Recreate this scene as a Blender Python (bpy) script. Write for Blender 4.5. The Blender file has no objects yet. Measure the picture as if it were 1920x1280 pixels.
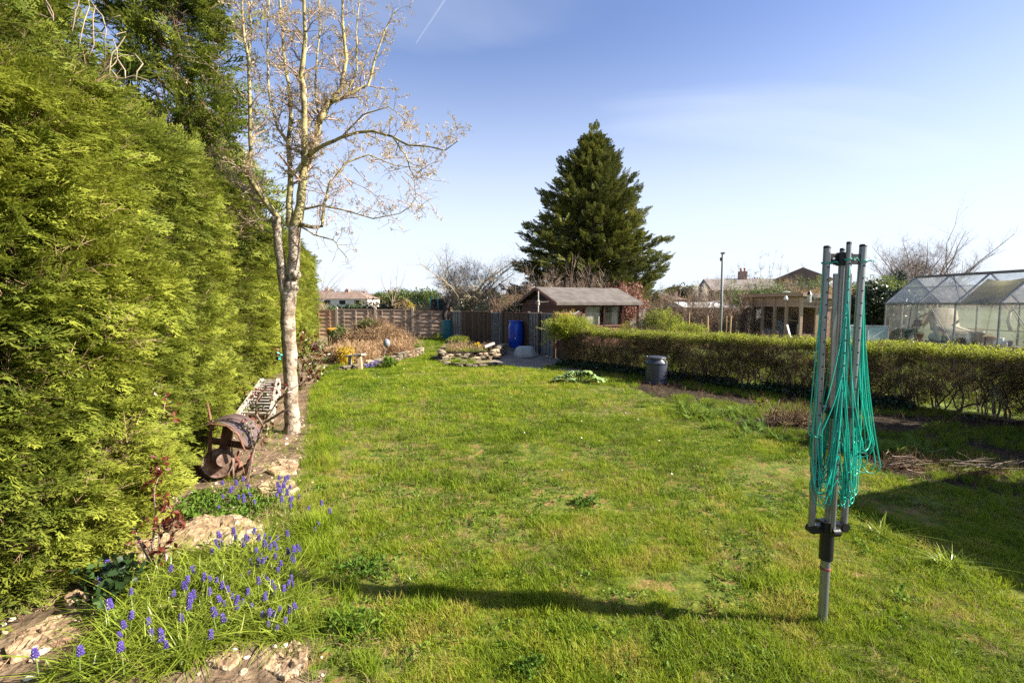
import bpy, bmesh, math, random
import numpy as np
from mathutils import Vector, Matrix, Euler, Quaternion

S = bpy.context.scene
COL = S.collection
R = math.radians
# ------------------------------------------------------------------ camera
F = 907.0                      # focal length in photo pixels (1920 wide)
CH = 1.6                       # eye height
PITCH = math.atan(71 / F)
cam_d = bpy.data.cameras.new('camera')
cam = bpy.data.objects.new('camera', cam_d)
COL.objects.link(cam)
cam.location = (0, 0, CH)
cam.rotation_euler = (math.pi / 2 - PITCH, 0, 0)
cam_d.sensor_width = 36
cam_d.lens = 36 * F / 1920
cam_d.clip_start = 0.05
cam_d.clip_end = 8000
S.camera = cam
# ------------------------------------------------------------------ sun and sky
SUN = Vector((0.992, -0.115, 0.63)).normalized()      # towards the sun
SUN_EL = math.asin(SUN.z)
SUN_ROT = math.atan2(SUN.x, SUN.y)
ld = bpy.data.lights.new('sun', 'SUN')
ld.energy = 5.0
ld.angle = R(0.55)
ld.color = (1.0, 0.93, 0.82)
sun = bpy.data.objects.new('sun', ld)
COL.objects.link(sun)
sun.rotation_euler = SUN.to_track_quat('Z', 'Y').to_euler()
W = bpy.data.worlds.new('World')
S.world = W
W.use_nodes = True
wn = W.node_tree.nodes
wl = W.node_tree.links
wn.clear()
w_out = wn.new('ShaderNodeOutputWorld')
w_bg = wn.new('ShaderNodeBackground')
w_sky = wn.new('ShaderNodeTexSky')
w_sky.sky_type = 'NISHITA'
w_sky.sun_disc = False
w_sky.sun_elevation = SUN_EL
w_sky.sun_rotation = SUN_ROT
w_sky.air_density = 1.0
w_sky.dust_density = 0.6
w_sky.ozone_density = 3.0
SKY_STRENGTH = 0.054
w_bg.inputs['Strength'].default_value = SKY_STRENGTH
w_tc = wn.new('ShaderNodeTexCoord')
# thin cirrus: noise on a plane far above (direction / height)
w_sep = wn.new('ShaderNodeSeparateXYZ'); wl.new(w_tc.outputs['Generated'], w_sep.inputs[0])
w_add = wn.new('ShaderNodeMath'); w_add.operation = 'ADD'; w_add.inputs[1].default_value = 0.22; wl.new(w_sep.outputs['Z'], w_add.inputs[0])
w_mx = wn.new('ShaderNodeMath'); w_mx.operation = 'MAXIMUM'; w_mx.inputs[1].default_value = 0.05; wl.new(w_add.outputs[0], w_mx.inputs[0])
w_dx = wn.new('ShaderNodeMath'); w_dx.operation = 'DIVIDE'; wl.new(w_sep.outputs['X'], w_dx.inputs[0]); wl.new(w_mx.outputs[0], w_dx.inputs[1])
w_dy = wn.new('ShaderNodeMath'); w_dy.operation = 'DIVIDE'; wl.new(w_sep.outputs['Y'], w_dy.inputs[0]); wl.new(w_mx.outputs[0], w_dy.inputs[1])
w_cb = wn.new('ShaderNodeCombineXYZ'); wl.new(w_dx.outputs[0], w_cb.inputs[0]); wl.new(w_dy.outputs[0], w_cb.inputs[1])
w_map = wn.new('ShaderNodeMapping'); w_map.inputs['Rotation'].default_value = (0, 0, R(-20)); w_map.inputs['Scale'].default_value = (0.55, 1.1, 1); w_map.inputs['Location'].default_value = (5.2, 4.4, 0)
wl.new(w_cb.outputs[0], w_map.inputs[0])
w_n = wn.new('ShaderNodeTexNoise'); w_n.inputs['Scale'].default_value = 1.1; w_n.inputs['Detail'].default_value = 7; w_n.inputs['Roughness'].default_value = 0.45; w_n.inputs['Distortion'].default_value = 0.6
wl.new(w_map.outputs[0], w_n.inputs['Vector'])
w_r = wn.new('ShaderNodeValToRGB'); w_r.color_ramp.elements[0].position = 0.46; w_r.color_ramp.elements[0].color = (0, 0, 0, 1); w_r.color_ramp.elements[1].position = 0.95; w_r.color_ramp.elements[1].color = (0.62, 0.62, 0.62, 1)
w_msk = wn.new('ShaderNodeMath'); w_msk.operation = 'MULTIPLY_ADD'; w_msk.inputs[1].default_value = 0.15; wl.new(w_dx.outputs[0], w_msk.inputs[0]); wl.new(w_n.outputs['Fac'], w_msk.inputs[2])
wl.new(w_msk.outputs[0], w_r.inputs['Fac'])
w_hz = wn.new('ShaderNodeMapRange'); w_hz.inputs['From Min'].default_value = 0.0; w_hz.inputs['From Max'].default_value = 0.50; w_hz.inputs['To Min'].default_value = 0.95; w_hz.inputs['To Max'].default_value = 0.0
w_hz.interpolation_type = 'SMOOTHSTEP'
wl.new(w_sep.outputs['Z'], w_hz.inputs['Value'])
w_mxx = wn.new('ShaderNodeMath'); w_mxx.operation = 'MAXIMUM'; wl.new(w_r.outputs['Color'], w_mxx.inputs[0]); wl.new(w_hz.outputs[0], w_mxx.inputs[1])
w_mix = wn.new('ShaderNodeMix'); w_mix.data_type = 'RGBA'
wl.new(w_mxx.outputs[0], w_mix.inputs['Factor'])
w_tint = wn.new('ShaderNodeMix'); w_tint.data_type = 'RGBA'; w_tint.blend_type = 'MULTIPLY'; w_tint.inputs['Factor'].default_value = 1.0
SKY_TINT = (1.15, 1.05, 1.18, 1)
w_tint.inputs['B'].default_value = SKY_TINT
wl.new(w_sky.outputs[0], w_tint.inputs['A'])
wl.new(w_tint.outputs['Result'], w_mix.inputs['A'])
w_mix.inputs['B'].default_value = (5.2, 5.75, 6.5, 1)
wl.new(w_mix.outputs['Result'], w_bg.inputs['Color'])
wl.new(w_bg.outputs[0], w_out.inputs[0])
S.view_settings.view_transform = 'Standard'
S.view_settings.look = 'None'
S.view_settings.exposure = 1.8
S.view_settings.gamma = 1
S.view_settings.use_curve_mapping = False
S.render.engine = 'CYCLES'
try:
    S.cycles.use_denoising = False
    S.cycles.max_bounces = 6
    S.cycles.diffuse_bounces = 3
    S.cycles.transparent_max_bounces = 12
    S.cycles.sample_clamp_indirect = 4
    S.cycles.caustics_reflective = False
    S.cycles.caustics_refractive = False
except Exception:
    pass

# ------------------------------------------------------------------ helpers
rnd = random.Random(7)
nr = np.random.default_rng(11)

def ray(px, py):
    u = (px - 960) / F; v = (640 - py) / F
    ca, sa = math.cos(PITCH), math.sin(PITCH)
    return Vector((u, ca + v * sa, -sa + v * ca))
def G(px, py, z=0.0):
    d = ray(px, py); t = (z - CH) / d.z
    return Vector((d.x * t, d.y * t, z))
def P(px, py, Y):
    d = ray(px, py); t = Y / d.y
    return Vector((d.x * t, Y, CH + d.z * t))

def proj(p):
    v = Vector(p) - Vector((0, 0, CH)); ca, sa = math.cos(PITCH), math.sin(PITCH); d = v.y * ca - v.z * sa; u = v.y * sa + v.z * ca
    return 960 + F * v.x / d, 640 - F * u / d
def vnoise(x, y, s, seed=0):
    """smooth value noise 0..1 (numpy)"""
    r = np.random.default_rng(seed); T = r.random((64, 64))
    x = np.asarray(x, float) * s + 100.3; y = np.asarray(y, float) * s + 57.7
    xi = np.floor(x).astype(int); yi = np.floor(y).astype(int)
    fx = x - xi; fy = y - yi
    fx = fx * fx * (3 - 2 * fx); fy = fy * fy * (3 - 2 * fy)
    a = T[xi % 64, yi % 64]; b = T[(xi + 1) % 64, yi % 64]; c = T[xi % 64, (yi + 1) % 64]; d = T[(xi + 1) % 64, (yi + 1) % 64]
    return (a * (1 - fx) + b * fx) * (1 - fy) + (c * (1 - fx) + d * fx) * fy
def fbm(x, y, s, seed=0, o=3):
    v = 0; a = 0.5; t = 0
    for k in range(o):
        v = v + a * vnoise(x, y, s * 2 ** k, seed + k); t += a; a *= 0.5
    return v / t

class MB:
    def __init__(s): s.v = []; s.f = []; s.a = []
    def n(s): return len(s.v)
    def poly(s, pts, val=0.5):
        b = len(s.v); s.v += [tuple(p) for p in pts]; s.f.append(tuple(range(b, b + len(pts)))); s.a += [val] * len(pts)
    def box(s, c, d, rot=None, taper=1.0):
        """centre, full size, optional Matrix/Euler rotation"""
        b = len(s.v); c = Vector(c); hx, hy, hz = d[0] / 2, d[1] / 2, d[2] / 2
        m = None
        if rot is not None: m = rot if isinstance(rot, (Matrix, Quaternion)) else Euler(rot).to_matrix()
        for z in (-hz, hz):
            t = taper if z > 0 else 1.0
            for x, y in ((-hx, -hy), (hx, -hy), (hx, hy), (-hx, hy)):
                p = Vector((x * t, y * t, z))
                if m is not None: p = m @ p
                s.v.append(tuple(p + c)); s.a.append(0.5)
        for q in ((0, 3, 2, 1), (4, 5, 6, 7), (0, 1, 5, 4), (1, 2, 6, 5), (2, 3, 7, 6), (3, 0, 4, 7)): s.f.append(tuple(b + i for i in q))
        return s
    def beam(s, p, q, w, h, up=(0, 0, 1)):
        """box along p->q; w sideways, h along up"""
        p = Vector(p); q = Vector(q); d = q - p; L = d.length
        if L < 1e-6: return s
        y = d / L; x = y.cross(Vector(up))
        if x.length < 1e-4: x = y.cross(Vector((1, 0, 0)))
        x.normalize(); z = x.cross(y)
        m = Matrix((x, y, z)).transposed()
        return s.box((p + q) / 2, (w, L, h), m)
    def tube(s, pts, rad, sides=6, caps=True, val=0.5):
        pts = [Vector(p) for p in pts]; n = len(pts)
        if not hasattr(rad, '__len__'): rad = [rad] * n
        b = len(s.v)
        for i, p in enumerate(pts):
            d = pts[min(i + 1, n - 1)] - pts[max(i - 1, 0)]
            if d.length < 1e-9: d = Vector((0, 0, 1))
            d.normalize()
            ref = Vector((0.31, 0.17, 0.93)) if abs(d.z) < 0.8 else Vector((1, 0.1, 0))
            x = d.cross(ref).normalized(); y = d.cross(x)
            for k in range(sides):
                a = 2 * math.pi * k / sides
                s.v.append(tuple(p + (x * math.cos(a) + y * math.sin(a)) * rad[i])); s.a.append(val)
        for i in range(n - 1):
            for k in range(sides):
                k2 = (k + 1) % sides
                s.f.append((b + i * sides + k, b + (i + 1) * sides + k, b + (i + 1) * sides + k2, b + i * sides + k2))
        if caps and sides > 2:
            s.f.append(tuple(b + k for k in range(sides)))
            s.f.append(tuple(b + (n - 1) * sides + k for k in reversed(range(sides))))
        return s
    def lathe(s, prof, c=(0, 0, 0), sides=24, axis=None):
        """profile of (r, z)"""
        b = len(s.v); c = Vector(c)
        m = Matrix.Identity(3) if axis is None else Vector(axis).to_track_quat('Z', 'Y').to_matrix()
        for r, z in prof:
            for k in range(sides):
                a = 2 * math.pi * k / sides
                s.v.append(tuple(c + m @ Vector((r * math.cos(a), r * math.sin(a), z)))); s.a.append(0.5)
        for i in range(len(prof) - 1):
            for k in range(sides):
                k2 = (k + 1) % sides
                s.f.append((b + i * sides + k, b + i * sides + k2, b + (i + 1) * sides + k2, b + (i + 1) * sides + k))
        if prof[0][0] > 1e-4: s.f.append(tuple(b + k for k in reversed(range(sides))))
        if prof[-1][0] > 1e-4: s.f.append(tuple(b + (len(prof) - 1) * sides + k for k in range(sides)))
        return s
    def prism(s, poly, d):
        """polygon of 3-D points extruded by vector d"""
        b = len(s.v); n = len(poly); d = Vector(d)
        for p in poly: s.v.append(tuple(p)); s.a.append(0.5)
        for p in poly: s.v.append(tuple(Vector(p) + d)); s.a.append(0.5)
        s.f.append(tuple(b + i for i in range(n))[::-1]); s.f.append(tuple(b + n + i for i in range(n)))
        for i in range(n):
            j = (i + 1) % n
            s.f.append((b + i, b + j, b + n + j, b + n + i))
        return s
    def leaf(s, p, d, nrm, L, w, val=0.5, fold=0.0):
        """4-point kite leaf"""
        p = Vector(p); d = Vector(d).normalized(); x = d.cross(Vector(nrm))
        if x.length < 1e-4: x = d.orthogonal()
        x.normalize(); u = x.cross(d)
        b = len(s.v)
        s.v += [tuple(p), tuple(p + d * L * .5 + x * w / 2 + u * fold), tuple(p + d * L), tuple(p + d * L * .5 - x * w / 2 + u * fold)]
        s.a += [val] * 4
        s.f.append((b, b + 1, b + 2)); s.f.append((b, b + 2, b + 3))
    def mesh(s, name, m=None, smooth=False, attr=False):
        me = bpy.data.meshes.new(name)
        me.from_pydata(s.v, [], s.f)
        if m is not None: me.materials.append(m)
        if smooth: me.polygons.foreach_set('use_smooth', [True] * len(me.polygons))
        if attr:
            at = me.attributes.new('tip', 'FLOAT', 'POINT'); at.data.foreach_set('value', s.a)
        me.update()
        return me
    def build(s, name, m, parent=None, smooth=False, world=False, attr=False, loc=None):
        """links as one object. world=True: coordinates are world ones, the parent's offset is taken off"""
        if world and parent is not None:
            M = parent_world(parent).inverted()
            s.v = [tuple(M @ Vector(p)) for p in s.v]
        me = s.mesh(name, m, smooth, attr)
        o = bpy.data.objects.new(name, me); COL.objects.link(o)
        if parent is not None: o.parent = parent
        if loc is not None: o.location = loc
        return o

def parent_world(o):
    M = o.matrix_basis.copy()
    while o.parent is not None:
        o = o.parent; M = o.matrix_basis @ M
    return M

def tag(o, label=None, cat=None, group=None, kind=None):
    if label: o['label'] = label
    if cat: o['category'] = cat
    if group: o['group'] = group
    if kind: o['kind'] = kind
    return o
def thing(name, label, cat, loc=(0, 0, 0), rz=0, group=None):
    o = bpy.data.objects.new(name, None); COL.objects.link(o)
    o.location = loc; o.rotation_euler = (0, 0, rz); o.empty_display_size = 0.1
    return tag(o, label, cat, group)
def copy_tree(o, parent=None):
    c = o.copy(); COL.objects.link(c); c.parent = parent
    for ch in list(o.children):
        if ch.name in COL.objects: copy_tree(ch, c)
    return c
def smooth_by_angle(o, ang=35):
    me = o.data
    me.polygons.foreach_set('use_smooth', [True] * len(me.polygons))
    try: me.set_sharp_from_angle(angle=R(ang))
    except Exception: pass

# ------------------------------------------------------------------ materials
MATS = {}
def newmat(name):
    m = bpy.data.materials.new(name); m.use_nodes = True
    nt = m.node_tree; nt.nodes.clear()
    o = nt.nodes.new('ShaderNodeOutputMaterial')
    return m, nt.nodes, nt.links, o
def ramp(N, L, fac, cols, pos=None):
    r = N.new('ShaderNodeValToRGB'); e = r.color_ramp.elements
    k = len(cols)
    pos = pos or [i / (k - 1) for i in range(k)]
    e[0].position = pos[0]; e[0].color = (*cols[0], 1); e[1].position = pos[-1]; e[1].color = (*cols[-1], 1)
    for i in range(1, k - 1):
        q = e.new(pos[i]); q.color = (*cols[i], 1)
    L.new(fac, r.inputs[0]); return r.outputs[0]
ORD = ['first', 'second', 'third', 'fourth', 'fifth', 'sixth', 'seventh', 'eighth', 'ninth', 'tenth', 'eleventh', 'twelfth', 'thirteenth', 'fourteenth', 'fifteenth', 'sixteenth', 'seventeenth', 'eighteenth', 'nineteenth', 'twentieth']
def surf(name, cols, scale=4, rough=0.7, metal=0.0, bump=0.2, stretch=(1, 1, 1), detail=6, pos=None, dist=0.01, spots=None, spot_scale=20, spec=0.4, coat=0, world=False):
    """noise-coloured surface with bump"""
    m, N, L, o = newmat(name)
    tc = N.new('ShaderNodeTexCoord'); mp = N.new('ShaderNodeMapping'); mp.inputs['Scale'].default_value = stretch
    if world:
        g = N.new('ShaderNodeNewGeometry'); L.new(g.outputs['Position'], mp.inputs[0])
    else: L.new(tc.outputs['Object'], mp.inputs[0])
    n = N.new('ShaderNodeTexNoise'); n.inputs['Scale'].default_value = scale; n.inputs['Detail'].default_value = detail; n.inputs['Roughness'].default_value = 0.62
    L.new(mp.outputs[0], n.inputs['Vector'])
    c = ramp(N, L, n.outputs['Fac'], cols, pos or [0.3 + 0.4 * i / (len(cols) - 1) for i in range(len(cols))])
    if spots:
        n2 = N.new('ShaderNodeTexNoise'); n2.inputs['Scale'].default_value = spot_scale; n2.inputs['Detail'].default_value = 4; L.new(mp.outputs[0], n2.inputs['Vector'])
        f = ramp(N, L, n2.outputs['Fac'], [(0, 0, 0), (1, 1, 1)], [0.55, 0.62])
        mx = N.new('ShaderNodeMix'); mx.data_type = 'RGBA'; L.new(f, mx.inputs['Factor']); L.new(c, mx.inputs['A']); mx.inputs['B'].default_value = (*spots, 1)
        c = mx.outputs['Result']
    b = N.new('ShaderNodeBsdfPrincipled'); L.new(c, b.inputs['Base Color'])
    b.inputs['Roughness'].default_value = rough; b.inputs['Metallic'].default_value = metal
    b.inputs['Specular IOR Level'].default_value = spec
    if coat: b.inputs['Coat Weight'].default_value = coat
    if bump:
        bp = N.new('ShaderNodeBump'); bp.inputs['Strength'].default_value = bump; bp.inputs['Distance'].default_value = dist
        n3 = N.new('ShaderNodeTexNoise'); n3.inputs['Scale'].default_value = scale * 4; n3.inputs['Detail'].default_value = 5; L.new(mp.outputs[0], n3.inputs['Vector'])
        L.new(n3.outputs['Fac'], bp.inputs['Height']); L.new(bp.outputs[0], b.inputs['Normal'])
    L.new(b.outputs[0], o.inputs[0]); MATS[name] = m; return m
def leafmat(name, cols, trans=0.4, tipcol=None, rough=0.5, inst=True, tipmix=0.6, spec=0.35, pos=None):
    m, N, L, o = newmat(name)
    a = N.new('ShaderNodeAttribute'); a.attribute_type = 'INSTANCER' if inst else 'GEOMETRY'; a.attribute_name = 'tint' if inst else 'tip'
    c = ramp(N, L, a.outputs['Fac'], cols, pos)
    if tipcol:
        t = N.new('ShaderNodeAttribute'); t.attribute_type = 'GEOMETRY'; t.attribute_name = 'tip'
        mu = N.new('ShaderNodeMath'); mu.operation = 'MULTIPLY'; mu.inputs[1].default_value = tipmix; L.new(t.outputs['Fac'], mu.inputs[0])
        mx = N.new('ShaderNodeMix'); mx.data_type = 'RGBA'; L.new(mu.outputs[0], mx.inputs['Factor']); L.new(c, mx.inputs['A']); mx.inputs['B'].default_value = (*tipcol, 1)
        c = mx.outputs['Result']
    b = N.new('ShaderNodeBsdfPrincipled'); L.new(c, b.inputs['Base Color']); b.inputs['Roughness'].default_value = rough; b.inputs['Specular IOR Level'].default_value = spec
    if trans:
        t2 = N.new('ShaderNodeBsdfTranslucent'); L.new(c, t2.inputs['Color'])
        ms = N.new('ShaderNodeMixShader'); ms.inputs[0].default_value = trans; L.new(b.outputs[0], ms.inputs[1]); L.new(t2.outputs[0], ms.inputs[2])
        L.new(ms.outputs[0], o.inputs[0])
    else: L.new(b.outputs[0], o.inputs[0])
    MATS[name] = m; return m
def board_mat(name, cols, rough=0.75, grain=30, axis=0, bump=0.25):
    """wood with grain along an axis and a per-object shade"""
    m, N, L, o = newmat(name)
    tc = N.new('ShaderNodeTexCoord'); mp = N.new('ShaderNodeMapping')
    sc = [grain, grain, grain]; sc[axis] = grain * 0.06; mp.inputs['Scale'].default_value = sc
    oi = N.new('ShaderNodeObjectInfo')
    ad = N.new('ShaderNodeVectorMath'); ad.operation = 'ADD'; L.new(tc.outputs['Object'], ad.inputs[0])
    ml = N.new('ShaderNodeVectorMath'); ml.operation = 'SCALE'; ml.inputs['Scale'].default_value = 7.0; L.new(oi.outputs['Random'], ml.inputs[0]); L.new(ml.outputs[0], ad.inputs[1])
    L.new(ad.outputs[0], mp.inputs[0])
    n = N.new('ShaderNodeTexNoise'); n.inputs['Scale'].default_value = 1.0; n.inputs['Detail'].default_value = 5; L.new(mp.outputs[0], n.inputs['Vector'])
    mr = N.new('ShaderNodeMath'); mr.operation = 'MULTIPLY_ADD'; mr.inputs[1].default_value = 0.35; mr.inputs[2].default_value = -0.17; L.new(oi.outputs['Random'], mr.inputs[0])
    aa = N.new('ShaderNodeMath'); aa.operation = 'ADD'; L.new(n.outputs['Fac'], aa.inputs[0]); L.new(mr.outputs[0], aa.inputs[1])
    c = ramp(N, L, aa.outputs[0], cols, [0.25 + 0.5 * i / (len(cols) - 1) for i in range(len(cols))])
    b = N.new('ShaderNodeBsdfPrincipled'); L.new(c, b.inputs['Base Color']); b.inputs['Roughness'].default_value = rough; b.inputs['Specular IOR Level'].default_value = 0.3
    bp = N.new('ShaderNodeBump'); bp.inputs['Strength'].default_value = bump; bp.inputs['Distance'].default_value = 0.004; L.new(n.outputs['Fac'], bp.inputs['Height']); L.new(bp.outputs[0], b.inputs['Normal'])
    L.new(b.outputs[0], o.inputs[0]); MATS[name] = m; return m

M_grass = leafmat('grass_blade', [(.026, .066, .005), (.085, .158, .008), (.18, .262, .013), (.29, .325, .025), (.36, .28, .08)], 0.42, (.32, .36, .03), tipmix=0.42, rough=0.6, spec=.14, pos=[0, .3, .6, .85, 1])
M_cyp = leafmat('cypress_leaf', [(.008, .026, .006), (.045, .082, .012), (.14, .185, .018), (.26, .285, .035)], 0.38, (.33, .35, .05), tipmix=0.55, rough=0.6, spec=.15, pos=[0, .35, .7, 1])
M_con = leafmat('conifer_leaf', [(.016, .030, .012), (.060, .080, .022), (.15, .168, .034), (.27, .26, .05)], 0.25, (.20, .20, .045), tipmix=0.4, rough=0.6)
M_priv = leafmat('hedge_leaf', [(.14, .085, .035), (.10, .10, .025), (.19, .22, .03), (.34, .37, .03)], 0.5, None, rough=0.5, spec=0.25)
M_ivy = leafmat('ivy_leaf', [(.010, .018, .006), (.022, .045, .012), (.04, .08, .02)], 0.15, None, rough=0.35, spec=0.5)
M_weed = leafmat('weed_leaf', [(.045, .11, .012), (.10, .18, .02), (.17, .24, .03)], 0.35, (.17, .24, .04), tipmix=0.3, rough=0.6, spec=.12)
M_strap = leafmat('strap_leaf', [(.07, .14, .012), (.17, .24, .018), (.30, .34, .035), (.50, .44, .16)], 0.45, (.36, .40, .06), tipmix=0.4, rough=0.35, spec=0.4, pos=[0, .4, .85, 1])
M_rose = leafmat('rose_leaf', [(.09, .016, .012), (.16, .04, .02), (.10, .13, .03), (.20, .22, .05)], 0.3, None, rough=0.35, spec=0.5)
M_twig = leafmat('dry_twig', [(.09, .06, .045), (.19, .13, .09), (.32, .24, .17)], 0.0, None, rough=0.8)
M_twigr = leafmat('brown_twig', [(.09, .055, .035), (.19, .115, .065), (.30, .20, .11)], 0.0, None, rough=0.8)
M_dead = leafmat('dead_frond', [(.14, .08, .035), (.34, .21, .11), (.50, .34, .19), (.24, .22, .07)], 0.3, None, rough=0.7)
M_green2 = leafmat('shrub_leaf', [(.04, .07, .015), (.10, .14, .03), (.18, .22, .05)], 0.3, None, rough=0.5)
M_dkleaf = leafmat('laurel_leaf', [(.008, .016, .006), (.018, .035, .01), (.04, .065, .018)], 0.15, None, rough=0.35, spec=0.5)
M_yel = leafmat('yellow_leaf', [(.40, .28, .03), (.62, .45, .04), (.38, .40, .05)], 0.4, None, rough=0.5)
M_pink = leafmat('pink_blossom', [(.20, .085, .06), (.36, .18, .14), (.24, .16, .10)], 0.3, None, rough=0.6)
M_white = leafmat('pale_blossom', [(.5, .46, .38), (.7, .66, .55)], 0.3, None, rough=0.6)
M_bud = leafmat('catkin_bud', [(.30, .23, .11), (.44, .36, .20), (.52, .42, .27)], 0.3, None, rough=0.8)
M_hyac = surf('hyacinth_petal', [(.025, .016, .09), (.06, .038, .19), (.13, .085, .32)], scale=60, rough=0.5, bump=0)
M_stalk = surf('flower_stalk', [(.12, .18, .04), (.18, .24, .06)], scale=20, rough=0.5, bump=0)
M_daisy = leafmat('daisy_petal', [(.75, .75, .70), (.9, .9, .86)], 0.2, None)
M_daff = surf('daffodil_petal', [(.75, .50, .02), (.85, .62, .04)], scale=20, rough=0.5, bump=0)

M_bark = surf('pale_bark', [(.10, .07, .045), (.24, .185, .13), (.36, .30, .235), (.47, .41, .34)], scale=6, stretch=(1.4, 1.4, 1.5), rough=0.85, bump=0.6, dist=0.02, spots=(.12, .085, .055), spot_scale=9, spec=0.2)
M_limb = surf('limb_bark', [(.09, .07, .03), (.24, .20, .09), (.34, .30, .13), (.36, .30, .20)], scale=9, rough=0.85, bump=0.6, spots=(.14, .11, .06), spot_scale=14, spec=0.2)
M_twigg = surf('garden_tree_twig', [(.20, .13, .10), (.36, .26, .20), (.46, .34, .27)], scale=6, rough=0.7, bump=0)
M_dbark = surf('dark_bark', [(.05, .04, .03), (.12, .09, .06), (.2, .15, .1)], scale=8, rough=0.9, bump=0.6)
M_abark = surf('apple_bark', [(.13, .10, .06), (.26, .21, .13), (.36, .31, .20)], scale=8, rough=0.9, bump=0.4)
M_rbark = surf('red_bark', [(.14, .095, .07), (.28, .20, .145)], scale=8, rough=0.8, bump=0.3)
M_soil = surf('dark_soil', [(.012, .009, .006), (.03, .022, .014), (.065, .048, .03)], scale=5, rough=0.95, bump=0.9, dist=0.03, spec=0.1)
M_bedsoil = surf('sandy_soil', [(.06, .04, .025), (.15, .105, .065), (.27, .195, .12)], scale=6, rough=0.95, bump=0.9, dist=0.03, spec=0.1)
M_path = surf('trodden_soil', [(.12, .10, .08), (.22, .19, .155), (.30, .26, .21)], scale=3, rough=0.95, bump=0.6, dist=0.02, spec=0.1)
M_lawn = surf('lawn_base', [(.03, .045, .010), (.075, .10, .015), (.125, .14, .022), (.20, .16, .04)], scale=6, rough=0.95, bump=0.9, dist=0.02, spots=(.19, .13, .045), spot_scale=7, spec=0.1)
M_nlawn = surf('rough_grass', [(.06, .08, .02), (.13, .17, .03), (.2, .23, .05)], scale=2, rough=0.95, bump=0.5, spec=0.1)
M_field = surf('field_grass', [(.06, .07, .03), (.11, .11, .05)], scale=.05, rough=0.95, bump=0, spec=0.1)
M_sand = surf('sandstone', [(.10, .06, .035), (.27, .18, .10), (.38, .28, .17), (.52, .43, .32)], scale=7, rough=0.95, bump=1.0, dist=0.015, detail=10, spots=(.20, .13, .075), spot_scale=11, spec=0.2)
M_stone = surf('wall_stone', [(.08, .06, .045), (.18, .145, .105), (.32, .26, .19)], scale=6, rough=0.9, bump=0.7, dist=0.02, spots=(.14, .14, .07), spot_scale=9, spec=0.2)
M_alu = surf('dull_aluminium', [(.20, .21, .20), (.27, .28, .27)], scale=12, rough=0.42, metal=0.75, bump=0.05)
M_alu2 = surf('greenhouse_frame', [(.16, .16, .15), (.28, .28, .26), (.40, .39, .36)], scale=5, rough=0.5, metal=0.5, bump=0.1)
M_blk = surf('black_plastic', [(.006, .006, .007), (.012, .012, .013)], scale=20, rough=0.4, bump=0.1)
M_cord = surf('green_plastic_line', [(.006, .36, .25), (.012, .46, .34)], scale=10, rough=0.28, bump=0, spec=0.6)
M_churn = surf('grey_blue_plastic', [(.028, .032, .046), (.05, .055, .075)], scale=6, rough=0.38, bump=0.1, spec=0.5)
M_blue = surf('blue_plastic', [(.004, .045, .36), (.01, .075, .52)], scale=3, rough=0.30, bump=0.05, spec=0.5)
M_teal = surf('teal_plastic', [(.02, .13, .15), (.035, .19, .20)], scale=3, rough=0.5, bump=0.1)
M_rust = surf('rust', [(.035, .018, .014), (.10, .042, .028), (.19, .085, .05), (.30, .17, .11)], scale=9, rough=0.85, bump=0.8, dist=0.01, metal=0.15)
M_rustp = surf('pale_rust', [(.08, .045, .03), (.18, .11, .08), (.34, .25, .18)], scale=12, rough=0.85, bump=0.6)
M_rustr = surf('red_rust', [(.17, .04, .03), (.33, .09, .06)], scale=14, rough=0.8, bump=0.5)
M_rusto = surf('orange_rust', [(.28, .10, .04), (.45, .20, .10)], scale=14, rough=0.85, bump=0.6)
M_brass = surf('tarnished_plate', [(.04, .028, .026), (.09, .06, .055), (.17, .115, .10)], scale=6, stretch=(1, 6, 1), rough=0.5, bump=0.4)
M_paintw = surf('weathered_white_paint', [(.20, .17, .135), (.36, .32, .27), (.50, .45, .39)], scale=8, rough=0.7, bump=0.3)
M_conc = surf('concrete_post', [(.26, .21, .15), (.40, .34, .26)], scale=10, rough=0.9, bump=0.3)
M_slat = board_mat('fence_slat_brown', [(.22, .125, .065), (.40, .24, .13), (.52, .34, .20)])
M_slatg = board_mat('fence_slat_grey', [(.18, .125, .09), (.33, .235, .17), (.44, .33, .25)])
M_dfence = board_mat('dark_fence_board', [(.045, .026, .014), (.085, .050, .026), (.13, .08, .045)], axis=2)
M_gfence = board_mat('grey_fence_board', [(.12, .12, .11), (.21, .21, .195), (.29, .285, .27)], axis=0)
M_rail = board_mat('weathered_rail', [(.10, .08, .065), (.2, .16, .13)])
M_shed = board_mat('shed_board', [(.06, .026, .016), (.11, .05, .032), (.17, .082, .052)])
M_shedd = surf('shed_trim', [(.06, .02, .013), (.12, .04, .026)], scale=10, rough=0.6, bump=0.2)
M_felt = surf('roofing_felt', [(.075, .068, .058), (.115, .10, .088), (.15, .135, .12)], scale=3, rough=0.95, bump=0.3, dist=0.01, spec=0.15)
M_stud = board_mat('cedar_board', [(.30, .19, .115), (.44, .30, .19), (.56, .40, .27)])
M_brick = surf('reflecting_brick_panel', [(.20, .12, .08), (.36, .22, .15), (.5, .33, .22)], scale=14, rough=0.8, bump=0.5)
M_tile = surf('roof_tile', [(.11, .08, .06), (.19, .13, .10), (.25, .17, .13)], scale=1.5, rough=0.9, bump=0.2)
M_slate = surf('roof_slate', [(.14, .12, .105), (.22, .19, .165)], scale=1.5, rough=0.8, bump=0.2)
M_rend = surf('pale_render', [(.55, .50, .43), (.70, .66, .58)], scale=.6, rough=0.9, bump=0.1)
M_hbrick = surf('house_brick', [(.22, .14, .11), (.33, .22, .17)], scale=1.5, rough=0.9, bump=0.2)
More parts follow.
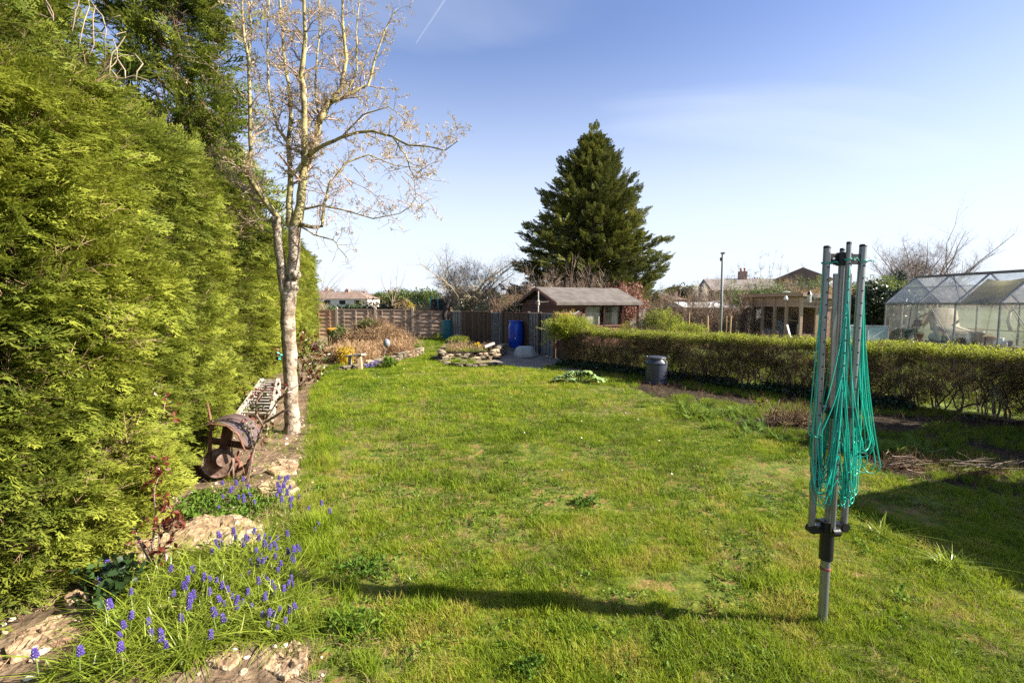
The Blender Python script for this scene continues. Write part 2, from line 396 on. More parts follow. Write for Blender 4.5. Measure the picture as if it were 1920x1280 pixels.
M_dark = surf('dark_interior', [(.012, .010, .009), (.03, .024, .02)], scale=3, rough=0.9, bump=0)
M_wpaint = surf('white_paint', [(.62, .61, .58), (.75, .74, .71)], scale=8, rough=0.5, bump=0.05)
M_curt = surf('curtain_cloth', [(.26, .22, .17), (.42, .36, .28), (.50, .45, .37)], scale=2, stretch=(6, 1, .3), rough=0.9, bump=0.2)
M_cloth = surf('shade_cloth', [(.40, .36, .16), (.56, .50, .26), (.64, .58, .34)], scale=2.5, rough=0.9, bump=0.2)
M_fleece = surf('pale_fleece', [(.35, .30, .22), (.52, .46, .37)], scale=3, rough=0.9, bump=0.4)
M_stake = surf('stake_wood', [(.28, .18, .09), (.46, .32, .18)], scale=10, stretch=(1, 1, .2), rough=0.8, bump=0.2)
M_grey = surf('weathered_pole_wood', [(.13, .13, .12), (.25, .25, .235), (.32, .32, .30)], scale=6, stretch=(1, 1, .15), rough=0.8, bump=0.4)
M_tub = surf('chalky_plastic', [(.30, .32, .29), (.42, .44, .40), (.50, .52, .47)], scale=4, rough=0.6, bump=0.1)
M_orange = surf('orange_plastic', [(.55, .20, .01), (.68, .30, .02)], scale=6, rough=0.45, bump=0.05)
M_binb = surf('red_brown_plastic', [(.10, .03, .025), (.17, .06, .045)], scale=6, rough=0.6, bump=0.1)
M_globe = surf('grey_ball', [(.13, .14, .16), (.25, .26, .29)], scale=20, rough=0.5, bump=0.4)
M_mint = surf('mint_panel', [(.42, .55, .47), (.55, .67, .58)], scale=4, rough=0.4, bump=0.05)
M_tealp = surf('teal_tube', [(.03, .28, .24), (.06, .40, .34)], scale=4, rough=0.4, bump=0)
M_net = surf('black_net', [(.02, .02, .02), (.05, .05, .05)], scale=30, rough=0.9, bump=0)
M_red = surf('red_plastic', [(.42, .04, .02), (.55, .07, .03)], scale=8, rough=0.5, bump=0)
M_terra = surf('terracotta', [(.30, .12, .07), (.44, .2, .12)], scale=12, rough=0.8, bump=0.2)
M_purple = surf('purple_plastic', [(.08, .06, .22), (.14, .1, .34)], scale=12, rough=0.5, bump=0)

def sheer(name, cols, tr):
    m, N, L, o = newmat(name); g = N.new('ShaderNodeNewGeometry'); n = N.new('ShaderNodeTexNoise'); n.inputs['Scale'].default_value = 2.5; n.inputs['Detail'].default_value = 5; L.new(g.outputs['Position'], n.inputs['Vector'])
    c = ramp(N, L, n.outputs['Fac'], cols, [.35, .65]); d = N.new('ShaderNodeBsdfDiffuse'); t = N.new('ShaderNodeBsdfTranslucent'); L.new(c, d.inputs[0]); L.new(c, t.inputs[0]); x = N.new('ShaderNodeMixShader'); x.inputs[0].default_value = tr; L.new(d.outputs[0], x.inputs[1]); L.new(t.outputs[0], x.inputs[2]); L.new(x.outputs[0], o.inputs[0]); return m
M_cloth = sheer('shade_cloth', [(.26, .22, .09), (.42, .37, .18)], .7)
M_fleece = sheer('pale_fleece', [(.36, .31, .23), (.52, .46, .37)], .4)
def glass(name, dirt=0.2, col=(.75, .82, .82), rough=0.05, dcol=(.45, .47, .46), scale=3):
    m, N, L, o = newmat(name)
    tr = N.new('ShaderNodeBsdfTransparent'); tr.inputs[0].default_value = (*col, 1)
    gl = N.new('ShaderNodeBsdfGlossy'); gl.inputs['Roughness'].default_value = rough
    fr = N.new('ShaderNodeLayerWeight'); fr.inputs[0].default_value = 0.5; pw = N.new('ShaderNodeMath'); pw.operation = 'POWER'; pw.inputs[1].default_value = 4.0; L.new(fr.outputs['Facing'], pw.inputs[0])
    mp = N.new('ShaderNodeMath'); mp.operation = 'MULTIPLY_ADD'; mp.inputs[1].default_value = 0.6; mp.inputs[2].default_value = 0.035; L.new(pw.outputs[0], mp.inputs[0])
    m1 = N.new('ShaderNodeMixShader'); L.new(mp.outputs[0], m1.inputs[0]); L.new(tr.outputs[0], m1.inputs[1]); L.new(gl.outputs[0], m1.inputs[2])
    df = N.new('ShaderNodeBsdfDiffuse'); df.inputs[0].default_value = (*dcol, 1)
    tl = N.new('ShaderNodeBsdfTranslucent'); tl.inputs[0].default_value = (*dcol, 1)
    md = N.new('ShaderNodeMixShader'); md.inputs[0].default_value = 0.5; L.new(df.outputs[0], md.inputs[1]); L.new(tl.outputs[0], md.inputs[2])
    g = N.new('ShaderNodeNewGeometry'); n = N.new('ShaderNodeTexNoise'); n.inputs['Scale'].default_value = scale; n.inputs['Detail'].default_value = 6; n.inputs['Roughness'].default_value = 0.7; L.new(g.outputs['Position'], n.inputs['Vector'])
    f = ramp(N, L, n.outputs['Fac'], [(dirt * .35,) * 3, (dirt * 1.6,) * 3], [0.35, 0.7])
    m2 = N.new('ShaderNodeMixShader'); L.new(f, m2.inputs[0]); L.new(m1.outputs[0], m2.inputs[1]); L.new(md.outputs[0], m2.inputs[2])
    L.new(m2.outputs[0], o.inputs[0]); MATS[name] = m; return m
M_glass = glass('greenhouse_glass', 0.07, col=(.95, .97, .96), scale=2)
M_glassr = glass('greenhouse_roof_glass', 0.13, col=(.95, .96, .97), dcol=(.6, .62, .6), scale=2)
M_wglass = glass('window_glass', 0.05, col=(.9, .92, .92))

# ------------------------------------------------------------------ scattering of leaf-sized pieces
SRC = {}
def source(key, meshes):
    """meshes become objects of an unlinked collection picked from by geometry nodes"""
    c = bpy.data.collections.new('pieces_' + key)
    for i, me in enumerate(meshes):
        o = bpy.data.objects.new('%s_%02d' % (key, i), me); c.objects.link(o)
    ng = bpy.data.node_groups.new('scatter_' + key, 'GeometryNodeTree')
    ng.interface.new_socket('Geometry', in_out='INPUT', socket_type='NodeSocketGeometry')
    ng.interface.new_socket('Geometry', in_out='OUTPUT', socket_type='NodeSocketGeometry')
    N, L = ng.nodes, ng.links
    gi = N.new('NodeGroupInput'); go = N.new('NodeGroupOutput')
    ci = N.new('GeometryNodeCollectionInfo'); ci.inputs['Collection'].default_value = c
    ci.inputs['Separate Children'].default_value = True; ci.inputs['Reset Children'].default_value = True
    ip = N.new('GeometryNodeInstanceOnPoints'); ip.inputs['Pick Instance'].default_value = True
    def na(nm, ty):
        a = N.new('GeometryNodeInputNamedAttribute'); a.data_type = ty; a.inputs['Name'].default_value = nm
        return next(s for s in a.outputs if s.enabled and s.name == 'Attribute')
    L.new(gi.outputs[0], ip.inputs['Points']); L.new(ci.outputs[0], ip.inputs['Instance'])
    L.new(na('idx', 'INT'), ip.inputs['Instance Index'])
    L.new(na('rot', 'FLOAT_VECTOR'), ip.inputs['Rotation'])
    L.new(na('scl', 'FLOAT_VECTOR'), ip.inputs['Scale'])
    L.new(ip.outputs[0], go.inputs[0])
    SRC[key] = (ng, len(meshes))
def scatter(name, key, pts, rot, scl, tint, parent=None, origin=None, idx=None, mat=None):
    pts = np.asarray(pts, float); n = len(pts)
    if parent is not None:
        M = np.array(parent_world(parent).inverted()); pts = pts @ M[:3, :3].T + M[:3, 3]
    me = bpy.data.meshes.new(name)
    me.vertices.add(n); me.vertices.foreach_set('co', pts.astype('f4').ravel())
    ng, k = SRC[key]
    a = me.attributes.new('rot', 'FLOAT_VECTOR', 'POINT'); a.data.foreach_set('vector', np.asarray(rot, 'f4').ravel())
    scl = np.asarray(scl, float)
    if scl.ndim == 1: scl = np.repeat(scl[:, None], 3, 1)
    a = me.attributes.new('scl', 'FLOAT_VECTOR', 'POINT'); a.data.foreach_set('vector', scl.astype('f4').ravel())
    a = me.attributes.new('tint', 'FLOAT', 'POINT'); a.data.foreach_set('value', np.clip(np.asarray(tint, float), 0, 1).astype('f4').ravel())
    if idx is None: idx = nr.integers(0, k, n)
    a = me.attributes.new('idx', 'INT', 'POINT'); a.data.foreach_set('value', np.asarray(idx, 'i4'))
    o = bpy.data.objects.new(name, me); COL.objects.link(o)
    if parent is not None: o.parent = parent
    md = o.modifiers.new('scatter', 'NODES'); md.node_group = ng
    o['kind'] = 'stuff'
    return o
def dir_rot(D, roll=None, ref=(0, 0, 1)):
    """Eulers that turn local +Y along each direction, local +Z near up (+roll)"""
    D = np.asarray(D, float); D = D / np.linalg.norm(D, axis=1)[:, None]
    ref = np.tile(np.array(ref, float), (len(D), 1))
    X = np.cross(D, ref); ln = np.linalg.norm(X, axis=1); bad = ln < 1e-3
    X[bad] = (1, 0, 0); ln[bad] = 1; X /= ln[:, None]
    Z = np.cross(X, D)
    if roll is not None:
        c, s = np.cos(roll)[:, None], np.sin(roll)[:, None]
        X, Z = X * c + Z * s, -X * s + Z * c
    # euler XYZ from matrix columns X,Y=D,Z
    sy = -X[:, 2]; ey = np.arcsin(np.clip(sy, -1, 1))
    ex = np.arctan2(D[:, 2], Z[:, 2]); ez = np.arctan2(X[:, 1], X[:, 0])
    return np.stack([ex, ey, ez], 1)

# ---- leaf-sized sources
def mk_tuft(seed, n, h, spread, w, lean=0.5, segs=3):
    r = random.Random(seed); m = MB()
    for i in range(n):
        a = r.random() * 6.283; rr = spread * math.sqrt(r.random())
        p = Vector((math.cos(a) * rr, math.sin(a) * rr, -0.008)); H = h * r.uniform(.5, 1.15)
        b = a + r.uniform(-1.2, 1.2); ln = lean * r.uniform(.2, 1.3)
        d = Vector((math.cos(b), math.sin(b), 0)); sd = Vector((-math.sin(b + r.uniform(-.8, .8)), math.cos(b), 0)).normalized()
        st = len(m.v); ww = w * r.uniform(.7, 1.2)
        for k in range(segs):
            t = k / segs
            q = p + Vector((0, 0, H * (t - .25 * ln * t * t))) + d * (H * ln * t * t)
            wk = ww * (1 - t * .75)
            m.v += [tuple(q - sd * wk / 2), tuple(q + sd * wk / 2)]; m.a += [t, t]
        q = p + Vector((0, 0, H * (1 - .25 * ln))) + d * (H * ln)
        m.v.append(tuple(q)); m.a.append(1.0)
        for k in range(segs - 1): m.f.append((st + 2 * k, st + 2 * k + 1, st + 2 * k + 3, st + 2 * k + 2))
        m.f.append((st + 2 * segs - 2, st + 2 * segs - 1, st + 2 * segs))
    return m
source('grass', [mk_tuft(i, 22, .048, .045, .0042, .8).mesh('grass_tuft', M_grass, attr=True) for i in range(6)])
source('longgrass', [mk_tuft(20 + i, 22, .13, .04, .0045, .7, 4).mesh('long_grass_tuft', M_grass, attr=True) for i in range(4)])
source('strap', [mk_tuft(40 + i, 10, .17, .03, .011, 2.0, 6).mesh('strap_leaves', M_strap, attr=True) for i in range(5)])
source('fargrass', [mk_tuft(60 + i, 34, .055, .09, .006, .8, 2).mesh('grass_patch', M_grass, attr=True) for i in range(4)])
def mk_spray(seed, L=.2, nb=9, droop=.15, wl=1.0):
    """flat fern-like conifer spray along +Y, unit from base to tip"""
    r = random.Random(seed); m = MB()
    for i in range(nb):
        t = (i + .5) / nb
        for sgn in (-1, 1):
            a = R(r.uniform(28, 52)) * sgn; bl = L * (.50 - .36 * t) * r.uniform(.75, 1.2)
            p = Vector((0, L * t, -droop * L * t * t))
            d = Vector((math.sin(a), math.cos(a), r.uniform(-.25, .2))).normalized()
            m.leaf(p, d, (r.uniform(-.4, .4), 0, 1), bl, .0075 * wl + .012 * L, t, r.uniform(-.003, .003))
            for k in range(3):
                u = .3 + .22 * k; a2 = a + sgn * R(r.uniform(25, 45)) * (1 if k % 2 else -1)
                d2 = Vector((math.sin(a2), math.cos(a2), r.uniform(-.3, .3))).normalized()
                m.leaf(p + d * bl * u, d2, (r.uniform(-.5, .5), 0, 1), bl * .5, (.006 * wl + .009 * L), min(1, t + .2 + .2 * u), 0)
    m.leaf((0, L * .85, -droop * L * .75), (0, 1, -.2), (0, 0, 1), L * .25, .012 * wl, 1.0)
    return m
def mk_twigs(seed, n, L, w, up=.6, sub=2):
    r = random.Random(seed); m = MB()
    for i in range(n):
        d = Vector((r.gauss(0, .55), r.gauss(0, .55), up + r.random())).normalized()
        p = Vector((r.gauss(0, .06) * L, r.gauss(0, .06) * L, 0)); ll = L * r.uniform(.5, 1.1)
        q = p + d * ll * .5 + Vector((r.gauss(0, .04), r.gauss(0, .04), 0)) * L; e = q + (d + Vector((r.gauss(0, .2), r.gauss(0, .2), .1))).normalized() * ll * .5
        m.tube([p, q, e], [w, w * .7, w * .3], 3, False, r.random())
        for k in range(sub):
            t = r.uniform(.3, .9); s0 = p.lerp(q, t * 2) if t < .5 else q.lerp(e, t * 2 - 1)
            d2 = (d + Vector((r.gauss(0, .7), r.gauss(0, .7), r.gauss(.1, .4)))).normalized()
            m.tube([s0, s0 + d2 * ll * .3], [w * .5, w * .2], 3, False, r.random())
    return m
source('spray', [mk_spray(100 + i, .2, 8, r_).mesh('cypress_spray', M_cyp, attr=True) for i, r_ in enumerate((.1, .25, .0, .3, .15, .4))] + [mk_spray(110 + i, .13, 6, r_, .8).mesh('cypress_spray', M_cyp, attr=True) for i, r_ in enumerate((.1, .35, -.1))] + [mk_twigs(118, 5, .22, .0025, up=.2, sub=3).mesh('bare_inner_twigs', M_twigr, attr=True)])
source('dspray', [mk_spray(120 + i, .42, 9, r_, 4.2).mesh('conifer_spray', M_con, attr=True) for i, r_ in enumerate((.1, -.15, -.3, .2))])
def mk_leafclump(seed, n, rad, L, w):
    r = random.Random(seed); m = MB()
    for i in range(n):
        d = Vector((r.gauss(0, 1), r.gauss(0, 1), r.gauss(.3, 1))).normalized()
        m.leaf(d * rad * r.random() ** .5, (d + Vector((r.gauss(0, .5), r.gauss(0, .5), r.gauss(0, .5)))).normalized(), (r.gauss(0, 1), r.gauss(0, 1), 1.2), L * r.uniform(.6, 1.2), w * r.uniform(.7, 1.2), r.random(), .002)
    return m
def leaf_source(key, mat, n=22, rad=.09, L=.035, w=.02, k=3):
    source(key, [mk_leafclump(200 + i + len(SRC) * 7, n, rad, L, w).mesh(key + '_leaves', mat, attr=True) for i in range(k)])
leaf_source('privet', M_priv, 20, .07, .030, .017)
leaf_source('ivy', M_ivy, 16, .08, .06, .055)
leaf_source('weed', M_weed, 12, .035, .045, .022)
leaf_source('shrub', M_green2, 24, .22, .09, .05)
leaf_source('laurel', M_dkleaf, 22, .22, .14, .07)
leaf_source('yellow', M_yel, 18, .10, .04, .03)
leaf_source('pink', M_pink, 22, .20, .09, .06)
leaf_source('pale', M_white, 18, .20, .08, .06)
leaf_source('rosel', M_rose, 5, .03, .045, .028)
leaf_source('bud', M_bud, 9, .010, .020, .012)
leaf_source('frond', M_dead, 22, .16, .16, .014)

source('twigs', [mk_twigs(300 + i, 7, 1.0, .008).mesh('bare_twigs', M_twig, attr=True) for i in range(3)])
source('twigsr', [mk_twigs(310 + i, 7, 1.0, .009).mesh('brown_twigs', M_twigr, attr=True) for i in range(3)])
source('litter', [mk_twigs(320 + i, 5, .25, .003, up=-.5, sub=1).mesh('dry_litter', M_dead, attr=True) for i in range(3)])
source('thintwig', [mk_twigs(330 + i, 5, .30, .0022, up=.5, sub=3).mesh('thin_twigs', M_twigr, attr=True) for i in range(3)])
def mk_fern(seed):
    r = random.Random(seed); m = MB()
    for i in range(7):
        a = r.random() * 6.28; L = r.uniform(.10, .18)
        for k in range(8):
            t = k / 8; p = Vector((math.cos(a) * L * t * .8, math.sin(a) * L * t * .8, L * (t - .4 * t * t)))
            for sg in (-1, 1):
                d = Vector((math.cos(a + sg * 1.0), math.sin(a + sg * 1.0), .3))
                m.leaf(p, d, (0, 0, 1), L * .34 * (1.05 - t), .014, t)
    return m
source('feathery', [mk_fern(400 + i).mesh('feathery_weed', M_weed, attr=True) for i in range(3)])
def mk_daisy():
    m = MB()
    for k in range(8):
        a = k * math.pi / 4; m.leaf((0, 0, .035), (math.cos(a), math.sin(a), .15), (0, 0, 1), .011, .007)
    return m
source('daisy', [mk_daisy().mesh('daisy_head', M_daisy, attr=True)])
# ------------------------------------------------------------------ ground
def gp(*pix): return [tuple(G(x, y))[:2] for x, y in pix]
def inside(px, py, poly):
    px = np.asarray(px); py = np.asarray(py); r = np.zeros(px.shape, bool); n = len(poly)
    for i in range(n):
        x1, y1 = poly[i]; x2, y2 = poly[(i + 1) % n]
        if y1 == y2: continue
        c = ((y1 > py) != (y2 > py)) & (px < (x2 - x1) * (py - y1) / (y2 - y1) + x1)
        r ^= c
    return r
LAWN = gp((560, 1420), (598, 1280), (590, 1150), (577, 1000), (582, 880), (590, 790), (594, 740), (606, 696), (680, 692), (750, 676), (770, 662), (762, 645), (780, 634), (826, 633), (838, 642), (822, 655), (818, 678), (925, 684), (990, 690), (1060, 697), (1110, 707), (1200, 732), (1290, 768), (1400, 802), (1500, 832), (1600, 860), (1680, 888), (1760, 908), (1920, 935), (2300, 1010), (2300, 1420))
PATH = gp((915, 690), (925, 668), (960, 655), (1010, 660), (1060, 668), (1130, 700), (1100, 712), (1060, 700), (990, 694))
HA = Vector((1.3, 12.46, 0)); HB = Vector((9.2, 3.78, 0))          # front foot of the right hedge
FA = Vector((-2.45, 21.6, 0)); FB = Vector((1.95, 12.5, 0)); FM = Vector((-.5, 18.8, 0))         # side fence
def side(A, B, x, y):
    d = (B - A).normalized(); return -(d.x * (y - A.y) - d.y * (x - A.x))   # >0 : right of A->B seen along it
def beyond(x, y):
    return np.where(y > 12.4, np.where(y > 18.8, -side(FA, FM, x, y), -side(FM, FB, x, y)) > 0.05, -side(HA, HB, x, y) > 0.35)
LEFTL = [(-1.0, 1.2)] + [p for p in LAWN[1:9]]
def lawn_left_x(y):
    ys = [p[1] for p in LAWN[0:8]]; xs = [p[0] for p in LAWN[0:8]]
    return np.interp(y, ys, xs)
def hz(x, y):
    x = np.asarray(x, float); y = np.asarray(y, float)
    h = 0.03 * (fbm(x, y, .7, 3) - .5) + 0.02 * (fbm(x, y, 3.0, 9) - .5)
    bed = np.clip((lawn_left_x(y) - x) / .4, 0, 1) * (y < 14)
    return h + bed * (.03 + .05 * (fbm(x, y, 2.5, 21) - .5))
def hz1(x, y): return float(hz(np.array([x]), np.array([y]))[0])

gx = np.arange(-11, 12.01, .1); gy = np.arange(.6, 24.01, .1)
X, Y = np.meshgrid(gx, gy, indexing='ij'); Z = hz(X, Y)
cx = (X[:-1, :-1] + .05); cy = (Y[:-1, :-1] + .05)
jx = cx + .25 * (fbm(cx, cy, 4, 31) - .5); jy = cy + .25 * (fbm(cx, cy, 4, 37) - .5)
cls = np.full(cx.shape, 3)
cls[jx < lawn_left_x(jy)] = 1
cls[(jx < 0) & (jy > 11.5)] = 5
cls[inside(jx, jy, PATH)] = 2
cls[inside(jx, jy, LAWN)] = 0
cls[np.array(beyond(jx, jy))] = 4
cls[jy > 23.0] = 4
cls[(cls == 3) & (jx < 1.5) & (jy > 11.2)] = 2
idx = np.arange(X.size).reshape(X.shape)
for k, nm, mt in ((0, 'lawn', M_lawn), (1, 'flower_bed_soil', M_bedsoil), (2, 'trodden_path', M_path), (3, 'border_soil', M_soil), (4, 'neighbour_ground', M_nlawn), (5, 'rough_ground', surf('rough_ground', [(.12, .10, .05), (.2, .16, .09), (.16, .18, .05)], scale=3, rough=.95, bump=.8, spec=.1))):
    I, J = np.where(cls == k)
    if len(I) == 0: continue
    q = np.stack([idx[I, J], idx[I + 1, J], idx[I + 1, J + 1], idx[I, J + 1]], 1)
    u, inv = np.unique(q, return_inverse=True); inv = inv.reshape(q.shape)
    me = bpy.data.meshes.new(nm)
    co = np.stack([X.ravel()[u], Y.ravel()[u], Z.ravel()[u]], 1)
    me.from_pydata(co.tolist(), [], inv.tolist()); me.materials.append(mt)
    me.polygons.foreach_set('use_smooth', [True] * len(me.polygons))
    o = bpy.data.objects.new(nm, me); COL.objects.link(o); o['kind'] = 'structure'
mb = MB(); n = 40
# the wide ground, rising gently to a far ridge
rs = [0, 30, 60, 120, 250, 500, 900, 2000, 4000]
for i, r_ in enumerate(rs[1:]):
    for k in range(n):
        a = 2 * math.pi * k / n; mb.v.append((r_ * math.sin(a), r_ * math.cos(a), -.09 if r_ < 200 else -.09 + (r_ - 200) * .004)); mb.a.append(0)
c0 = len(mb.v); mb.v.append((0, 0, -.09)); mb.a.append(0)
for k in range(n): mb.f.append((c0, (k + 1) % n, k))
for i in range(len(rs) - 2):
    for k in range(n):
        k2 = (k + 1) % n; mb.f.append((i * n + k, i * n + k2, (i + 1) * n + k2, (i + 1) * n + k))
tag(mb.build('ground', M_field, smooth=True), kind='structure')

def samples(n, x0, x1, y0, y1, test):
    x = nr.uniform(x0, x1, n); y = nr.uniform(y0, y1, n); m = test(x, y); return x[m], y[m]
def inview(x, y, mar=.12): return np.abs(x) < (1.0585 + mar) * y + .25
def add_grass(name, key, n, y0, y1, x0, x1, sc, label, test=None, tint0=.0, dens_seed=5, lift=0, tilt=.25, patch=.29):
    t = test or (lambda x, y: inside(x, y, LAWN))
    x, y = samples(n, x0, x1, y0, y1, lambda x, y: t(x, y) & inview(x, y))
    d = fbm(x, y, 1.6, dens_seed, 4)
    keep = nr.random(len(x)) < np.clip((d - patch) * 6, .12, 1)
    x, y, d = x[keep], y[keep], d[keep]
    k = len(x)
    big = fbm(x, y, .8, 77, 3); fine = fbm(x, y, 5, 99, 2)
    tint = .46 + .9 * (big - .5) + .95 * (fine - .5) + nr.normal(0, .16, k) + tint0 + .01
    z = hz(x, y)
    rot = np.stack([nr.normal(0, tilt, k), nr.normal(0, tilt, k), nr.uniform(0, 6.28, k)], 1)
    s = sc * nr.uniform(.65, 1.25, k) * (.42 + 1.15 * fbm(x, y, 3.1, 55, 2))
    return x, y, z + lift, rot, s, tint
def lay(name, key, parts, label):
    x = np.concatenate([p[0] for p in parts]); y = np.concatenate([p[1] for p in parts]); z = np.concatenate([p[2] for p in parts])
    o = scatter(name, key, np.stack([x, y, z], 1), np.concatenate([p[3] for p in parts]), np.concatenate([p[4] for p in parts]), np.concatenate([p[5] for p in parts]))
    return tag(o, label, 'grass', kind='stuff')
lay('lawn_grass', 'grass', [add_grass('', 'grass', 26000, 1.6, 3.6, -1.6, 4.6, .82, '', tint0=.06), add_grass('', '', 19000, 3.6, 6.5, -3.2, 6.6, 1.0, '')], 'short uneven green lawn grass with mossy yellow patches')
lay('far_lawn_grass', 'fargrass', [add_grass('', '', 19000, 6.5, 13.5, -5.5, 5, 1.0, '', tint0=.12), add_grass('', '', 4500, 13.5, 22.8, -6, -1.5, 1.2, '', tint0=.05)], 'short green grass of the far end of the lawn')
# longer grass: tufts in the lawn and a ragged fringe along the flower bed
def fringe(x, y): 
    d = x - lawn_left_x(y); return (d > -.10) & (d < .24) & (y > 1.9) & (y < 13)
def clumps(x, y): return inside(x, y, LAWN) & (fbm(x, y, 2.2, 123, 2) > .70)
lay('tall_grass', 'longgrass', [add_grass('', '', 22000, 1.8, 13, -5, 0, .75, '', test=fringe, patch=.1), add_grass('', '', 9000, 1.8, 8, -3, 6, .5, '', test=clumps, patch=.1)], 'longer ragged grass tufts along the flower bed and in the lawn')
lay('neighbour_grass', 'longgrass', [add_grass('', '', 9000, 4, 14, 1.5, 14, 1.3, '', test=lambda x, y: (np.array(beyond(x, y)) & (-side(HA, HB, x, y) > .6)), tint0=.15)], 'bright rough grass of the next garden seen through the hedge stems')
x, y = samples(60000, -3.2, 6.4, 1.7, 8, lambda x, y: inside(x, y, LAWN) & inview(x, y) & (fbm(x, y, 1.7, 501, 3) > .46)); x, y = x[:9000], y[:9000]; k = len(x)
tag(scatter('lawn_thatch', 'litter', np.stack([x, y, hz(x, y) + .008], 1), np.stack([nr.uniform(1.2, 1.9, k), nr.uniform(0, 6, k), nr.uniform(0, 6, k)], 1), nr.uniform(.12, .30, k), .25 + nr.random(k) * .5), 'dry thatch and moss straws lying in the lawn', 'thatch', kind='stuff')
# lawn weeds and daisies
def pts_in(n, x0, x1, y0, y1, test): 
    x, y = samples(n, x0, x1, y0, y1, test); return x, y, hz(x, y)
x, y, z = pts_in(26000, -3, 6, 1.8, 10, lambda x, y: inside(x, y, LAWN) & (fbm(x, y, 1.9, 201, 2) > .55) & inview(x, y))
k = len(x); k_ = min(k, 5200); x, y, z = x[:k_], y[:k_], z[:k_]; k = k_
tag(scatter('lawn_weeds', 'weed', np.stack([x, y, z + .01], 1), np.stack([nr.normal(0, .3, k), nr.normal(0, .3, k), nr.uniform(0, 6.28, k)], 1), nr.uniform(.25, .65, k), .3 + .7 * nr.random(k)), 'small leafy lawn weeds growing among the grass', 'weeds', kind='stuff')
xs, ys = [], []
for (cxp, cyp, sx, sy, q) in ((680, 705, 60, 14, 40), (960, 700, 120, 16, 60), (1010, 740, 110, 25, 30), (790, 745, 90, 22, 22), (1200, 800, 120, 40, 10), (900, 860, 250, 60, 8), (880, 715, 60, 18, 18)):
    for _ in range(q):
        g_ = G(rnd.gauss(cxp, sx), max(690, rnd.gauss(cyp, sy)))
        if inside(np.array([g_.x]), np.array([g_.y]), LAWN)[0]: xs.append(g_.x); ys.append(g_.y)
xs = np.array(xs); ys = np.array(ys); k = len(xs)
tag(scatter('daisies', 'daisy', np.stack([xs, ys, hz(xs, ys) + .02], 1), np.stack([nr.normal(0, .3, k), nr.normal(0, .3, k), nr.uniform(0, 6, k)], 1), nr.uniform(.6, 1.1, k), nr.random(k)), 'tiny white daisies dotted over the lawn', 'daisies', kind='stuff')

# ------------------------------------------------------------------ left conifer hedge
NEAR = [(-2.85, .9), (-2.55, 1.7), (-2.36, 2.35), (-2.74, 3.9), (-2.98, 4.6), (-3.35, 5.4), (-3.78, 6.35)]
FARH = [(-4.35, 6.75), (-4.75, 8.2), (-5.3, 10.5), (-6.3, 14), (-8.3, 20.2)]
def polyline_at(pl, s):
    P_ = np.array(pl, float); seg = np.linalg.norm(np.diff(P_, axis=0), axis=1); cum = np.r_[0, np.cumsum(seg)]
    t = s * cum[-1]; x = np.interp(t, cum, P_[:, 0]); y = np.interp(t, cum, P_[:, 1])
    i = np.clip(np.searchsorted(cum, t, side='right') - 1, 0, len(seg) - 1)
    d = np.diff(P_, axis=0)[i] / seg[i][:, None]
    return x, y, d, cum[-1]
def hedge_foliage(pl, n, top, key, sc, parent, bulge=.12, seed=1, inner=.2, tint0=0, label=None, topn=0, lean=0.0, zmin=.02, darkband=None):
    s = nr.random(n); h = nr.random(n) ** .95
    x, y, d, L = polyline_at(pl, s)
    nx = d[:, 1]; ny = -d[:, 0]
    z = zmin + h * (top(s) - zmin)
    lum = fbm(s * L * 1.0, z * 1.0, .9, seed, 3); fine = fbm(s * L, z * .8, 3.2, seed + 9, 2)
    off = (lum - .5) * 2.6 * bulge + (fine - .5) * .38 - nr.random(n) ** 1.5 * inner
    ft = np.clip((z - 0) / .6, 0, 1); off -= (1 - ft) * .18
    crest = np.clip((z / top(s) - .9) / .1, 0, 1); off -= crest ** 2 * .35
    x = x + nx * off; y = y + ny * off
    al = nr.normal(.15, .5, n)
    D = np.stack([nx * .9 + d[:, 0] * al * -1, ny * .9 + d[:, 1] * al * -1, nr.normal(.12 + lean, .38, n) + crest * .7], 1)
    rot = dir_rot(D, nr.normal(0, .5, n))
    tint = .50 + 1.3 * (lum - .5) + 1.6 * (fine - .5) + nr.normal(0, .18, n) + tint0
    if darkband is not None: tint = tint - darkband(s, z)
    scl = sc * nr.uniform(.5, 1.65, n)
    ax, ay, az, ar, asc, at_ = [x], [y], [z], [rot], [scl], [tint]
    if topn:
        s = nr.random(topn); x, y, d, L = polyline_at(pl, s); w = nr.random(topn) * 1.2
        x = x - d[:, 1] * w; y = y + d[:, 0] * w
        z = top(s) - .05 + (fbm(x, y, 2, seed + 3) - .5) * .4
        D = np.stack([nr.normal(0, .5, topn), nr.normal(0, .5, topn), nr.uniform(.3, 1.2, topn)], 1)
        ax.append(x); ay.append(y); az.append(z); ar.append(dir_rot(D, nr.normal(0, 1, topn))); asc.append(sc * nr.uniform(.8, 1.5, topn)); at_.append(.5 + nr.normal(0, .15, topn) + tint0)
    c = np.concatenate
    return scatter('foliage', key, np.stack([c(ax), c(ay), c(az)], 1), c(ar), c(asc), c(at_), parent)
M_core = surf('inner_branches', [(.008, .010, .004), (.022, .022, .010)], scale=8, rough=1, bump=.8, dist=.05, spec=0)
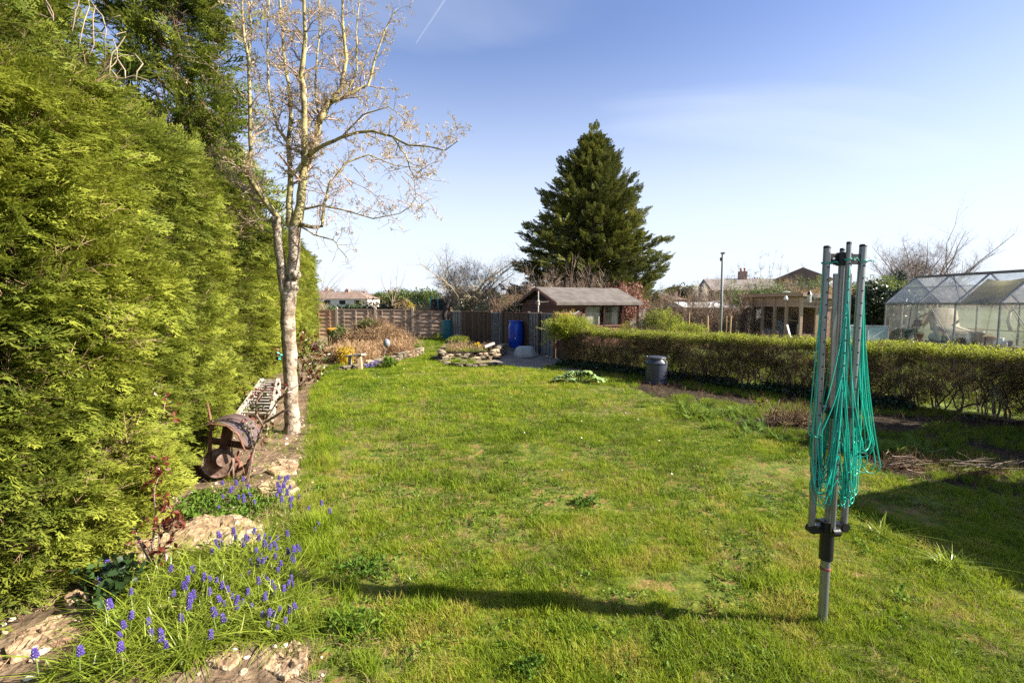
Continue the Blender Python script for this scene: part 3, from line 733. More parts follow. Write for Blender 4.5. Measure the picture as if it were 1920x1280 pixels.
def hedge_core(pl, topz, depth, inset, parent):
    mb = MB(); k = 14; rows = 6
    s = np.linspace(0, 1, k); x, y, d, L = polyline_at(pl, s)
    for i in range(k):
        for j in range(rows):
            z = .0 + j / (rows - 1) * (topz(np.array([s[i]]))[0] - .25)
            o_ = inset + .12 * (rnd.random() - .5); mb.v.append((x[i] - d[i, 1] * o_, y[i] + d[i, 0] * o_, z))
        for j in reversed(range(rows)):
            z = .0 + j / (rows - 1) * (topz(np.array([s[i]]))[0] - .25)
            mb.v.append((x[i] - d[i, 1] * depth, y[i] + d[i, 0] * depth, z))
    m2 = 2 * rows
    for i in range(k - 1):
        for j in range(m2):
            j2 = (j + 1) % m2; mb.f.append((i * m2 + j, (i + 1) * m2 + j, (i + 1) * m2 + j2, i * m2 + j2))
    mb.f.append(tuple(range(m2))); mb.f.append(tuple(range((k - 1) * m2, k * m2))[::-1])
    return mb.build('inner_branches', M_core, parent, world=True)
hn = thing('conifer_hedge', 'tall clipped yellow-green conifer hedge filling the near left side', 'hedge', (-3.2, 4, 0))
topN = lambda s: 3.08 + .10 * np.sin(s * 9)
hedge_foliage(NEAR, 28000, topN, 'spray', .76, hn, seed=41, inner=.30, topn=1600, tint0=.0, bulge=.20)
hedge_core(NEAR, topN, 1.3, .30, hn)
hf = thing('conifer_hedge', 'more distant shaded run of conifer hedge behind the grey-barked tree', 'hedge', (-5.5, 12, 0))
topF = lambda s: 3.35 + .10 * np.sin(s * 14)
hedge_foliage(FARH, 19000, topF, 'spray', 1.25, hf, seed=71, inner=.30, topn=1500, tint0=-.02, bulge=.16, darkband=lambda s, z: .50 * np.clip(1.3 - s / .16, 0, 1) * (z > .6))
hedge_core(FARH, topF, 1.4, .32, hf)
# stepped end of the near hedge
ne = [(-3.78, 6.35), (-4.6, 6.75)]
hedge_foliage(ne, 1300, lambda s: 3.4 + 0 * s, 'spray', 1.0, hn, seed=81, inner=.2, tint0=-.1)

def cyp_tree(loc, H, Rm, n, seed, label, key='spray', sc=1.9, tint0=-.1, zlo=1.5, trunk_r=.09, bark=M_dbark):
    t = thing('cypress_tree', label, 'tree', loc)
    mb = MB(); mb.tube([(0, 0, 0), (.05, 0, H * .35), (-.03, .04, H * .7), (.0, 0, H)], [trunk_r, trunk_r * .75, trunk_r * .45, .01], 8); mb.build('trunk', bark, t, smooth=True)
    r = random.Random(seed); PT, DR, TI, SC = [], [], [], []
    mb = MB(); z = zlo
    nb = int((H - zlo) * 15)
    for i in range(nb):
        z = zlo + (H - zlo) * (i + r.random()) / nb; f = (z - zlo) / (H - zlo)
        a = i * 2.4 + r.gauss(0, .4); L = Rm * (1 - f) ** .75 * r.uniform(.6, 1.15) + .15
        up = r.uniform(.2, .55); d = Vector((math.cos(a), math.sin(a), up))
        p0 = Vector((0, 0, z)); p1 = p0 + d * L * .6; p2 = p0 + d * L + Vector((0, 0, -.12 * L))
        mb.tube([p0, p1, p2], [.02, .013, .004], 4, False)
        m = int(n / nb)
        for k in range(m):
            t_ = r.uniform(.25, 1.0); q = p0.lerp(p1, t_ / .6) if t_ < .6 else p1.lerp(p2, (t_ - .6) / .4)
            q = q + Vector((r.gauss(0, .10), r.gauss(0, .10), r.gauss(0, .08)))
            e = d.normalized() * .8 + Vector((r.gauss(0, .5), r.gauss(0, .5), r.gauss(-.1, .35)))
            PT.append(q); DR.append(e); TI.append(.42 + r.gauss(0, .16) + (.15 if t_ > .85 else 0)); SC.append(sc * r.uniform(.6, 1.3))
    mb.build('branch', bark, t)
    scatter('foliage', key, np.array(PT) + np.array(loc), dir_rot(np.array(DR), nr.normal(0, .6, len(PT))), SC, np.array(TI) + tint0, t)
    return t
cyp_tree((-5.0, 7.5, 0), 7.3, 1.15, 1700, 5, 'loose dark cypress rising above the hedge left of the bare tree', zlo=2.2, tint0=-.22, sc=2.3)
cyp_tree((-4.55, 4.6, 0), 4.9, .6, 900, 6, 'untrimmed cypress top standing over the clipped hedge at upper left', zlo=2.9, tint0=.0)
0 and cyp_tree((-4.1, 3.4, 0), 4.9, 1.0, 2200, 8, 'nearest cypress top poking over the hedge at the top left corner', zlo=2.7, tint0=.02)
cyp_tree((-5.9, 9.8, 0), 4.6, 1.0, 2200, 9, 'short dark cypress over the hedge just behind the bare tree', zlo=2.4, tint0=-.12)
# dead climber stems over the hedge top
t = thing('dead_climber', 'pale dead climber stems sprawling over the top of the hedge', 'climber', tuple(P(215, 150, 4.0)))
for k, pth in enumerate([[(180, 146), (230, 148), (280, 152)], [(190, 140), (210, 100), (235, 68)], [(235, 148), (220, 110), (212, 75), (236, 60)], [(165, 110), (175, 60), (180, 10)], [(148, 90), (158, 40), (165, -5)], [(205, 142), (215, 110), (250, 105)], [(60, 20), (100, 36), (88, -5)], [(2, 45), (22, 25), (60, 28)], [(195, 80), (192, 30), (170, 2)], [(135, 60), (142, 20), (150, -10)], [(222, 148), (205, 128), (222, 108)], [(255, 150), (268, 120), (245, 100)], [(100, 40), (92, 10), (85, -12)], [(60, 50), (66, 20), (75, -10)], [(225, 30), (190, 60), (175, 58), (205, 57)]]):
    mb = MB(); Yd = 4.1 + .25 * math.sin(k * 2.1); pts = [P(x_, y_, Yd + .05 * i) for i, (x_, y_) in enumerate(pth)]
    pts = [pts[0]] + [w_ for i_ in range(len(pts) - 1) for w_ in (pts[i_].lerp(pts[i_ + 1], .5) + Vector((rnd.gauss(0, .02), 0, rnd.gauss(0, .02))), pts[i_ + 1])]; mb.tube(pts, [.0045] * (len(pts) - 1) + [.002], 5); mb.build('stem', M_rbark if k % 3 == 0 else M_abark, t, world=True, smooth=True)

# ------------------------------------------------------------------ bare trees
def wander(p, d, L, segs, r, curl=.18, trop=.0):
    pts = [Vector(p)]; d = Vector(d).normalized()
    for i in range(segs):
        d = (d + Vector((r.gauss(0, curl), r.gauss(0, curl), r.gauss(trop, curl * .6)))).normalized()
        pts.append(pts[-1] + d * L / segs)
    return pts, d
def twiggy(mb, pts, rad, r, n, L, trop, tips, lev=2, sides=4, up=.35, curl=.2, t0=.15, spread=.9, ratio=.45):
    """side shoots along a path"""
    m = len(pts) - 1
    for k in range(n):
        t = t0 + (1 - t0) * (k + r.random()) / n; f = t * m; i = min(int(f), m - 1); p = pts[i].lerp(pts[i + 1], f - i)
        ax = (pts[i + 1] - pts[i]).normalized(); rr = (rad[i] + (rad[i + 1] - rad[i]) * (f - i)) * .5
        v = Vector((r.gauss(0, 1), r.gauss(0, 1), r.gauss(0, 1))); v = (v - v.project(ax)).normalized()
        d = (v * spread + ax * .45 + Vector((0, 0, up))).normalized(); l = L * r.uniform(.5, 1.2) * (1.1 - .5 * t)
        q, e = wander(p, d, l, 4, r, curl, trop)
        rr = max(min(rr, .012 if lev == 1 else .03), .0022); ra = [rr, rr * .8, rr * .6, rr * .45, rr * .25]
        mb.tube(q, ra, sides if lev > 1 else 3, False)
        tips.append((q[-1], e))
        if lev > 1: twiggy(mb, q, ra, r, max(3, int(n * ratio)), L * .5, trop, tips, lev - 1, sides, up, curl, .1, spread, ratio)
        else:
            tips.append((q[2], e)); tips.append((q[3], e))
r = random.Random(21)
TB = G(548, 815)
tr = thing('garden_tree', 'bare pollarded tree with pale trunk and fluffy buds beside the lawn', 'tree', tuple(TB))
D0 = TB.y
def lp(pix, y0=D0, y1=None):
    y1 = y1 if y1 is not None else y0; k = len(pix) - 1
    return [P(a, b, y0 + (y1 - y0) * i / k) for i, (a, b) in enumerate(pix)]
def knobbly(mb, pix, rads, sides=14, y0=D0, y1=None, seed=1, sub=4):
    q = lp(pix, y0, y1); rr = random.Random(seed); pts = []; ra = []
    for i in range(len(q) - 1):
        for k in range(sub):
            t = k / sub; pts.append(q[i].lerp(q[i + 1], t) + Vector((rr.gauss(0, .004), rr.gauss(0, .004), 0))); ra.append((rads[i] + (rads[i + 1] - rads[i]) * t) * rr.uniform(.94, 1.08))
    pts.append(q[-1]); ra.append(rads[-1]); mb.tube(pts, ra, sides)
    return pts, ra
mb = MB(); knobbly(mb, [(547, 822), (548, 790), (546, 740), (543, 680), (541, 620), (540, 560), (545, 540), (549, 520), (552, 470), (553, 426)], [.115, .086, .080, .079, .080, .086, .086, .072, .062, .070], 16)
mb.build('trunk', M_bark, tr, smooth=True, world=True)
mb = MB(); knobbly(mb, [(541, 590), (532, 540), (525, 480), (520, 440), (517, 406)], [.05, .055, .050, .047, .052], 12, y1=D0 - .08, seed=3)
mb.build('side_trunk', M_bark, tr, smooth=True, world=True)
mb = MB(); mb.lathe([(.015, -.03), (.05, -.02), (.055, .01), (.03, .035), (.0, .04)], P(556, 515, D0 - .05), 10, (.6, -.6, .2)); mb.build('knot', M_bark, tr, smooth=True, world=True)
limbs = [
 ([(553, 432), (562, 400), (566, 350), (572, 310), (590, 280), (598, 230), (615, 200), (640, 165), (650, 110), (643, 40), (640, -60)], .062, .012, D0, D0 + .35),
 ([(572, 310), (571, 260), (570, 200), (566, 140), (572, 70), (570, 0), (574, -80)], .046, .012, D0, D0 - .3),
 ([(541, 425), (543, 380), (545, 330), (540, 270), (546, 220), (541, 160), (532, 100), (527, 40), (520, -60)], .040, .010, D0, D0 + .2),
 ([(524, 412), (514, 398), (492, 370), (468, 335), (470, 280), (468, 200), (466, 110), (455, 50), (452, -50)], .040, .010, D0, D0 - .35),
 ([(466, 110), (470, 50), (462, -40)], .018, .008, D0 - .2, D0 - .1),
 ([(580, 290), (602, 275), (640, 258), (670, 248), (700, 246), (735, 256), (765, 272), (800, 274), (835, 282), (862, 262)], .026, .004, D0, D0 - .5),
 ([(598, 230), (615, 190), (640, 185), (668, 168), (690, 160), (703, 110), (720, 60), (742, 20)], .034, .006, D0 + .1, D0 + .5),
 ([(560, 420), (585, 426), (604, 425), (608, 380), (620, 340), (650, 305), (690, 290), (740, 310), (790, 315)], .026, .004, D0, D0 + .4),
 ([(540, 418), (560, 395), (600, 385), (650, 395), (700, 410), (750, 400), (780, 380)], .018, .003, D0, D0 + .1),
 ([(524, 410), (505, 385), (480, 375), (450, 350), (425, 320), (410, 290)], .026, .004, D0, D0 + .3),
 ([(545, 330), (565, 310), (582, 300), (600, 240), (590, 160), (600, 60), (596, -50)], .022, .008, D0 - .1, D0 + .4),
 ([(530, 420), (500, 412), (470, 415), (440, 435)], .014, .003, D0, D0 - .2),
 ([(541, 270), (520, 240), (505, 180), (500, 90), (505, -30)], .020, .007, D0 + .1, D0 + .3),
 ([(650, 180), (670, 130), (668, 60), (680, -40)], .016, .006, D0 + .3, D0 + .5),
 ([(565, 425), (590, 440), (625, 450), (640, 470), (655, 490)], .013, .003, D0, D0 - .2),
 ([(468, 190), (440, 175), (410, 140), (395, 125)], .011, .003, D0 - .2, D0 - .3),
 ([(735, 256), (760, 290), (775, 330), (780, 370), (760, 400)], .010, .003, D0 - .3, D0 - .3),
 ([(640, 258), (680, 215), (730, 200), (780, 240)], .012, .003, D0 - .1, D0 - .2),
]
tips = []; tw = MB()
for i, (pix, r0, r1, a, b) in enumerate(limbs):
    k = len(pix) - 1; mb = MB(); ra = [r0 + (r1 - r0) * (j / k) ** .8 for j in range(k + 1)]
    pts, rr_ = knobbly(mb, pix, ra, 9 if r0 > .02 else 6, a, b, seed=30 + i, sub=3)
    mb.build('branch', M_limb, tr, smooth=True, world=True)
    Lk = sum((pts[j + 1] - pts[j]).length for j in range(len(pts) - 1))
    twiggy(tw, pts, rr_, r, int(4 + Lk * 7.5), .40, -.01, tips, 2, 4, .30, .2, .2)
# weeping tips lower right
for k in range(34):
    p = P(rnd.uniform(560, 790), rnd.uniform(300, 400), D0 + rnd.uniform(-.4, .5)); 
    q, e = wander(p, (rnd.uniform(.2, .9), rnd.gauss(0, .4), rnd.uniform(-.5, .2)), rnd.uniform(.3, .6), 5, r, .2, -.10); tw.tube(q, [.006, .005, .004, .003, .003, .002], 3, False); tips += [(q[-1], e), (q[-2], e)]
    twiggy(tw, q, [.005] * 6, r, 5, .2, -.05, tips, 1)
o = tw.build('twigs', M_twigg, tr, world=True); o['kind'] = 'stuff'
tp = [(p, e) for p, e in tips if p.z > 2.2]
sel = [q for q in tp if r.random() < (.55 if q[0].z > 3.1 else .14)]
scatter('buds', 'bud', [tuple(p) for p, e in sel], dir_rot(np.array([tuple(e) for p, e in sel])), nr.uniform(.6, 1.35, len(sel)), nr.random(len(sel)), tr)

def bare_tree(name, label, loc, H, Wd, seed, bark, nl=7, lev=2, trunk_h=.35, r0=.12, tr_=0.0, n=9, Ls=.3, group=None, up=.3, cat='tree', spread=.9, flat=.5):
    t = thing(name, label, cat, loc, group=group); r = random.Random(seed)
    mb = MB(); th = H * trunk_h; tp_ = [(0, 0, -.05), (r.gauss(0, .03) * H, 0, th * .5), (r.gauss(0, .04) * H, r.gauss(0, .04) * H, th)]; mb.tube(tp_, [r0 * 1.2, r0, r0 * .85], 9); mb.build('trunk', bark, t, smooth=True)
    tips = []; lm = MB(); tw = MB()
    for i in range(nl):
        a = i * 2.4 + r.gauss(0, .3); el = r.uniform(flat, 1.5 if i else 1.9)
        d = Vector((math.cos(a), math.sin(a), el)); d.normalize(); L = (H - th) / max(d.z, .55) * r.uniform(.75, 1.0)
        if abs(d.x) * L > Wd * .6: L = Wd * .6 / abs(d.x)
        pts, e = wander(tp_[-1], d, L, 6, r, .12, tr_); ra = [r0 * .36 * (1 - .14 * k) for k in range(7)]; lm.tube(pts, ra, 6, False)
        twiggy(tw, pts, ra, r, n, H * Ls, tr_, tips, lev, 3, up, .18, .15, spread)
    lm.build('branches', bark, t, smooth=True); o = tw.build('twigs', bark, t); o['kind'] = 'stuff'
    return t
# ------------------------------------------------------------------ far fence of horizontal boards (6 ft panels)
FY = 23.0
fence = thing('board_fence', 'brown horizontal board fence across the far end of the garden', 'fence', (-5, FY, 0))
def far_panel(x0, x1, top, mat_, bat):
    w = x1 - x0; cx = (x0 + x1) / 2
    pm = MB(); pm.box((0, .035, top / 2), (w - .01, .012, top - .04)); p_ = pm.build('fence_panel', mat_, fence, loc=(cx + 5, 0, 0))
    n = 7; bh = top / n
    sl = MB(); sl.box((0, 0, 0), (w - .012, .016, bh + .02), (R(-10), 0, 0)); me = sl.mesh('slat', mat_)
    for k in range(n):
        o = bpy.data.objects.new('slat', me); COL.objects.link(o); o.parent = p_; o.location = (0, -.004, bh * (k + .5))
    for k in range(bat):
        m2 = MB(); m2.box((0, 0, 0), (.035, .02, top - .03)); m2.build('batten', mat_, p_, loc=(w * ((k + .5) / bat - .5), -.038, top / 2))
    m2 = MB(); m2.box((0, -.005, top + .012), (w, .07, .03)); m2.build('capping', mat_, p_)
px0 = -13.4; xs_ = [(-960 + 567) / F * FY - 1.78 * k for k in range(3, 0, -1)] + [(p_ - 960) / F * FY for p_ in (565, 632, 704, 774, 846, 918, 990, 1062)]
tops = [1.28, 1.28, 1.28, 1.27, 1.31, 1.30, 1.24, 1.22, 1.24, 1.25]
for i in range(len(xs_) - 1):
    a, b = xs_[i] + .06, xs_[i + 1] - .06
    far_panel(a, b, tops[i % 10], M_slat if i in (0, 1, 2, 3) else M_slatg, 3)
for i, x_ in enumerate(xs_):
    m2 = MB(); m2.box((0, 0, .70), (.10, .10, 1.42)); m2.box((0, 0, 1.43), (.08, .08, .05), taper=.3); m2.build('fence_post', M_conc if 3 < i < 7 else M_slat, fence, loc=(x_ + 5, 0, 0))

# ------------------------------------------------------------------ dark side fence
sf = thing('side_fence', 'dark and grey lapped fence running behind the blue barrel', 'fence', (FA.x, FA.y, 0))
dv1 = (FM - FA); L1_ = dv1.length; dv1.normalize(); dv2 = (FB - FM).normalized()
def fang(s): d_ = dv1 if s < L1_ else dv2; return math.atan2(d_.y, d_.x)
def fpt(s): return FA + dv1 * s if s < L1_ else FM + dv2 * (s - L1_)
def x_to_s(px):
    k = (px - 960) / F
    if px < 936: return (FA.x - k * FA.y) / (k * dv1.y - dv1.x)
    return L1_ + (FM.x - k * FM.y) / (k * dv2.y - dv2.x)
segs_ = [(846, 866, 1), (866, 921, 0), (921, 935, 1), (937, 944, 1), (944, 991, 0), (991, 1012, 1), (1014, 1041, 1), (1044, 1066, 0), (1066, 1092, 1)]
topz = [1.22, 1.24, 1.22, 1.22, 1.25, 1.27, 1.27, 1.27, 1.27]
for i, (a, b, g_) in enumerate(segs_):
    s0, s1 = x_to_s(a), x_to_s(b); s0, s1 = min(s0, s1), max(s0, s1); c = fpt((s0 + s1) / 2); w = s1 - s0; top = topz[i]
    loc = (c.x - FA.x, c.y - FA.y, 0)
    mt = M_gfence if g_ else M_dfence
    pm = MB(); pm.box((0, .03, top / 2), (w - .02, .012, top)); p_ = pm.build('fence_panel', mt, sf, loc=loc); p_.rotation_euler = (0, 0, fang((s0 + s1) / 2))
    if g_ == 0:
        nb = max(3, int(w / .15)); me = MB().box((0, 0, top / 2), (w / nb - .012, .018, top - .02)).mesh('upright_board', mt)
        for k in range(nb):
            for sd in (-1,):
                o = bpy.data.objects.new('upright_board', me); COL.objects.link(o); o.parent = p_; o.location = (w * ((k + .5) / nb - .5), sd * .012 + .006 * (k % 2), rnd.uniform(-.015, .015))
    else:
        nb = 10; me = MB().box((0, 0, 0), (w - .03, .014, top / nb + .012), (R(7), 0, 0)).mesh('slat', mt)
        for k in range(nb):
            o = bpy.data.objects.new('slat', me); COL.objects.link(o); o.parent = p_; o.location = (0, .01, top * (k + .5) / nb)
        for k in range(4):
            o = MB().box((0, 0, 0), (.035, .02, top)).build('batten', mt, p_, loc=(w * ((k + .5) / 4 - .5), -.018, top / 2))
    o = MB().box((0, 0, 0), (w, .06, .03)).build('capping', mt, p_, loc=(0, .01, top + .016))
for px in (846, 921, 944, 991, 1013, 1042, 1093):
    s0 = x_to_s(px); c = fpt(s0); m2 = MB(); m2.box((0, 0, .67), (.09, .09, 1.34)); o = m2.build('fence_post', M_dfence, sf, loc=(c.x - FA.x, c.y - FA.y, 0)); o.rotation_euler = (0, 0, fang(s0))

# ------------------------------------------------------------------ barrels, tub, bins
def barrel(name, label, loc, prof, mat_, extras, cat='barrel', rz=0):
    t = thing(name, label, cat, loc, rz); m = MB(); m.lathe(prof, sides=28); o = m.build('body', mat_, t); smooth_by_angle(o, 40)
    extras(t); return t
def ex_blue(t):
    m = MB(); m.lathe([(.20, .862), (.225, .865), (.235, .88), (.235, .905), (.22, .91), (.215, .885), (0, .885)], sides=28); o = m.build('lid', M_blue, t); smooth_by_angle(o, 40)
    for z_ in (.24, .27):
        pass
    m = MB(); m.tube([(-.02, -.262, .34), (-.02, -.31, .34), (-.02, -.33, .31)], .014, 8); m.box((-.02, -.305, .365), (.05, .012, .014)); m.build('tap', M_wpaint, t, smooth=False)
    for sx in (-1, 1):
        m = MB(); m.tube([(sx * .10, -.05, .905), (sx * .10, -.05, .925)], .03, 10); m.build('bung', M_blue, t)
BP = Vector((.13, 16.45, .10))
barrel('water_barrel', 'bright blue plastic water barrel with small tap against the side fence', tuple(BP), [(.0, 0), (.19, 0), (.205, .02), (.215, .06), (.245, .14), (.262, .26), (.265, .42), (.262, .60), (.250, .72), (.228, .80), (.212, .84), (.21, .868), (.2, .87)], M_blue, ex_blue)
def ex_teal(t):
    m = MB(); m.lathe([(.22, .80), (.235, .80), (.235, .83), (.20, .845), (0, .85)], sides=24); o = m.build('lid', M_teal, t); smooth_by_angle(o, 40)
    for z_ in (.2, .42, .62):
        m = MB(); rr = .255 if z_ < .6 else .245; m.lathe([(rr, z_ - .012), (rr + .008, z_), (rr, z_ + .012)], sides=28); o = m.build('hoop', M_teal, t, smooth=True)
GP = G(842, 633)
barrel('water_butt', 'faded teal ribbed water butt in the corner of the two fences', (GP.x, 22.1, 0), [(.0, 0), (.20, 0), (.225, .05), (.25, .2), (.258, .42), (.248, .62), (.225, .80), (.20, .81)], M_teal, ex_teal)
# milk-churn shaped bin by the hedge
BN = G(1230, 719)
t = thing('plastic_churn', 'dark blue-grey churn-shaped plastic bin standing in front of the right hedge', 'bin', tuple(BN), R(-8))
m = MB(); m.lathe([(0, 0), (.20, 0), (.222, .012), (.222, .05), (.212, .06), (.212, .40), (.218, .41), (.218, .43), (.205, .445), (.165, .50), (.16, .52), (.15, .52)], sides=36); o = m.build('body', M_churn, t); smooth_by_angle(o, 30)
m = MB(); m.lathe([(.168, .505), (.178, .51), (.178, .545), (.168, .55), (.09, .556), (.0, .556)], sides=36); o = m.build('lid', M_churn, t); smooth_by_angle(o, 30)
for sx in (-1, 1):
    m = MB(); a = [Vector((sx * (.205 + .028 * math.cos(q) * 1), -.02, .535 + .028 * math.sin(q))) for q in np.linspace(0, 6.283, 13)]; m.tube(a, .006, 6); m.build('ring_handle', M_alu if sx < 0 else M_churn, t, smooth=True)
m = MB(); m.beam((.13, -.125, .53), (.17, -.14, .44), .03, .015); m.beam((.17, -.14, .44), (.155, -.15, .40), .02, .012); m.build('clamp', M_alu, t)
m = MB(); m.tube([(.185 * math.cos(q), .185 * math.sin(q), .527) for q in np.linspace(0, 6.283, 33)], .006, 5); m.build('clamp_band', M_alu, t, smooth=True)
# upturned pale tub
TP = G(982, 668)
t = thing('upturned_tub', 'pale chalky five-sided tub lying upside down by the blue barrel', 'tub', tuple(TP), R(12))
m = MB(); ring0 = [(-.36, -.12), (-.14, -.30), (.20, -.28), (.38, -.06), (.20, .22), (-.22, .22)]; ring1 = [(x_ * .62 + .03, y_ * .62 + .02) for x_, y_ in ring0]
for j, (rg, z_) in enumerate(((ring0, .0), (ring0, .03), ([(x_ * .97, y_ * .97) for x_, y_ in ring0], .10), ([(x_ * .80 + .01, y_ * .8) for x_, y_ in ring0], .26), (ring1, .31))):
    for x_, y_ in rg: m.v.append((x_, y_, z_)); m.a.append(0)
for j in range(4):
    for k in range(6): k2 = (k + 1) % 6; m.f.append((j * 6 + k, j * 6 + k2, j * 6 + 6 + k2, j * 6 + 6 + k))
m.f.append(tuple(range(24, 30)))
o = m.build('shell', M_tub, t); bv = o.modifiers.new('bevel', 'BEVEL'); bv.width = .03; bv.segments = 3; smooth_by_angle(o, 50)
m = MB(); m.tube([(x_ * 1.03, y_ * 1.03, .015) for x_, y_ in ring0 + ring0[:1]], .016, 6); m.build('rim', M_tub, t, smooth=True)
# bin with orange lid
OP = P(625, 640, 18.0); OP.z = 0
t = thing('lidded_bin', 'red-brown bin with a bright orange lid near the far fence', 'bin', (OP.x, 18.0, 0))
m = MB(); m.lathe([(0, .12), (.19, .12), (.215, .60), (.20, .60)], sides=24); o = m.build('body', M_binb, t); smooth_by_angle(o, 40)
m = MB(); m.lathe([(.225, .59), (.235, .60), (.235, .655), (.20, .69), (.0, .71)], sides=24); o = m.build('lid', M_orange, t); smooth_by_angle(o, 40)
m = MB(); m.box((0, 0, .06), (.5, .45, .12)); m.build('plinth', M_stone, t)

# ------------------------------------------------------------------ dry stone walls
def rock(mb, c, d, seed, rough=.22):
    """rounded uneven stone: squashed icosphere-like box"""
    r = random.Random(seed); b = len(mb.v); rings = [(-.5, .62), (-.28, .98), (.22, 1.0), (.5, .66)]; k = 7
    a0 = r.random() * 6
    for z_, s_ in rings:
        for j in range(k):
            a = a0 + 2 * math.pi * j / k; q = s_ * (1 + r.gauss(0, rough * .6)); ca, sa = math.cos(a), math.sin(a)
            sq = 1 / max(abs(ca), abs(sa)) ** .6
            mb.v.append((c[0] + ca * q * sq * d[0] / 2, c[1] + sa * q * sq * d[1] / 2, c[2] + (z_ + r.gauss(0, .05)) * d[2])); mb.a.append(0)
    for i in range(3):
        for j in range(k): j2 = (j + 1) % k; mb.f.append((b + i * k + j, b + i * k + j2, b + (i + 1) * k + j2, b + (i + 1) * k + j))
    mb.f.append(tuple(b + j for j in reversed(range(k)))); mb.f.append(tuple(b + 3 * k + j for j in range(k)))
stone_meshes = []
for i in range(10):
    m = MB(); rock(m, (0, 0, 0), (1, 1, 1), 900 + i); stone_meshes.append(m.mesh('stone', M_stone))
for i in range(4):
    m = MB(); rock(m, (0, 0, 0), (1, 1, 1), 950 + i); stone_meshes.append(m.mesh('stone', surf('ochre_stone', [(.20, .14, .09), (.34, .25, .16), (.42, .33, .22)], scale=6, rough=.9, bump=.6) if i == 0 else MATS['ochre_stone']))
def stone_wall(label, path, H, course=.055, th=.2, cat='wall', jit=.012, nmax=200):
    base = path[0]; t = thing('dry_stone_wall', label, cat, (base[0], base[1], 0)); cnt = 0
    for i in range(len(path) - 1):
        a = Vector(path[i]); b = Vector(path[i + 1]); L = (b - a).length; d = (b - a) / L; h0 = H[i]; h1 = H[i + 1]; rows = int(max(h0, h1) / course)
        for row in range(rows):
            s = -rnd.random() * .1
            while s < L and cnt < nmax:
                w = rnd.uniform(.12, .34); c = s + w / 2; hh = h0 + (h1 - h0) * c / L
                if row * course < hh - .01:
                    p = a + d * c; o = bpy.data.objects.new('stone', rnd.choice(stone_meshes)); COL.objects.link(o); o.parent = t
                    o.location = (p.x - base[0] + rnd.gauss(0, jit), p.y - base[1] + rnd.gauss(0, jit), (row + .5) * course); o.scale = (w * .98, th * rnd.uniform(.8, 1.15), course * rnd.uniform(.85, 1.08)); o.rotation_euler = (rnd.gauss(0, .05), rnd.gauss(0, .05), math.atan2(d.y, d.x) + rnd.gauss(0, .08)); cnt += 1
                s += w + .006
    m = MB()
    for i in range(len(path) - 1):
        a = Vector(path[i]); b = Vector(path[i + 1]); m.beam((a.x - base[0], a.y - base[1], min(H[i], H[i + 1]) * .45), (b.x - base[0], b.y - base[1], min(H[i], H[i + 1]) * .45), th * .6, min(H[i], H[i + 1]) * .85)
    m.build('rubble_core', M_soil, t)
    return t
def g2(px, py): v = G(px, py); return (v.x, v.y)
stone_wall('low dry stone wall round the raised bed right of the gap', [g2(826, 668), g2(834, 678), g2(880, 676), g2(925, 674), (G(945, 668).x, G(945, 664).y + .3)], [.22, .26, .27, .27, .34], nmax=230)
stone_wall('loose row of flat stones at the foot of the raised bed', [g2(822, 672), g2(840, 685), g2(885, 688), g2(930, 684)], [.07, .10, .08, .08], course=.07, th=.26)
stone_wall('low tumbled stone edging in front of the brush pile', [g2(640, 694), g2(690, 688), g2(745, 676), g2(790, 664)], [.10, .16, .2, .22], nmax=150)
# soil in the raised bed
m = MB(); m.v = []; ring = [g2(832, 668), g2(880, 668), g2(928, 666), g2(940, 655), g2(885, 650), g2(838, 652)]
m.prism([(x_, y_, 0) for x_, y_ in ring][::-1], (0, 0, .13)); o = m.build('raised_bed_soil', M_soil); o['kind'] = 'structure'
t = thing('timber_offcut', 'pale weathered timber lying on the end of the raised bed wall', 'timber', tuple(P(915, 648, 13.5)), 0)
m = MB(); m.beam(P(908, 650, 13.4), P(926, 643, 13.6), .09, .06); m.build('plank', M_paintw, t, world=True)
t.location = t.location
# ------------------------------------------------------------------ generic plants
def blob(name, label, cat, c, rad, n, key, sc, tint=(.5, .15), group=None, part='foliage', up=.3, shell=.5, parent=None, zmin=.03, noise=.3, stems=None, seed=1, flat=None):
    t = parent or thing(name, label, cat, (c[0], c[1], 0), group=group)
    d = nr.normal(0, 1, (n, 3)); d /= np.linalg.norm(d, axis=1)[:, None]
    rr = (shell + (1 - shell) * nr.random(n)) ; lob = 1 + noise * (fbm(d[:, 0] * 2 + d[:, 2], d[:, 1] * 2 + seed, 1.5, seed) - .5) * 2
    p = d * (rr * lob)[:, None] * np.array(rad) + np.array(c)
    m = p[:, 2] > zmin; p = p[m]; d = d[m]
    D = d + nr.normal(0, .4, d.shape); D[:, 2] += up
    lum = fbm(p[:, 0], p[:, 2] + p[:, 1], 1.2 / max(rad), seed + 4)
    scatter(part, key, p, dir_rot(D, nr.normal(0, 1, len(p))) if key in ('spray', 'dspray') else np.stack([nr.normal(0, .5, len(p)), nr.normal(0, .5, len(p)), nr.uniform(0, 6.28, len(p))], 1), sc * nr.uniform(.6, 1.3, len(p)), tint[0] + nr.normal(0, tint[1], len(p)) + (lum - .5) * .6, t)
    if stems:
        mb = MB(); r = random.Random(seed)
        for k in range(stems):
            a = r.random() * 6.28; e = Vector((rad[0] * .6 * math.cos(a), rad[1] * .6 * math.sin(a), c[2] + rad[2] * .5)); q = [Vector((e.x * .1, e.y * .1, -.02)), Vector((e.x * .5, e.y * .5, e.z * .55)), e]
            mb.tube(q, [max(.012, rad[0] * .02), .01, .005], 5, False)
        mb.build('stems', M_dbark, t)
    return t
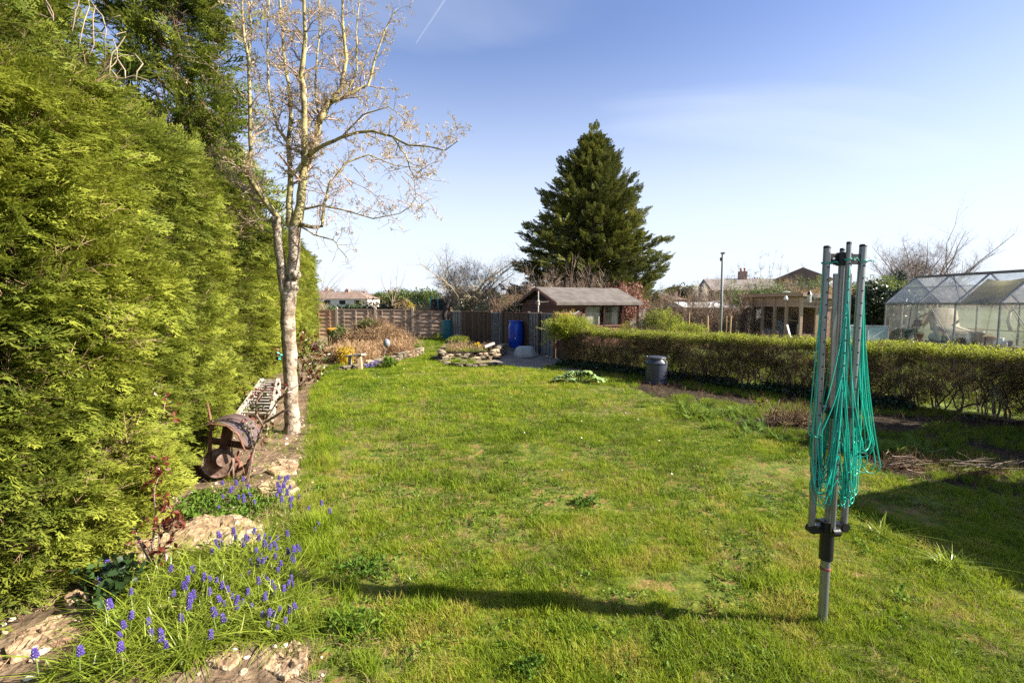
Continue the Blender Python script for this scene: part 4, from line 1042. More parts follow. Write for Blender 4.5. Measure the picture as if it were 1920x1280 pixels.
# brush pile of dead branches
c = P(705, 640, 16.4)
t = thing('brush_pile', 'heap of dead brown branches piled in front of the far fence', 'brush pile', (c.x, 16.4, 0))
n = 520
for (key, n, sc) in (('twigsr', 420, .55), ('frond', 1500, 1.15)):
    u = nr.normal(0, .45, n); v = nr.normal(0, .4, n); h = .80 * np.exp(-(u ** 2) * .9 - v ** 2) * nr.random(n) ** .5
    x = c.x + u * 1.15; y = 16.4 + v * 1.2
    scatter('dead_branches' if key == 'twigsr' else 'dead_fronds', key, np.stack([x, y, h + .02], 1), np.stack([nr.normal(0, .9, n), nr.normal(0, .9, n), nr.uniform(0, 6.28, n)], 1), sc * nr.uniform(.5, 1.2, n), nr.random(n) * .85, t)
m = MB()
m.v = []; m.lathe([(.95, 0), (.8, .25), (.5, .5), (.15, .62), (0, .62)], sides=14); m.build('packed_core', surf('packed_brush', [(.05, .03, .02), (.16, .10, .06)], scale=9, rough=1, bump=1, dist=.08, spec=0), t)
blob('green_shrub', 'small dark green conifer sprig growing out beside the orange-lidded bin', 'shrub', (G(650, 650).x, 17.2, .42), (.26, .26, .34), 130, 'shrub', .8, seed=3, stems=3)
blob('green_shrub', 'olive green tuft sticking up in the middle of the brush pile', 'shrub', (P(692, 617, 16.2).x, 16.2, .80), (.30, .3, .22), 120, 'shrub', .7, seed=4, stems=3)
# straw leaves bush left, dead bracken, ground plants behind the wall
blob('bracken_clump', 'dead brown bracken heaped left of the brush pile', 'plant', (G(650, 682).x, 13.2, .18), (.75, .5, .28), 420, 'frond', .9, seed=6)
blob('bracken_clump', 'yellowing fern fronds behind the little wooden bench', 'plant', (G(632, 690).x, 12.6, .22), (.22, .25, .26), 90, 'yellow', 1.0, (.3, .2), seed=7)
blob('bracken_clump', 'brown bracken between brush pile and stone edging', 'plant', (G(735, 668).x, 14.3, .15), (.8, .4, .25), 360, 'frond', .9, seed=8)
for (px, py, w, h, lb) in ((795, 0, 0, 0, ''),): pass
for (px, py, w, h, key, lb, sd, tn) in (
  (862, 652, .42, .16, 'privet', 'glossy green leafy plant on the left of the raised bed', 11, .75),
  (778, 660, .22, .12, 'weed', 'bright green weed at the end of the left stone edging', 12, .8),
  (740, 662, .2, .12, 'weed', 'fresh green seedling clump above the left stone edging', 13, .8),
  (730, 690, .2, .16, 'weed', 'bright green clump at the foot of the lollipop light', 14, .7),
  (820, 632, .2, .12, 'weed', 'light green clump against the far fence near the water butt', 16, .9)):
    g_ = G(px, py); zc = .20 if px == 862 else .04
    blob('leafy_plant', lb, 'plant', (g_.x, g_.y, zc + h * .4), (w, w * .7, h), 70 if key == 'weed' else 130, key, 1.6 if key == 'weed' else 1.2, (tn, .15), seed=sd, zmin=zc)
nn = 260; q_ = [G(835, 668), G(925, 668), G(940, 656), G(840, 654)]; uu, vv = nr.random(nn), nr.random(nn)
xx_ = (q_[0].x * (1 - uu) + q_[1].x * uu) * (1 - vv) + (q_[3].x * (1 - uu) + q_[2].x * uu) * vv; yy_ = (q_[0].y * (1 - uu) + q_[1].y * uu) * (1 - vv) + (q_[3].y * (1 - uu) + q_[2].y * uu) * vv
t = thing('bed_plants', 'dead stems and low weeds covering the soil of the raised bed', 'plants', (q_[0].x, q_[0].y, .13))
scatter('leaves', 'longgrass', np.stack([xx_, yy_, np.full(nn, .13)], 1), np.stack([nr.normal(0, .4, nn), nr.normal(0, .4, nn), nr.uniform(0, 6, nn)], 1), nr.uniform(.4, 1.0, nn), .5 + nr.normal(0, .25, nn), t)
scatter('dead_stems', 'frond', np.stack([xx_, yy_, np.full(nn, .13)], 1)[:120], np.stack([nr.normal(0, .4, 120), nr.normal(0, .4, 120), nr.uniform(0, 6, 120)], 1), nr.uniform(.5, 1.0, 120), nr.random(120) * .7, t)
# small plants on the bed front
for i, (px, lb) in enumerate(((884, 'spiky green shoots in front of the raised bed wall'), (858, 'thin green shoots left of the spiky shoots'),)):
    g_ = G(px, 682); t = thing('bulb_shoots', lb, 'plant', tuple(g_)); n = 7
    scatter('leaves', 'longgrass', np.stack([g_.x + nr.normal(0, .05, n), g_.y + nr.normal(0, .03, n), np.zeros(n)], 1), np.stack([nr.normal(0, .1, n), nr.normal(0, .1, n), nr.uniform(0, 6, n)], 1), nr.uniform(1.4, 2.2, n), .35 + nr.random(n) * .2, t)
def daffodil(loc, label, h=.22):
    t = thing('daffodil', label, 'flower', loc, group=None)
    m = MB(); m.tube([(0, 0, 0), (.01, 0, h * .8), (.0, -.02, h)], .005, 5); m.build('stalk', M_stalk, t)
    m = MB()
    for k in range(6): a = k * math.pi / 3; m.leaf((0, -.02, h), (math.cos(a), -.25, math.sin(a)), (0, -1, 0), .05, .035)
    m.lathe([(.012, 0), (.016, .02), (.022, .035)], (0, -.02, h), 8, (0, -1, 0)); m.build('flower_head', M_daff, t); return t
for i, (px, py) in enumerate(((892, 645), (897, 643), (900, 647))):
    p = P(px, py, 13.9); daffodil((p.x, 13.9, .24), ['leftmost yellow daffodil on the raised bed', 'middle yellow daffodil on the raised bed', 'rightmost yellow daffodil on the raised bed'][i], p.z - .24 + .0)
# crocus clumps
for i, px in enumerate((690, 706, 720)):
    g_ = G(px, 692 - i * 3); t = thing('blue_flower_clump', ['leftmost small violet-blue flower clump by the stone edging', 'middle small pale violet flower clump by the stone edging', 'violet-blue flower clump under the lollipop light'][i], 'flowers', tuple(g_)); m = MB()
    for k in range(26): m.lathe([(0, 0), (.013, .01), (.016, .03), (0, .05)], (rnd.gauss(0, .08), rnd.gauss(0, .05), rnd.uniform(.03, .14)), 5)
    m.build('flowers', M_hyac, t)
# grey balls on sticks
for i, (px, py, bx, by) in enumerate(((725, 643, 716, 690), (594, 651, 590, 700))):
    b = G(bx, by); c = P(px, py, b.y)
    t = thing('ball_on_stick', ['dark grey ball on a thin stick rising from the blue flowers', 'dark grey ball on a stick just right of the pale tree trunk'][i], 'garden ornament', tuple(b))
    m = MB(); m.tube([b, c], .008, 6); m.build('stick', M_globe, t, world=True)
    m = MB(); rr = .085; m.lathe([(rr * math.sin(a), -rr * 1.25 * math.cos(a)) for a in np.linspace(0.02, 3.12, 10)], c, 16); m.build('ball', M_globe, t, smooth=True, world=True)
# small rustic bench / post
b = G(672, 692)
t = thing('rustic_table', 'small rough wooden table of a plank on split log legs by the bed', 'table', tuple(b))
m = MB(); m.beam(P(650, 667, b.y + .1), P(682, 664, b.y), .22, .035); m.build('table_top', M_paintw, t, world=True)
m = MB(); m.beam(G(676, 694), P(674, 668, b.y), .09, .08, up=(0, 1, 0)); m.build('leg', M_stake, t, world=True)
m = MB(); m.beam(G(656, 690), P(656, 668, b.y + .15), .07, .07, up=(0, 1, 0)); m.build('leg', M_paintw, t, world=True)
# white lath lying at far left
t = thing('white_board', 'white board end showing at the foot of the fence left of the bin', 'board', tuple(G(566, 637))); m = MB(); m.box((0, 0, .15), (.30, .2, .05)); m.build('board', M_wpaint, t)
# ------------------------------------------------------------------ flower bed rocks
def slab(label, pix, thick, seed, mat_=None, cat='rock', bevel=.02, lift=0):
    """irregular flat rock from its outline on the ground"""
    pts = [G(x, y) for x, y in pix]; c = sum(pts, Vector()) / len(pts); t = tag(bpy.data.objects.new('flat_rock', None), label, cat); 
    r = random.Random(seed); m = MB(); ring = []
    for i in range(len(pts)):
        a, b = pts[i] - c, pts[(i + 1) % len(pts)] - c
        for k in range(3): q = a.lerp(b, k / 3); ring.append(q * r.uniform(.95, 1.05))
    n = len(ring); lv = [(1.0, -.05), (1.0, thick * .55), (.93, thick * .9), (.6, thick * 1.05), (.28, thick * 1.1)]
    for s_, z in lv:
        for q in ring: m.v.append((q.x * s_, q.y * s_, z * (1 + .0) + r.gauss(0, .006) + .03 * (vnoise(np.array([q.x * s_ * 6]), np.array([q.y * s_ * 6]), 1, seed)[0] - .5))); m.a.append(0)
    for j in range(len(lv) - 1):
        for k in range(n): k2 = (k + 1) % n; m.f.append((j * n + k, j * n + k2, j * n + n + k2, j * n + n + k))
    m.f.append(tuple(range((len(lv) - 1) * n, len(lv) * n)))
    me = m.mesh('flat_rock', mat_ or M_sand); o = bpy.data.objects.new('flat_rock', me); COL.objects.link(o); o.location = (c.x, c.y, hz1(c.x, c.y) + lift - .006)
    sb = o.modifiers.new('sub', 'SUBSURF'); sb.levels = 2; sb.render_levels = 3; sb.subdivision_type = 'SIMPLE'
    tx = bpy.data.textures.new('rough', 'CLOUDS'); tx.noise_scale = .09; dm = o.modifiers.new('rough', 'DISPLACE'); dm.texture = tx; dm.strength = .022; dm.mid_level = .5; dm.texture_coords = 'GLOBAL'
    tx2 = bpy.data.textures.new('grain', 'CLOUDS'); tx2.noise_scale = .02; d2 = o.modifiers.new('grain', 'DISPLACE'); d2.texture = tx2; d2.strength = .012; d2.mid_level = .5; d2.texture_coords = 'GLOBAL'
    return tag(o, label, cat)
slab('long pale sandstone lying at the hedge foot behind the red-leaved rose', [(165, 1080), (190, 1040), (225, 1005), (290, 995), (330, 1030), (320, 1065), (250, 1090)], .05, 1)
slab('broad yellow sandstone with a hole behind the purple flowers', [(318, 1040), (345, 990), (400, 984), (455, 984), (500, 998), (490, 1025), (420, 1050), (350, 1058)], .06, 2)
slab('reddish sandstone at the hedge foot in the bottom left corner', [(10, 1235), (45, 1205), (100, 1172), (150, 1180), (150, 1215), (80, 1240), (20, 1262)], .025, 3)
slab('sandstone slab by the lawn edge at the bottom of the bed', [(490, 1262), (500, 1228), (548, 1206), (580, 1222), (574, 1262), (535, 1278)], .02, 4)
slab('worn flat stone beside the rusty machine', [(480, 925), (505, 905), (550, 905), (560, 925), (525, 942), (490, 940)], .04, 5)
slab('worn flat stone at the lawn edge just right of the machine', [(493, 888), (520, 868), (560, 872), (555, 892), (515, 898)], .035, 6)
slab('flat stone half buried between the flowers and the lawn edge', [(540, 1140), (560, 1095), (596, 1090), (600, 1135), (575, 1160)], .015, 7)
slab('small red stone under the strap leaves at the bed edge', [(385, 1262), (395, 1232), (440, 1222), (455, 1250), (430, 1272)], .015, 8)
slab('small brown stone in the shade of the hedge foot', [(120, 1145), (150, 1128), (180, 1140), (170, 1160), (130, 1165)], .05, 9)
# gravel and stone chips
xs, ys = samples(1300, -3.5, -.6, 1.9, 9, lambda x, y: (x < lawn_left_x(y) + .03) & inview(x, y) & (x > lawn_left_x(y) - 1.25 - y * .12))
peb = []
for i in range(5): m = MB(); rock(m, (0, 0, 0), (1, .8, .5), 700 + i, .3); peb.append(m.mesh('chip', leafmat('chip_%d' % i, [(.20, .13, .08), (.48, .36, .23), (.70, .64, .54)], 0, None, rough=.9) if i == 0 else MATS['chip_0']))
source('chips', peb)
n = len(xs); tag(scatter('stone_chips', 'chips', np.stack([xs, ys, hz(xs, ys) + .003], 1), nr.uniform(-.5, .5, (n, 3)) * np.array([1, 1, 6]), np.clip(np.abs(nr.normal(.014, .012, n)) + .006, 0, .036), nr.random(n)), 'sandy stone chips scattered over the flower bed', 'gravel', kind='stuff')
xs, ys = samples(1500, -4, -.6, 1.9, 9, lambda x, y: (x < lawn_left_x(y)) & inview(x, y)); n = len(xs)
tag(scatter('bed_litter', 'litter', np.stack([xs, ys, hz(xs, ys) + .01], 1), np.stack([nr.uniform(1.2, 1.9, n), nr.uniform(0, 6, n), nr.uniform(0, 6, n)], 1), nr.uniform(.2, .6, n), nr.random(n) * .7), 'dry twigs and clippings on the flower bed', 'litter', kind='stuff')

# ------------------------------------------------------------------ strap leaves and grape hyacinths
def pixpoly_samples(poly, n):
    wp = [tuple(G(x, y))[:2] for x, y in poly]; xs = [p[0] for p in wp]; ys = [p[1] for p in wp]
    x, y = samples(n, min(xs), max(xs), min(ys), max(ys), lambda x, y: inside(x, y, wp)); return x, y
def strap(poly, n, sc, label, key='strap', tint=.45, sd=.2):
    x, y = pixpoly_samples(poly, n * 3); x, y = x[:n], y[:n]; k = len(x)
    return tag(scatter('strap_leaves', key, np.stack([x, y, hz(x, y)], 1), np.stack([nr.normal(0, .25, k), nr.normal(0, .25, k), nr.uniform(0, 6.28, k)], 1), sc * nr.uniform(.6, 1.25, k), tint + nr.normal(0, sd, k)), label, 'leaves', kind='stuff')
BIG = [(80, 1290), (190, 1235), (190, 1150), (260, 1095), (330, 1060), (420, 1045), (500, 1060), (560, 1090), (575, 1180), (540, 1215), (470, 1215), (400, 1235), (330, 1290), (100, 1310)]
strap(BIG, 860, .72, 'arching yellow-green strap leaves of the grape hyacinths in the near bed')
strap([(350, 1090), (370, 1055), (440, 1050), (490, 1075), (470, 1130), (400, 1150)], 26, 1.15, 'broad shiny tulip-like leaves in the middle of the purple flowers', tint=.55)
strap([(470, 1000), (520, 900), (560, 900), (580, 1000), (575, 1090), (520, 1090)], 120, .6, 'strap leaves below the purple flowers at the lawn edge')
strap([(430, 1000), (520, 960), (580, 1010), (570, 1080), (480, 1070)], 90, .5, 'thin strap leaves between the yellow rock and lawn')
tag(scatter('bed_grass', 'longgrass', *(lambda x, y: (np.stack([x, y, hz(x, y)], 1), np.stack([nr.normal(0, .3, len(x)), nr.normal(0, .3, len(x)), nr.uniform(0, 6.28, len(x))], 1), nr.uniform(.3, .75, len(x)), .5 + nr.normal(0, .15, len(x))))(*samples(2600, -4, -.5, 1.9, 12, lambda x, y: (x < lawn_left_x(y)) & (x > lawn_left_x(y) - .7 - .03 * y) & (fbm(x, y, 2.2, 311) > .55)))), 'grass and weeds straggling through the flower bed', 'grass', kind='stuff')
x, y = pixpoly_samples([(330, 965), (370, 935), (470, 935), (520, 950), (480, 990), (340, 995)], 330); k = len(x)
tag(scatter('geranium_leaves', 'weed', np.stack([x, y, hz(x, y) + nr.uniform(.0, .05, k)], 1), np.stack([nr.normal(0, .4, k), nr.normal(0, .4, k), nr.uniform(0, 6, k)], 1), nr.uniform(.5, .9, k), .45 + nr.normal(0, .2, k)), 'low green leafy cover in front of the rusty machine', 'ground cover', kind='stuff')
x, y = pixpoly_samples([(150, 1150), (170, 1110), (240, 1100), (260, 1150), (200, 1180)], 60); k = len(x)
tag(scatter('dark_leaves', 'ivy', np.stack([x, y, hz(x, y) + nr.uniform(.02, .12, k)], 1), np.stack([nr.normal(0, .4, k), nr.normal(0, .4, k), nr.uniform(0, 6, k)], 1), nr.uniform(.6, 1.0, k), nr.random(k)), 'dark leaves in the shade of the hedge foot', 'ground cover', kind='stuff')
def hyacinth_mesh(seed, h):
    r = random.Random(seed); a = r.random() * 6.28; ln = r.uniform(.0, .03); top = Vector((ln * math.cos(a), ln * math.sin(a), h)); m = MB(); n = 0
    fl = MB(); L = r.uniform(.028, .042)
    for ring in range(6):
        t = ring / 5; rr = .0085 * (1 - .55 * t) + .001
        for k in range(6):
            an = k * 1.047 + ring * .5; c = top + Vector((math.cos(an) * rr, math.sin(an) * rr, (t - 1) * L)); q = .0042
            fl.lathe([(0, -q), (q, -.2 * q), (.7 * q, q), (0, q * 1.1)], c, 5, (math.cos(an), math.sin(an), -.4))
    st = MB(); st.tube([(0, 0, -.01), (top.x * .4, top.y * .4, h * .55), tuple(top)], [.0026, .0024, .002], 5, False)
    return fl.mesh('flower_head', M_hyac), st.mesh('stalk', M_stalk)
HY = [hyacinth_mesh(500 + i, .11 + .012 * i) for i in range(5)]
def hyacinths(poly, n, where, group, sc=1.0, extra=None):
    pts = []
    if poly: x, y = pixpoly_samples(poly, n * 4); pts = list(zip(x[:n], y[:n]))
    if extra: pts += [tuple(G(a, b))[:2] for a, b in extra]
    pr = [(proj((a, b, .1)), a, b) for a, b in pts]; pr.sort(key=lambda q: q[0][1]); nr_ = max(1, round(len(pr) / 11)); per = -(-len(pr) // nr_)
    rowname = {1: [''], 2: ['back row, ', 'front row, '], 3: ['back row, ', 'middle row, ', 'front row, '], 4: ['rearmost row, ', 'second row, ', 'third row, ', 'front row, ']}[nr_]
    for ro in range(nr_):
        row = sorted(pr[ro * per:(ro + 1) * per], key=lambda q: q[0][0])
        for i, (_, a, b) in enumerate(row):
            fl, st = HY[rnd.randrange(5)]; s = sc * rnd.uniform(.8, 1.25)
            t = thing('grape_hyacinth', '%s purple grape hyacinth from left, %s%s' % (ORD[i], rowname[ro], where), 'flower', (a, b, hz1(a, b)), 0, group); t.scale = (s, s, s)
            t.rotation_euler = (rnd.gauss(0, .12), rnd.gauss(0, .12), rnd.random() * 6.28)
            for nm, me in (('flower_head', fl), ('stalk', st)): o = bpy.data.objects.new(nm, me); COL.objects.link(o); o.parent = t
hyacinths([(230, 1260), (250, 1150), (330, 1100), (420, 1090), (450, 1180), (400, 1240), (300, 1290)], 34, 'big near clump', 'grape hyacinths in the middle of the near clump', .88)
hyacinths([(450, 1190), (450, 1100), (520, 1070), (580, 1120), (575, 1180), (520, 1210)], 40, 'lawn side clump', 'grape hyacinths on the lawn side of the near clump', .72)
hyacinths([(340, 1060), (400, 1040), (500, 1030), (570, 1040), (565, 1085), (480, 1075)], 30, 'clump before the yellow sandstone', 'grape hyacinths in front of the yellow sandstone', .85)
hyacinths([(515, 965), (522, 925), (548, 925), (555, 975), (540, 985)], 18, 'dense tuft behind the rocks', 'grape hyacinths in the dense tuft behind the rocks', .95)
hyacinths([(400, 985), (410, 925), (500, 920), (500, 985)], 14, 'scatter by the rusty machine', 'grape hyacinths by the rusty machine', .9)
hyacinths([(570, 1010), (560, 940), (620, 940), (630, 1010)], 6, 'lawn edge grass', 'grape hyacinths in the lawn edge grass', .8)
hyacinths([(190, 1135), (205, 1120), (215, 1135)], 0, 'shade of the hedge foot', 'grape hyacinths at the hedge foot', 1.3, extra=[(196, 1140), (205, 1120), (222, 1195)])
hyacinths([], 0, 'large purple grape hyacinth in the bottom left corner', 'grape hyacinths in the bottom left corner', 1.25, extra=[(72, 1275), (85, 1272), (150, 1270), (158, 1276), (235, 1262)]) if False else None
for (px, py, lb) in ((75, 1272, 'purple grape hyacinth in the extreme bottom left corner'), (152, 1275, 'largest purple grape hyacinth standing near the bottom left corner'), (235, 1268, 'purple grape hyacinth just right of the largest bottom-left flower')):
    a, b = tuple(G(px, py + 25))[:2]; fl, st = HY[3]; t = thing('grape_hyacinth', lb, 'flower', (a, b, hz1(a, b)), rnd.random() * 6); t.scale = (1.05,) * 3
    for nm, me in (('flower_head', fl), ('stalk', st)): o = bpy.data.objects.new(nm, me); COL.objects.link(o); o.parent = t

# ------------------------------------------------------------------ roses
def rose(label, stems_, leaves, Yd, bark, tint=(.3, .3), nl=3, sc=1.0, base=None, spreadr=.05, rad=.007, y1=None):
    b = base or G(*stems_[0][0]); t = thing('rose_bush', label, 'shrub', tuple(b)); PT = []
    for pth in stems_:
        y_e = y1 if y1 is not None else Yd
        k = len(pth) - 1; q = [P(a, c, Yd + (y_e - Yd) * i / k) for i, (a, c) in enumerate(pth)]; m = MB(); m.tube(q, [rad * (1 - .6 * i / k) for i in range(k + 1)], 6); m.build('stem', bark, t, world=True, smooth=True)
    for (a, c, n, s_) in leaves:
        for _ in range(n): p = P(a, c, Yd + rnd.gauss(0, spreadr * .7)); PT.append((p.x + rnd.gauss(0, s_), p.y, p.z + rnd.gauss(0, s_)))
    n = len(PT)
    if n: scatter('leaves', 'rosel', PT, np.stack([nr.normal(0, .7, n), nr.normal(0, .7, n), nr.uniform(0, 6.3, n)], 1), sc * nr.uniform(.7, 1.3, n), tint[0] + nr.normal(0, tint[1], n), t)
    return t
rose('low rose with dark red young leaves growing before the sandstone', [[(288, 1085), (285, 1030), (292, 960), (288, 920), (300, 885)], [(285, 1045), (262, 1010), (240, 975)], [(288, 1080), (300, 1050), (298, 990), (318, 975)], [(292, 1075), (272, 1035), (235, 970)], [(290, 1060), (320, 1020)], [(286, 1080), (255, 1085), (230, 1100)]],
     [(300, 885, 6, .03), (292, 945, 5, .035), (305, 940, 5, .03), (325, 975, 9, .03), (300, 985, 6, .03), (270, 990, 6, .04), (315, 1020, 5, .03), (285, 900, 5, .03), (310, 1065, 4, .03)], G(288, 1085).y, M_rbark, (.12, .15), sc=.8)
rose('rose shoot with two broad leaves against the near hedge', [[(270, 960), (278, 880), (300, 800), (312, 745)], [(296, 815), (320, 775)]], [(300, 735, 4, .025), (318, 765, 5, .02), (305, 745, 4, .03), (325, 775, 3, .02)], 3.3, M_rbark, (.35, .3), sc=.8, base=G(270, 960))
rose('thorny rose with red young shoots beside the rusty machine', [[(449, 905), (470, 860), (492, 800), (515, 760), (538, 725)], [(495, 800), (480, 775), (482, 750), (492, 735)], [(460, 890), (478, 840), (470, 800)], [(520, 750), (560, 720)], [(438, 905), (436, 860), (434, 830)], [(455, 900), (500, 880)], [(500, 790), (540, 765), (560, 740)]],
     [(480, 740, 8, .05), (495, 760, 9, .05), (470, 800, 6, .05), (500, 790, 5, .05), (530, 735, 5, .04), (480, 770, 6, .05), (475, 830, 4, .05)], G(449, 905).y, M_rbark, (.4, .3), sc=.95, rad=.012)
rose('leafy bronze-red rose bush behind the pale tree trunk', [[(560, 730), (566, 700), (580, 660), (590, 640)], [(560, 730), (545, 690), (520, 660)], [(562, 725), (590, 690), (606, 670)], [(560, 730), (560, 670), (550, 635)]],
     [(560, 650, 20, .12), (585, 660, 36, .13), (600, 680, 30, .12), (560, 685, 30, .13), (580, 700, 24, .12), (545, 640, 10, .1), (530, 675, 14, .1), (520, 655, 6, .08), (595, 645, 14, .08), (575, 640, 12, .1)], G(562, 730).y, M_rbark, (.45, .32), sc=1.5, spreadr=.3)
t = thing('blue_tie', 'turquoise plastic tie caught on the rose left of the trunk', 'garden tie', tuple(P(524, 662, 7.0))); m = MB(); 
for k in range(4): m.box((rnd.gauss(0, .015), 0, -.03 * k), (.03, .02, .035), (rnd.random(), rnd.random(), rnd.random()))
m.build('strip', M_tealp, t)

# ------------------------------------------------------------------ slatted frame
t = thing('slatted_frame', 'weathered white slatted wooden frame leaning low against the hedge', 'slatted frame', tuple(G(450, 785)))
A, B = G(446, 790), P(492, 716, 8.2); C_, D_ = G(508, 792), P(522, 716, 8.2)
A.z = C_.z = .05
for (p, q) in ((A, B), (C_, D_)): m = MB(); m.beam(p, q, .06, .13); m.build('side_rail', M_paintw, t, world=True)
for k in range(13):
    f = .04 + .92 * k / 12; m = MB(); m.beam(A.lerp(B, f) + Vector((.03, 0, .05)), C_.lerp(D_, f) + Vector((-.03, 0, .05)), .055, .018); m.build('slat', M_paintw, t, world=True)
m = MB(); m.beam(B + Vector((.03, 0, -.12)), D_ + Vector((-.03, 0, -.12)), .05, .05); m.beam(Vector((B.x, B.y, 0)), B, .05, .05); m.beam(Vector((D_.x, D_.y, 0)), D_, .05, .05); m.build('end_legs', M_paintw, t, world=True)
# ------------------------------------------------------------------ rusty machine
MY = G(410, 905).y
t = thing('rusty_machine', 'rusty old iron garden machine with curved guard and lever', 'machine', tuple(G(410, 905)))
def Q(px, py, dy=0): return P(px, py, MY + .05) + Vector((0, dy, 0))
guard = [(348, 842), (362, 815), (385, 796), (415, 786), (445, 790), (466, 806), (478, 836)]
m = MB()
for j, dy in enumerate((-.16, -.07, 0, .07, .16)):
    for (x_, y_) in guard: q = Q(x_, y_, dy); m.v.append((q.x, q.y, q.z + .018 * math.cos(j * math.pi / 2) + .01)); m.a.append(0)
n = len(guard)
for j in range(4):
    for i in range(n - 1): m.f.append((j * n + i, j * n + i + 1, (j + 1) * n + i + 1, (j + 1) * n + i))
o = m.build('guard', M_brass, t, world=True, smooth=True); sm = o.modifiers.new('thick', 'SOLIDIFY'); sm.thickness = .008; sb = o.modifiers.new('sub', 'SUBSURF'); sb.render_levels = 2
for k, dy in enumerate((-.16, .16)):
    m = MB(); m.tube([Q(x_, y_, dy) for x_, y_ in guard], .009, 6); m.build('guard_rim', M_rust, t, world=True, smooth=True)
m = MB(); m.tube([Q(409, 792, -.1), Q(406, 772, -.1), Q(402, 752, -.1)], [.014, .011, .009], 8); m.tube([Q(409, 800, -.1), Q(410, 785, -.1)], .022, 8); m.build('lever', M_rust, t, world=True, smooth=True)
m = MB(); m.beam(Q(428, 800), Q(420, 848), .07, .06, up=(0, 1, 0)); m.beam(Q(410, 800, -.12), Q(408, 860, -.12), .025, .02, up=(0, 1, 0)); m.build('column', M_rust, t, world=True)
m = MB(); m.beam(Q(366, 824, .04), Q(473, 836, -.02), .035, .05); m.build('cross_bar', M_rust, t, world=True)
wc = Q(420, 862, -.08)
m = MB(); m.lathe([(.03, -.02), (.11, -.018), (.118, -.03), (.126, -.03), (.126, .03), (.118, .03), (.11, .018), (.03, .02)], wc, 28, (.25, -1, .1)); o = m.build('wheel', M_rustp, t, world=True); smooth_by_angle(o, 30)
m = MB(); m.lathe([(.0, -.06), (.035, -.06), (.04, -.03), (.04, .06), (.0, .06)], wc, 14, (.25, -1, .1))
for k in range(5):
    a = k * 1.256; m.lathe([(.0, -.026), (.016, -.026), (.016, .0)], wc + Vector((math.cos(a) * .075, -.004, math.sin(a) * .075)), 8, (.25, -1, .1))
m.build('hub', M_rust, t, world=True)
wc2 = Q(436, 853, -.13); m = MB(); m.lathe([(.02, -.012), (.05, -.014), (.056, -.02), (.056, .02), (.0, .02)], wc2, 20, (.5, -1, .1)); o = m.build('pulley', M_rustp, t, world=True); smooth_by_angle(o, 30)
wc3 = Q(398, 866, .02); m = MB(); m.box(wc3, (.13, .16, .14), (0, .2, .3)); m.box(Q(430, 880, 0), (.10, .14, .10), (0, .1, -.2)); bv = m.build('gear_case', M_rust, t, world=True); b_ = bv.modifiers.new('bevel', 'BEVEL'); b_.width = .015; b_.segments = 2
m = MB(); rc = Q(392, 885, .1); rr = .215; m.tube([rc + Vector((rr * math.cos(a), rr * .55 * math.sin(a), -.05 + .09 * math.sin(a + .6))) for a in np.linspace(0, 6.283, 37)], .020, 8); m.build('base_ring', M_rust, t, world=True, smooth=True)
m = MB(); m.tube([rc + Vector((rr * .9 * math.cos(a), rr * .5 * math.sin(a), -.11 + .09 * math.sin(a + .6))) for a in np.linspace(0, 6.283, 31)], .012, 6); m.build('lower_ring', M_rust, t, world=True, smooth=True)
for (a, b, w, mt, nm) in (((352, 868), (400, 915), .035, M_rust, 'frame_bar'), ((372, 848), (352, 880), .03, M_rustp, 'frame_bar'), ((478, 862), (408, 905), .03, M_rust, 'frame_bar'), ((405, 880), (396, 925), .045, M_rusto, 'foot'), ((434, 852), (440, 910), .014, M_rustr, 'strut'), ((478, 838), (474, 895), .018, M_rustp, 'strut'), ((466, 850), (455, 900), .014, M_rustr, 'strut'), ((352, 842), (356, 880), .022, M_rust, 'strut'), ((425, 880), (428, 905), .03, M_rust, 'frame_bar'), ((478, 880), (426, 896), .02, M_rustp, 'frame_bar')):
    m = MB(); m.beam(Q(*a, rnd.uniform(-.12, .12)), Q(*b, rnd.uniform(-.1, .0)), w, w * .7, up=(0, 1, 0)); m.build(nm, mt, t, world=True)

# ------------------------------------------------------------------ right hedge
hd = thing('privet_hedge', 'low clipped hedge with bare stems below and green top on the right', 'hedge', (HA.x, HA.y, 0))
hdir = (HB - HA); HL = hdir.length; hdir.normalize(); hn_ = Vector((-hdir.y, hdir.x, 0)) ; hn_ = hn_ if hn_.x > 0 else -hn_
HW = .75
def hp(s, w): return HA + hdir * s + hn_ * w
r = random.Random(51)
for k in range(86):
    s = HL * (k + r.random() * .8) / 86; b = hp(s, r.uniform(.10, .55)); m = MB()
    for q_ in range(r.choice((2, 3, 3))):
        e, d = wander(b + Vector((r.gauss(0, .03), r.gauss(0, .03), 0)), (r.gauss(0, .3), r.gauss(0, .3), 1), r.uniform(.5, .72), 5, r, .20, .08); rr = r.uniform(.009, .018)
        m.tube(e, [rr, rr * .9, rr * .75, rr * .6, rr * .5, rr * .3], 5, False)
        for z_ in (2, 3, 4):
            for _ in range(2): e2, d2 = wander(e[z_], (r.gauss(0, .7), r.gauss(0, .7), .5), r.uniform(.18, .34), 3, r, .25, .05); m.tube(e2, [.005, .004, .003, .002], 3, False)
    m.build('stem', M_abark if k % 3 else M_dbark, hd, world=True)
def hedge_pts(n, zf, wf=None):
    s = nr.random(n) * HL; w = nr.random(n) * HW if wf is None else wf(n); z = zf(n)
    nb = .10 * (fbm(s, z, 2.2, 61) - .5)
    sidew = np.where(w < HW / 2, -1, 1)
    x = HA.x + hdir.x * s + hn_.x * (w + nb * 1.6); y = HA.y + hdir.y * s + hn_.y * (w + nb * 1.6)
    return s, w, np.stack([x, y, z + .14 * (fbm(s, w * 2, 2.2, 66) - .5) * np.clip(z / .9, 0, 1)], 1)
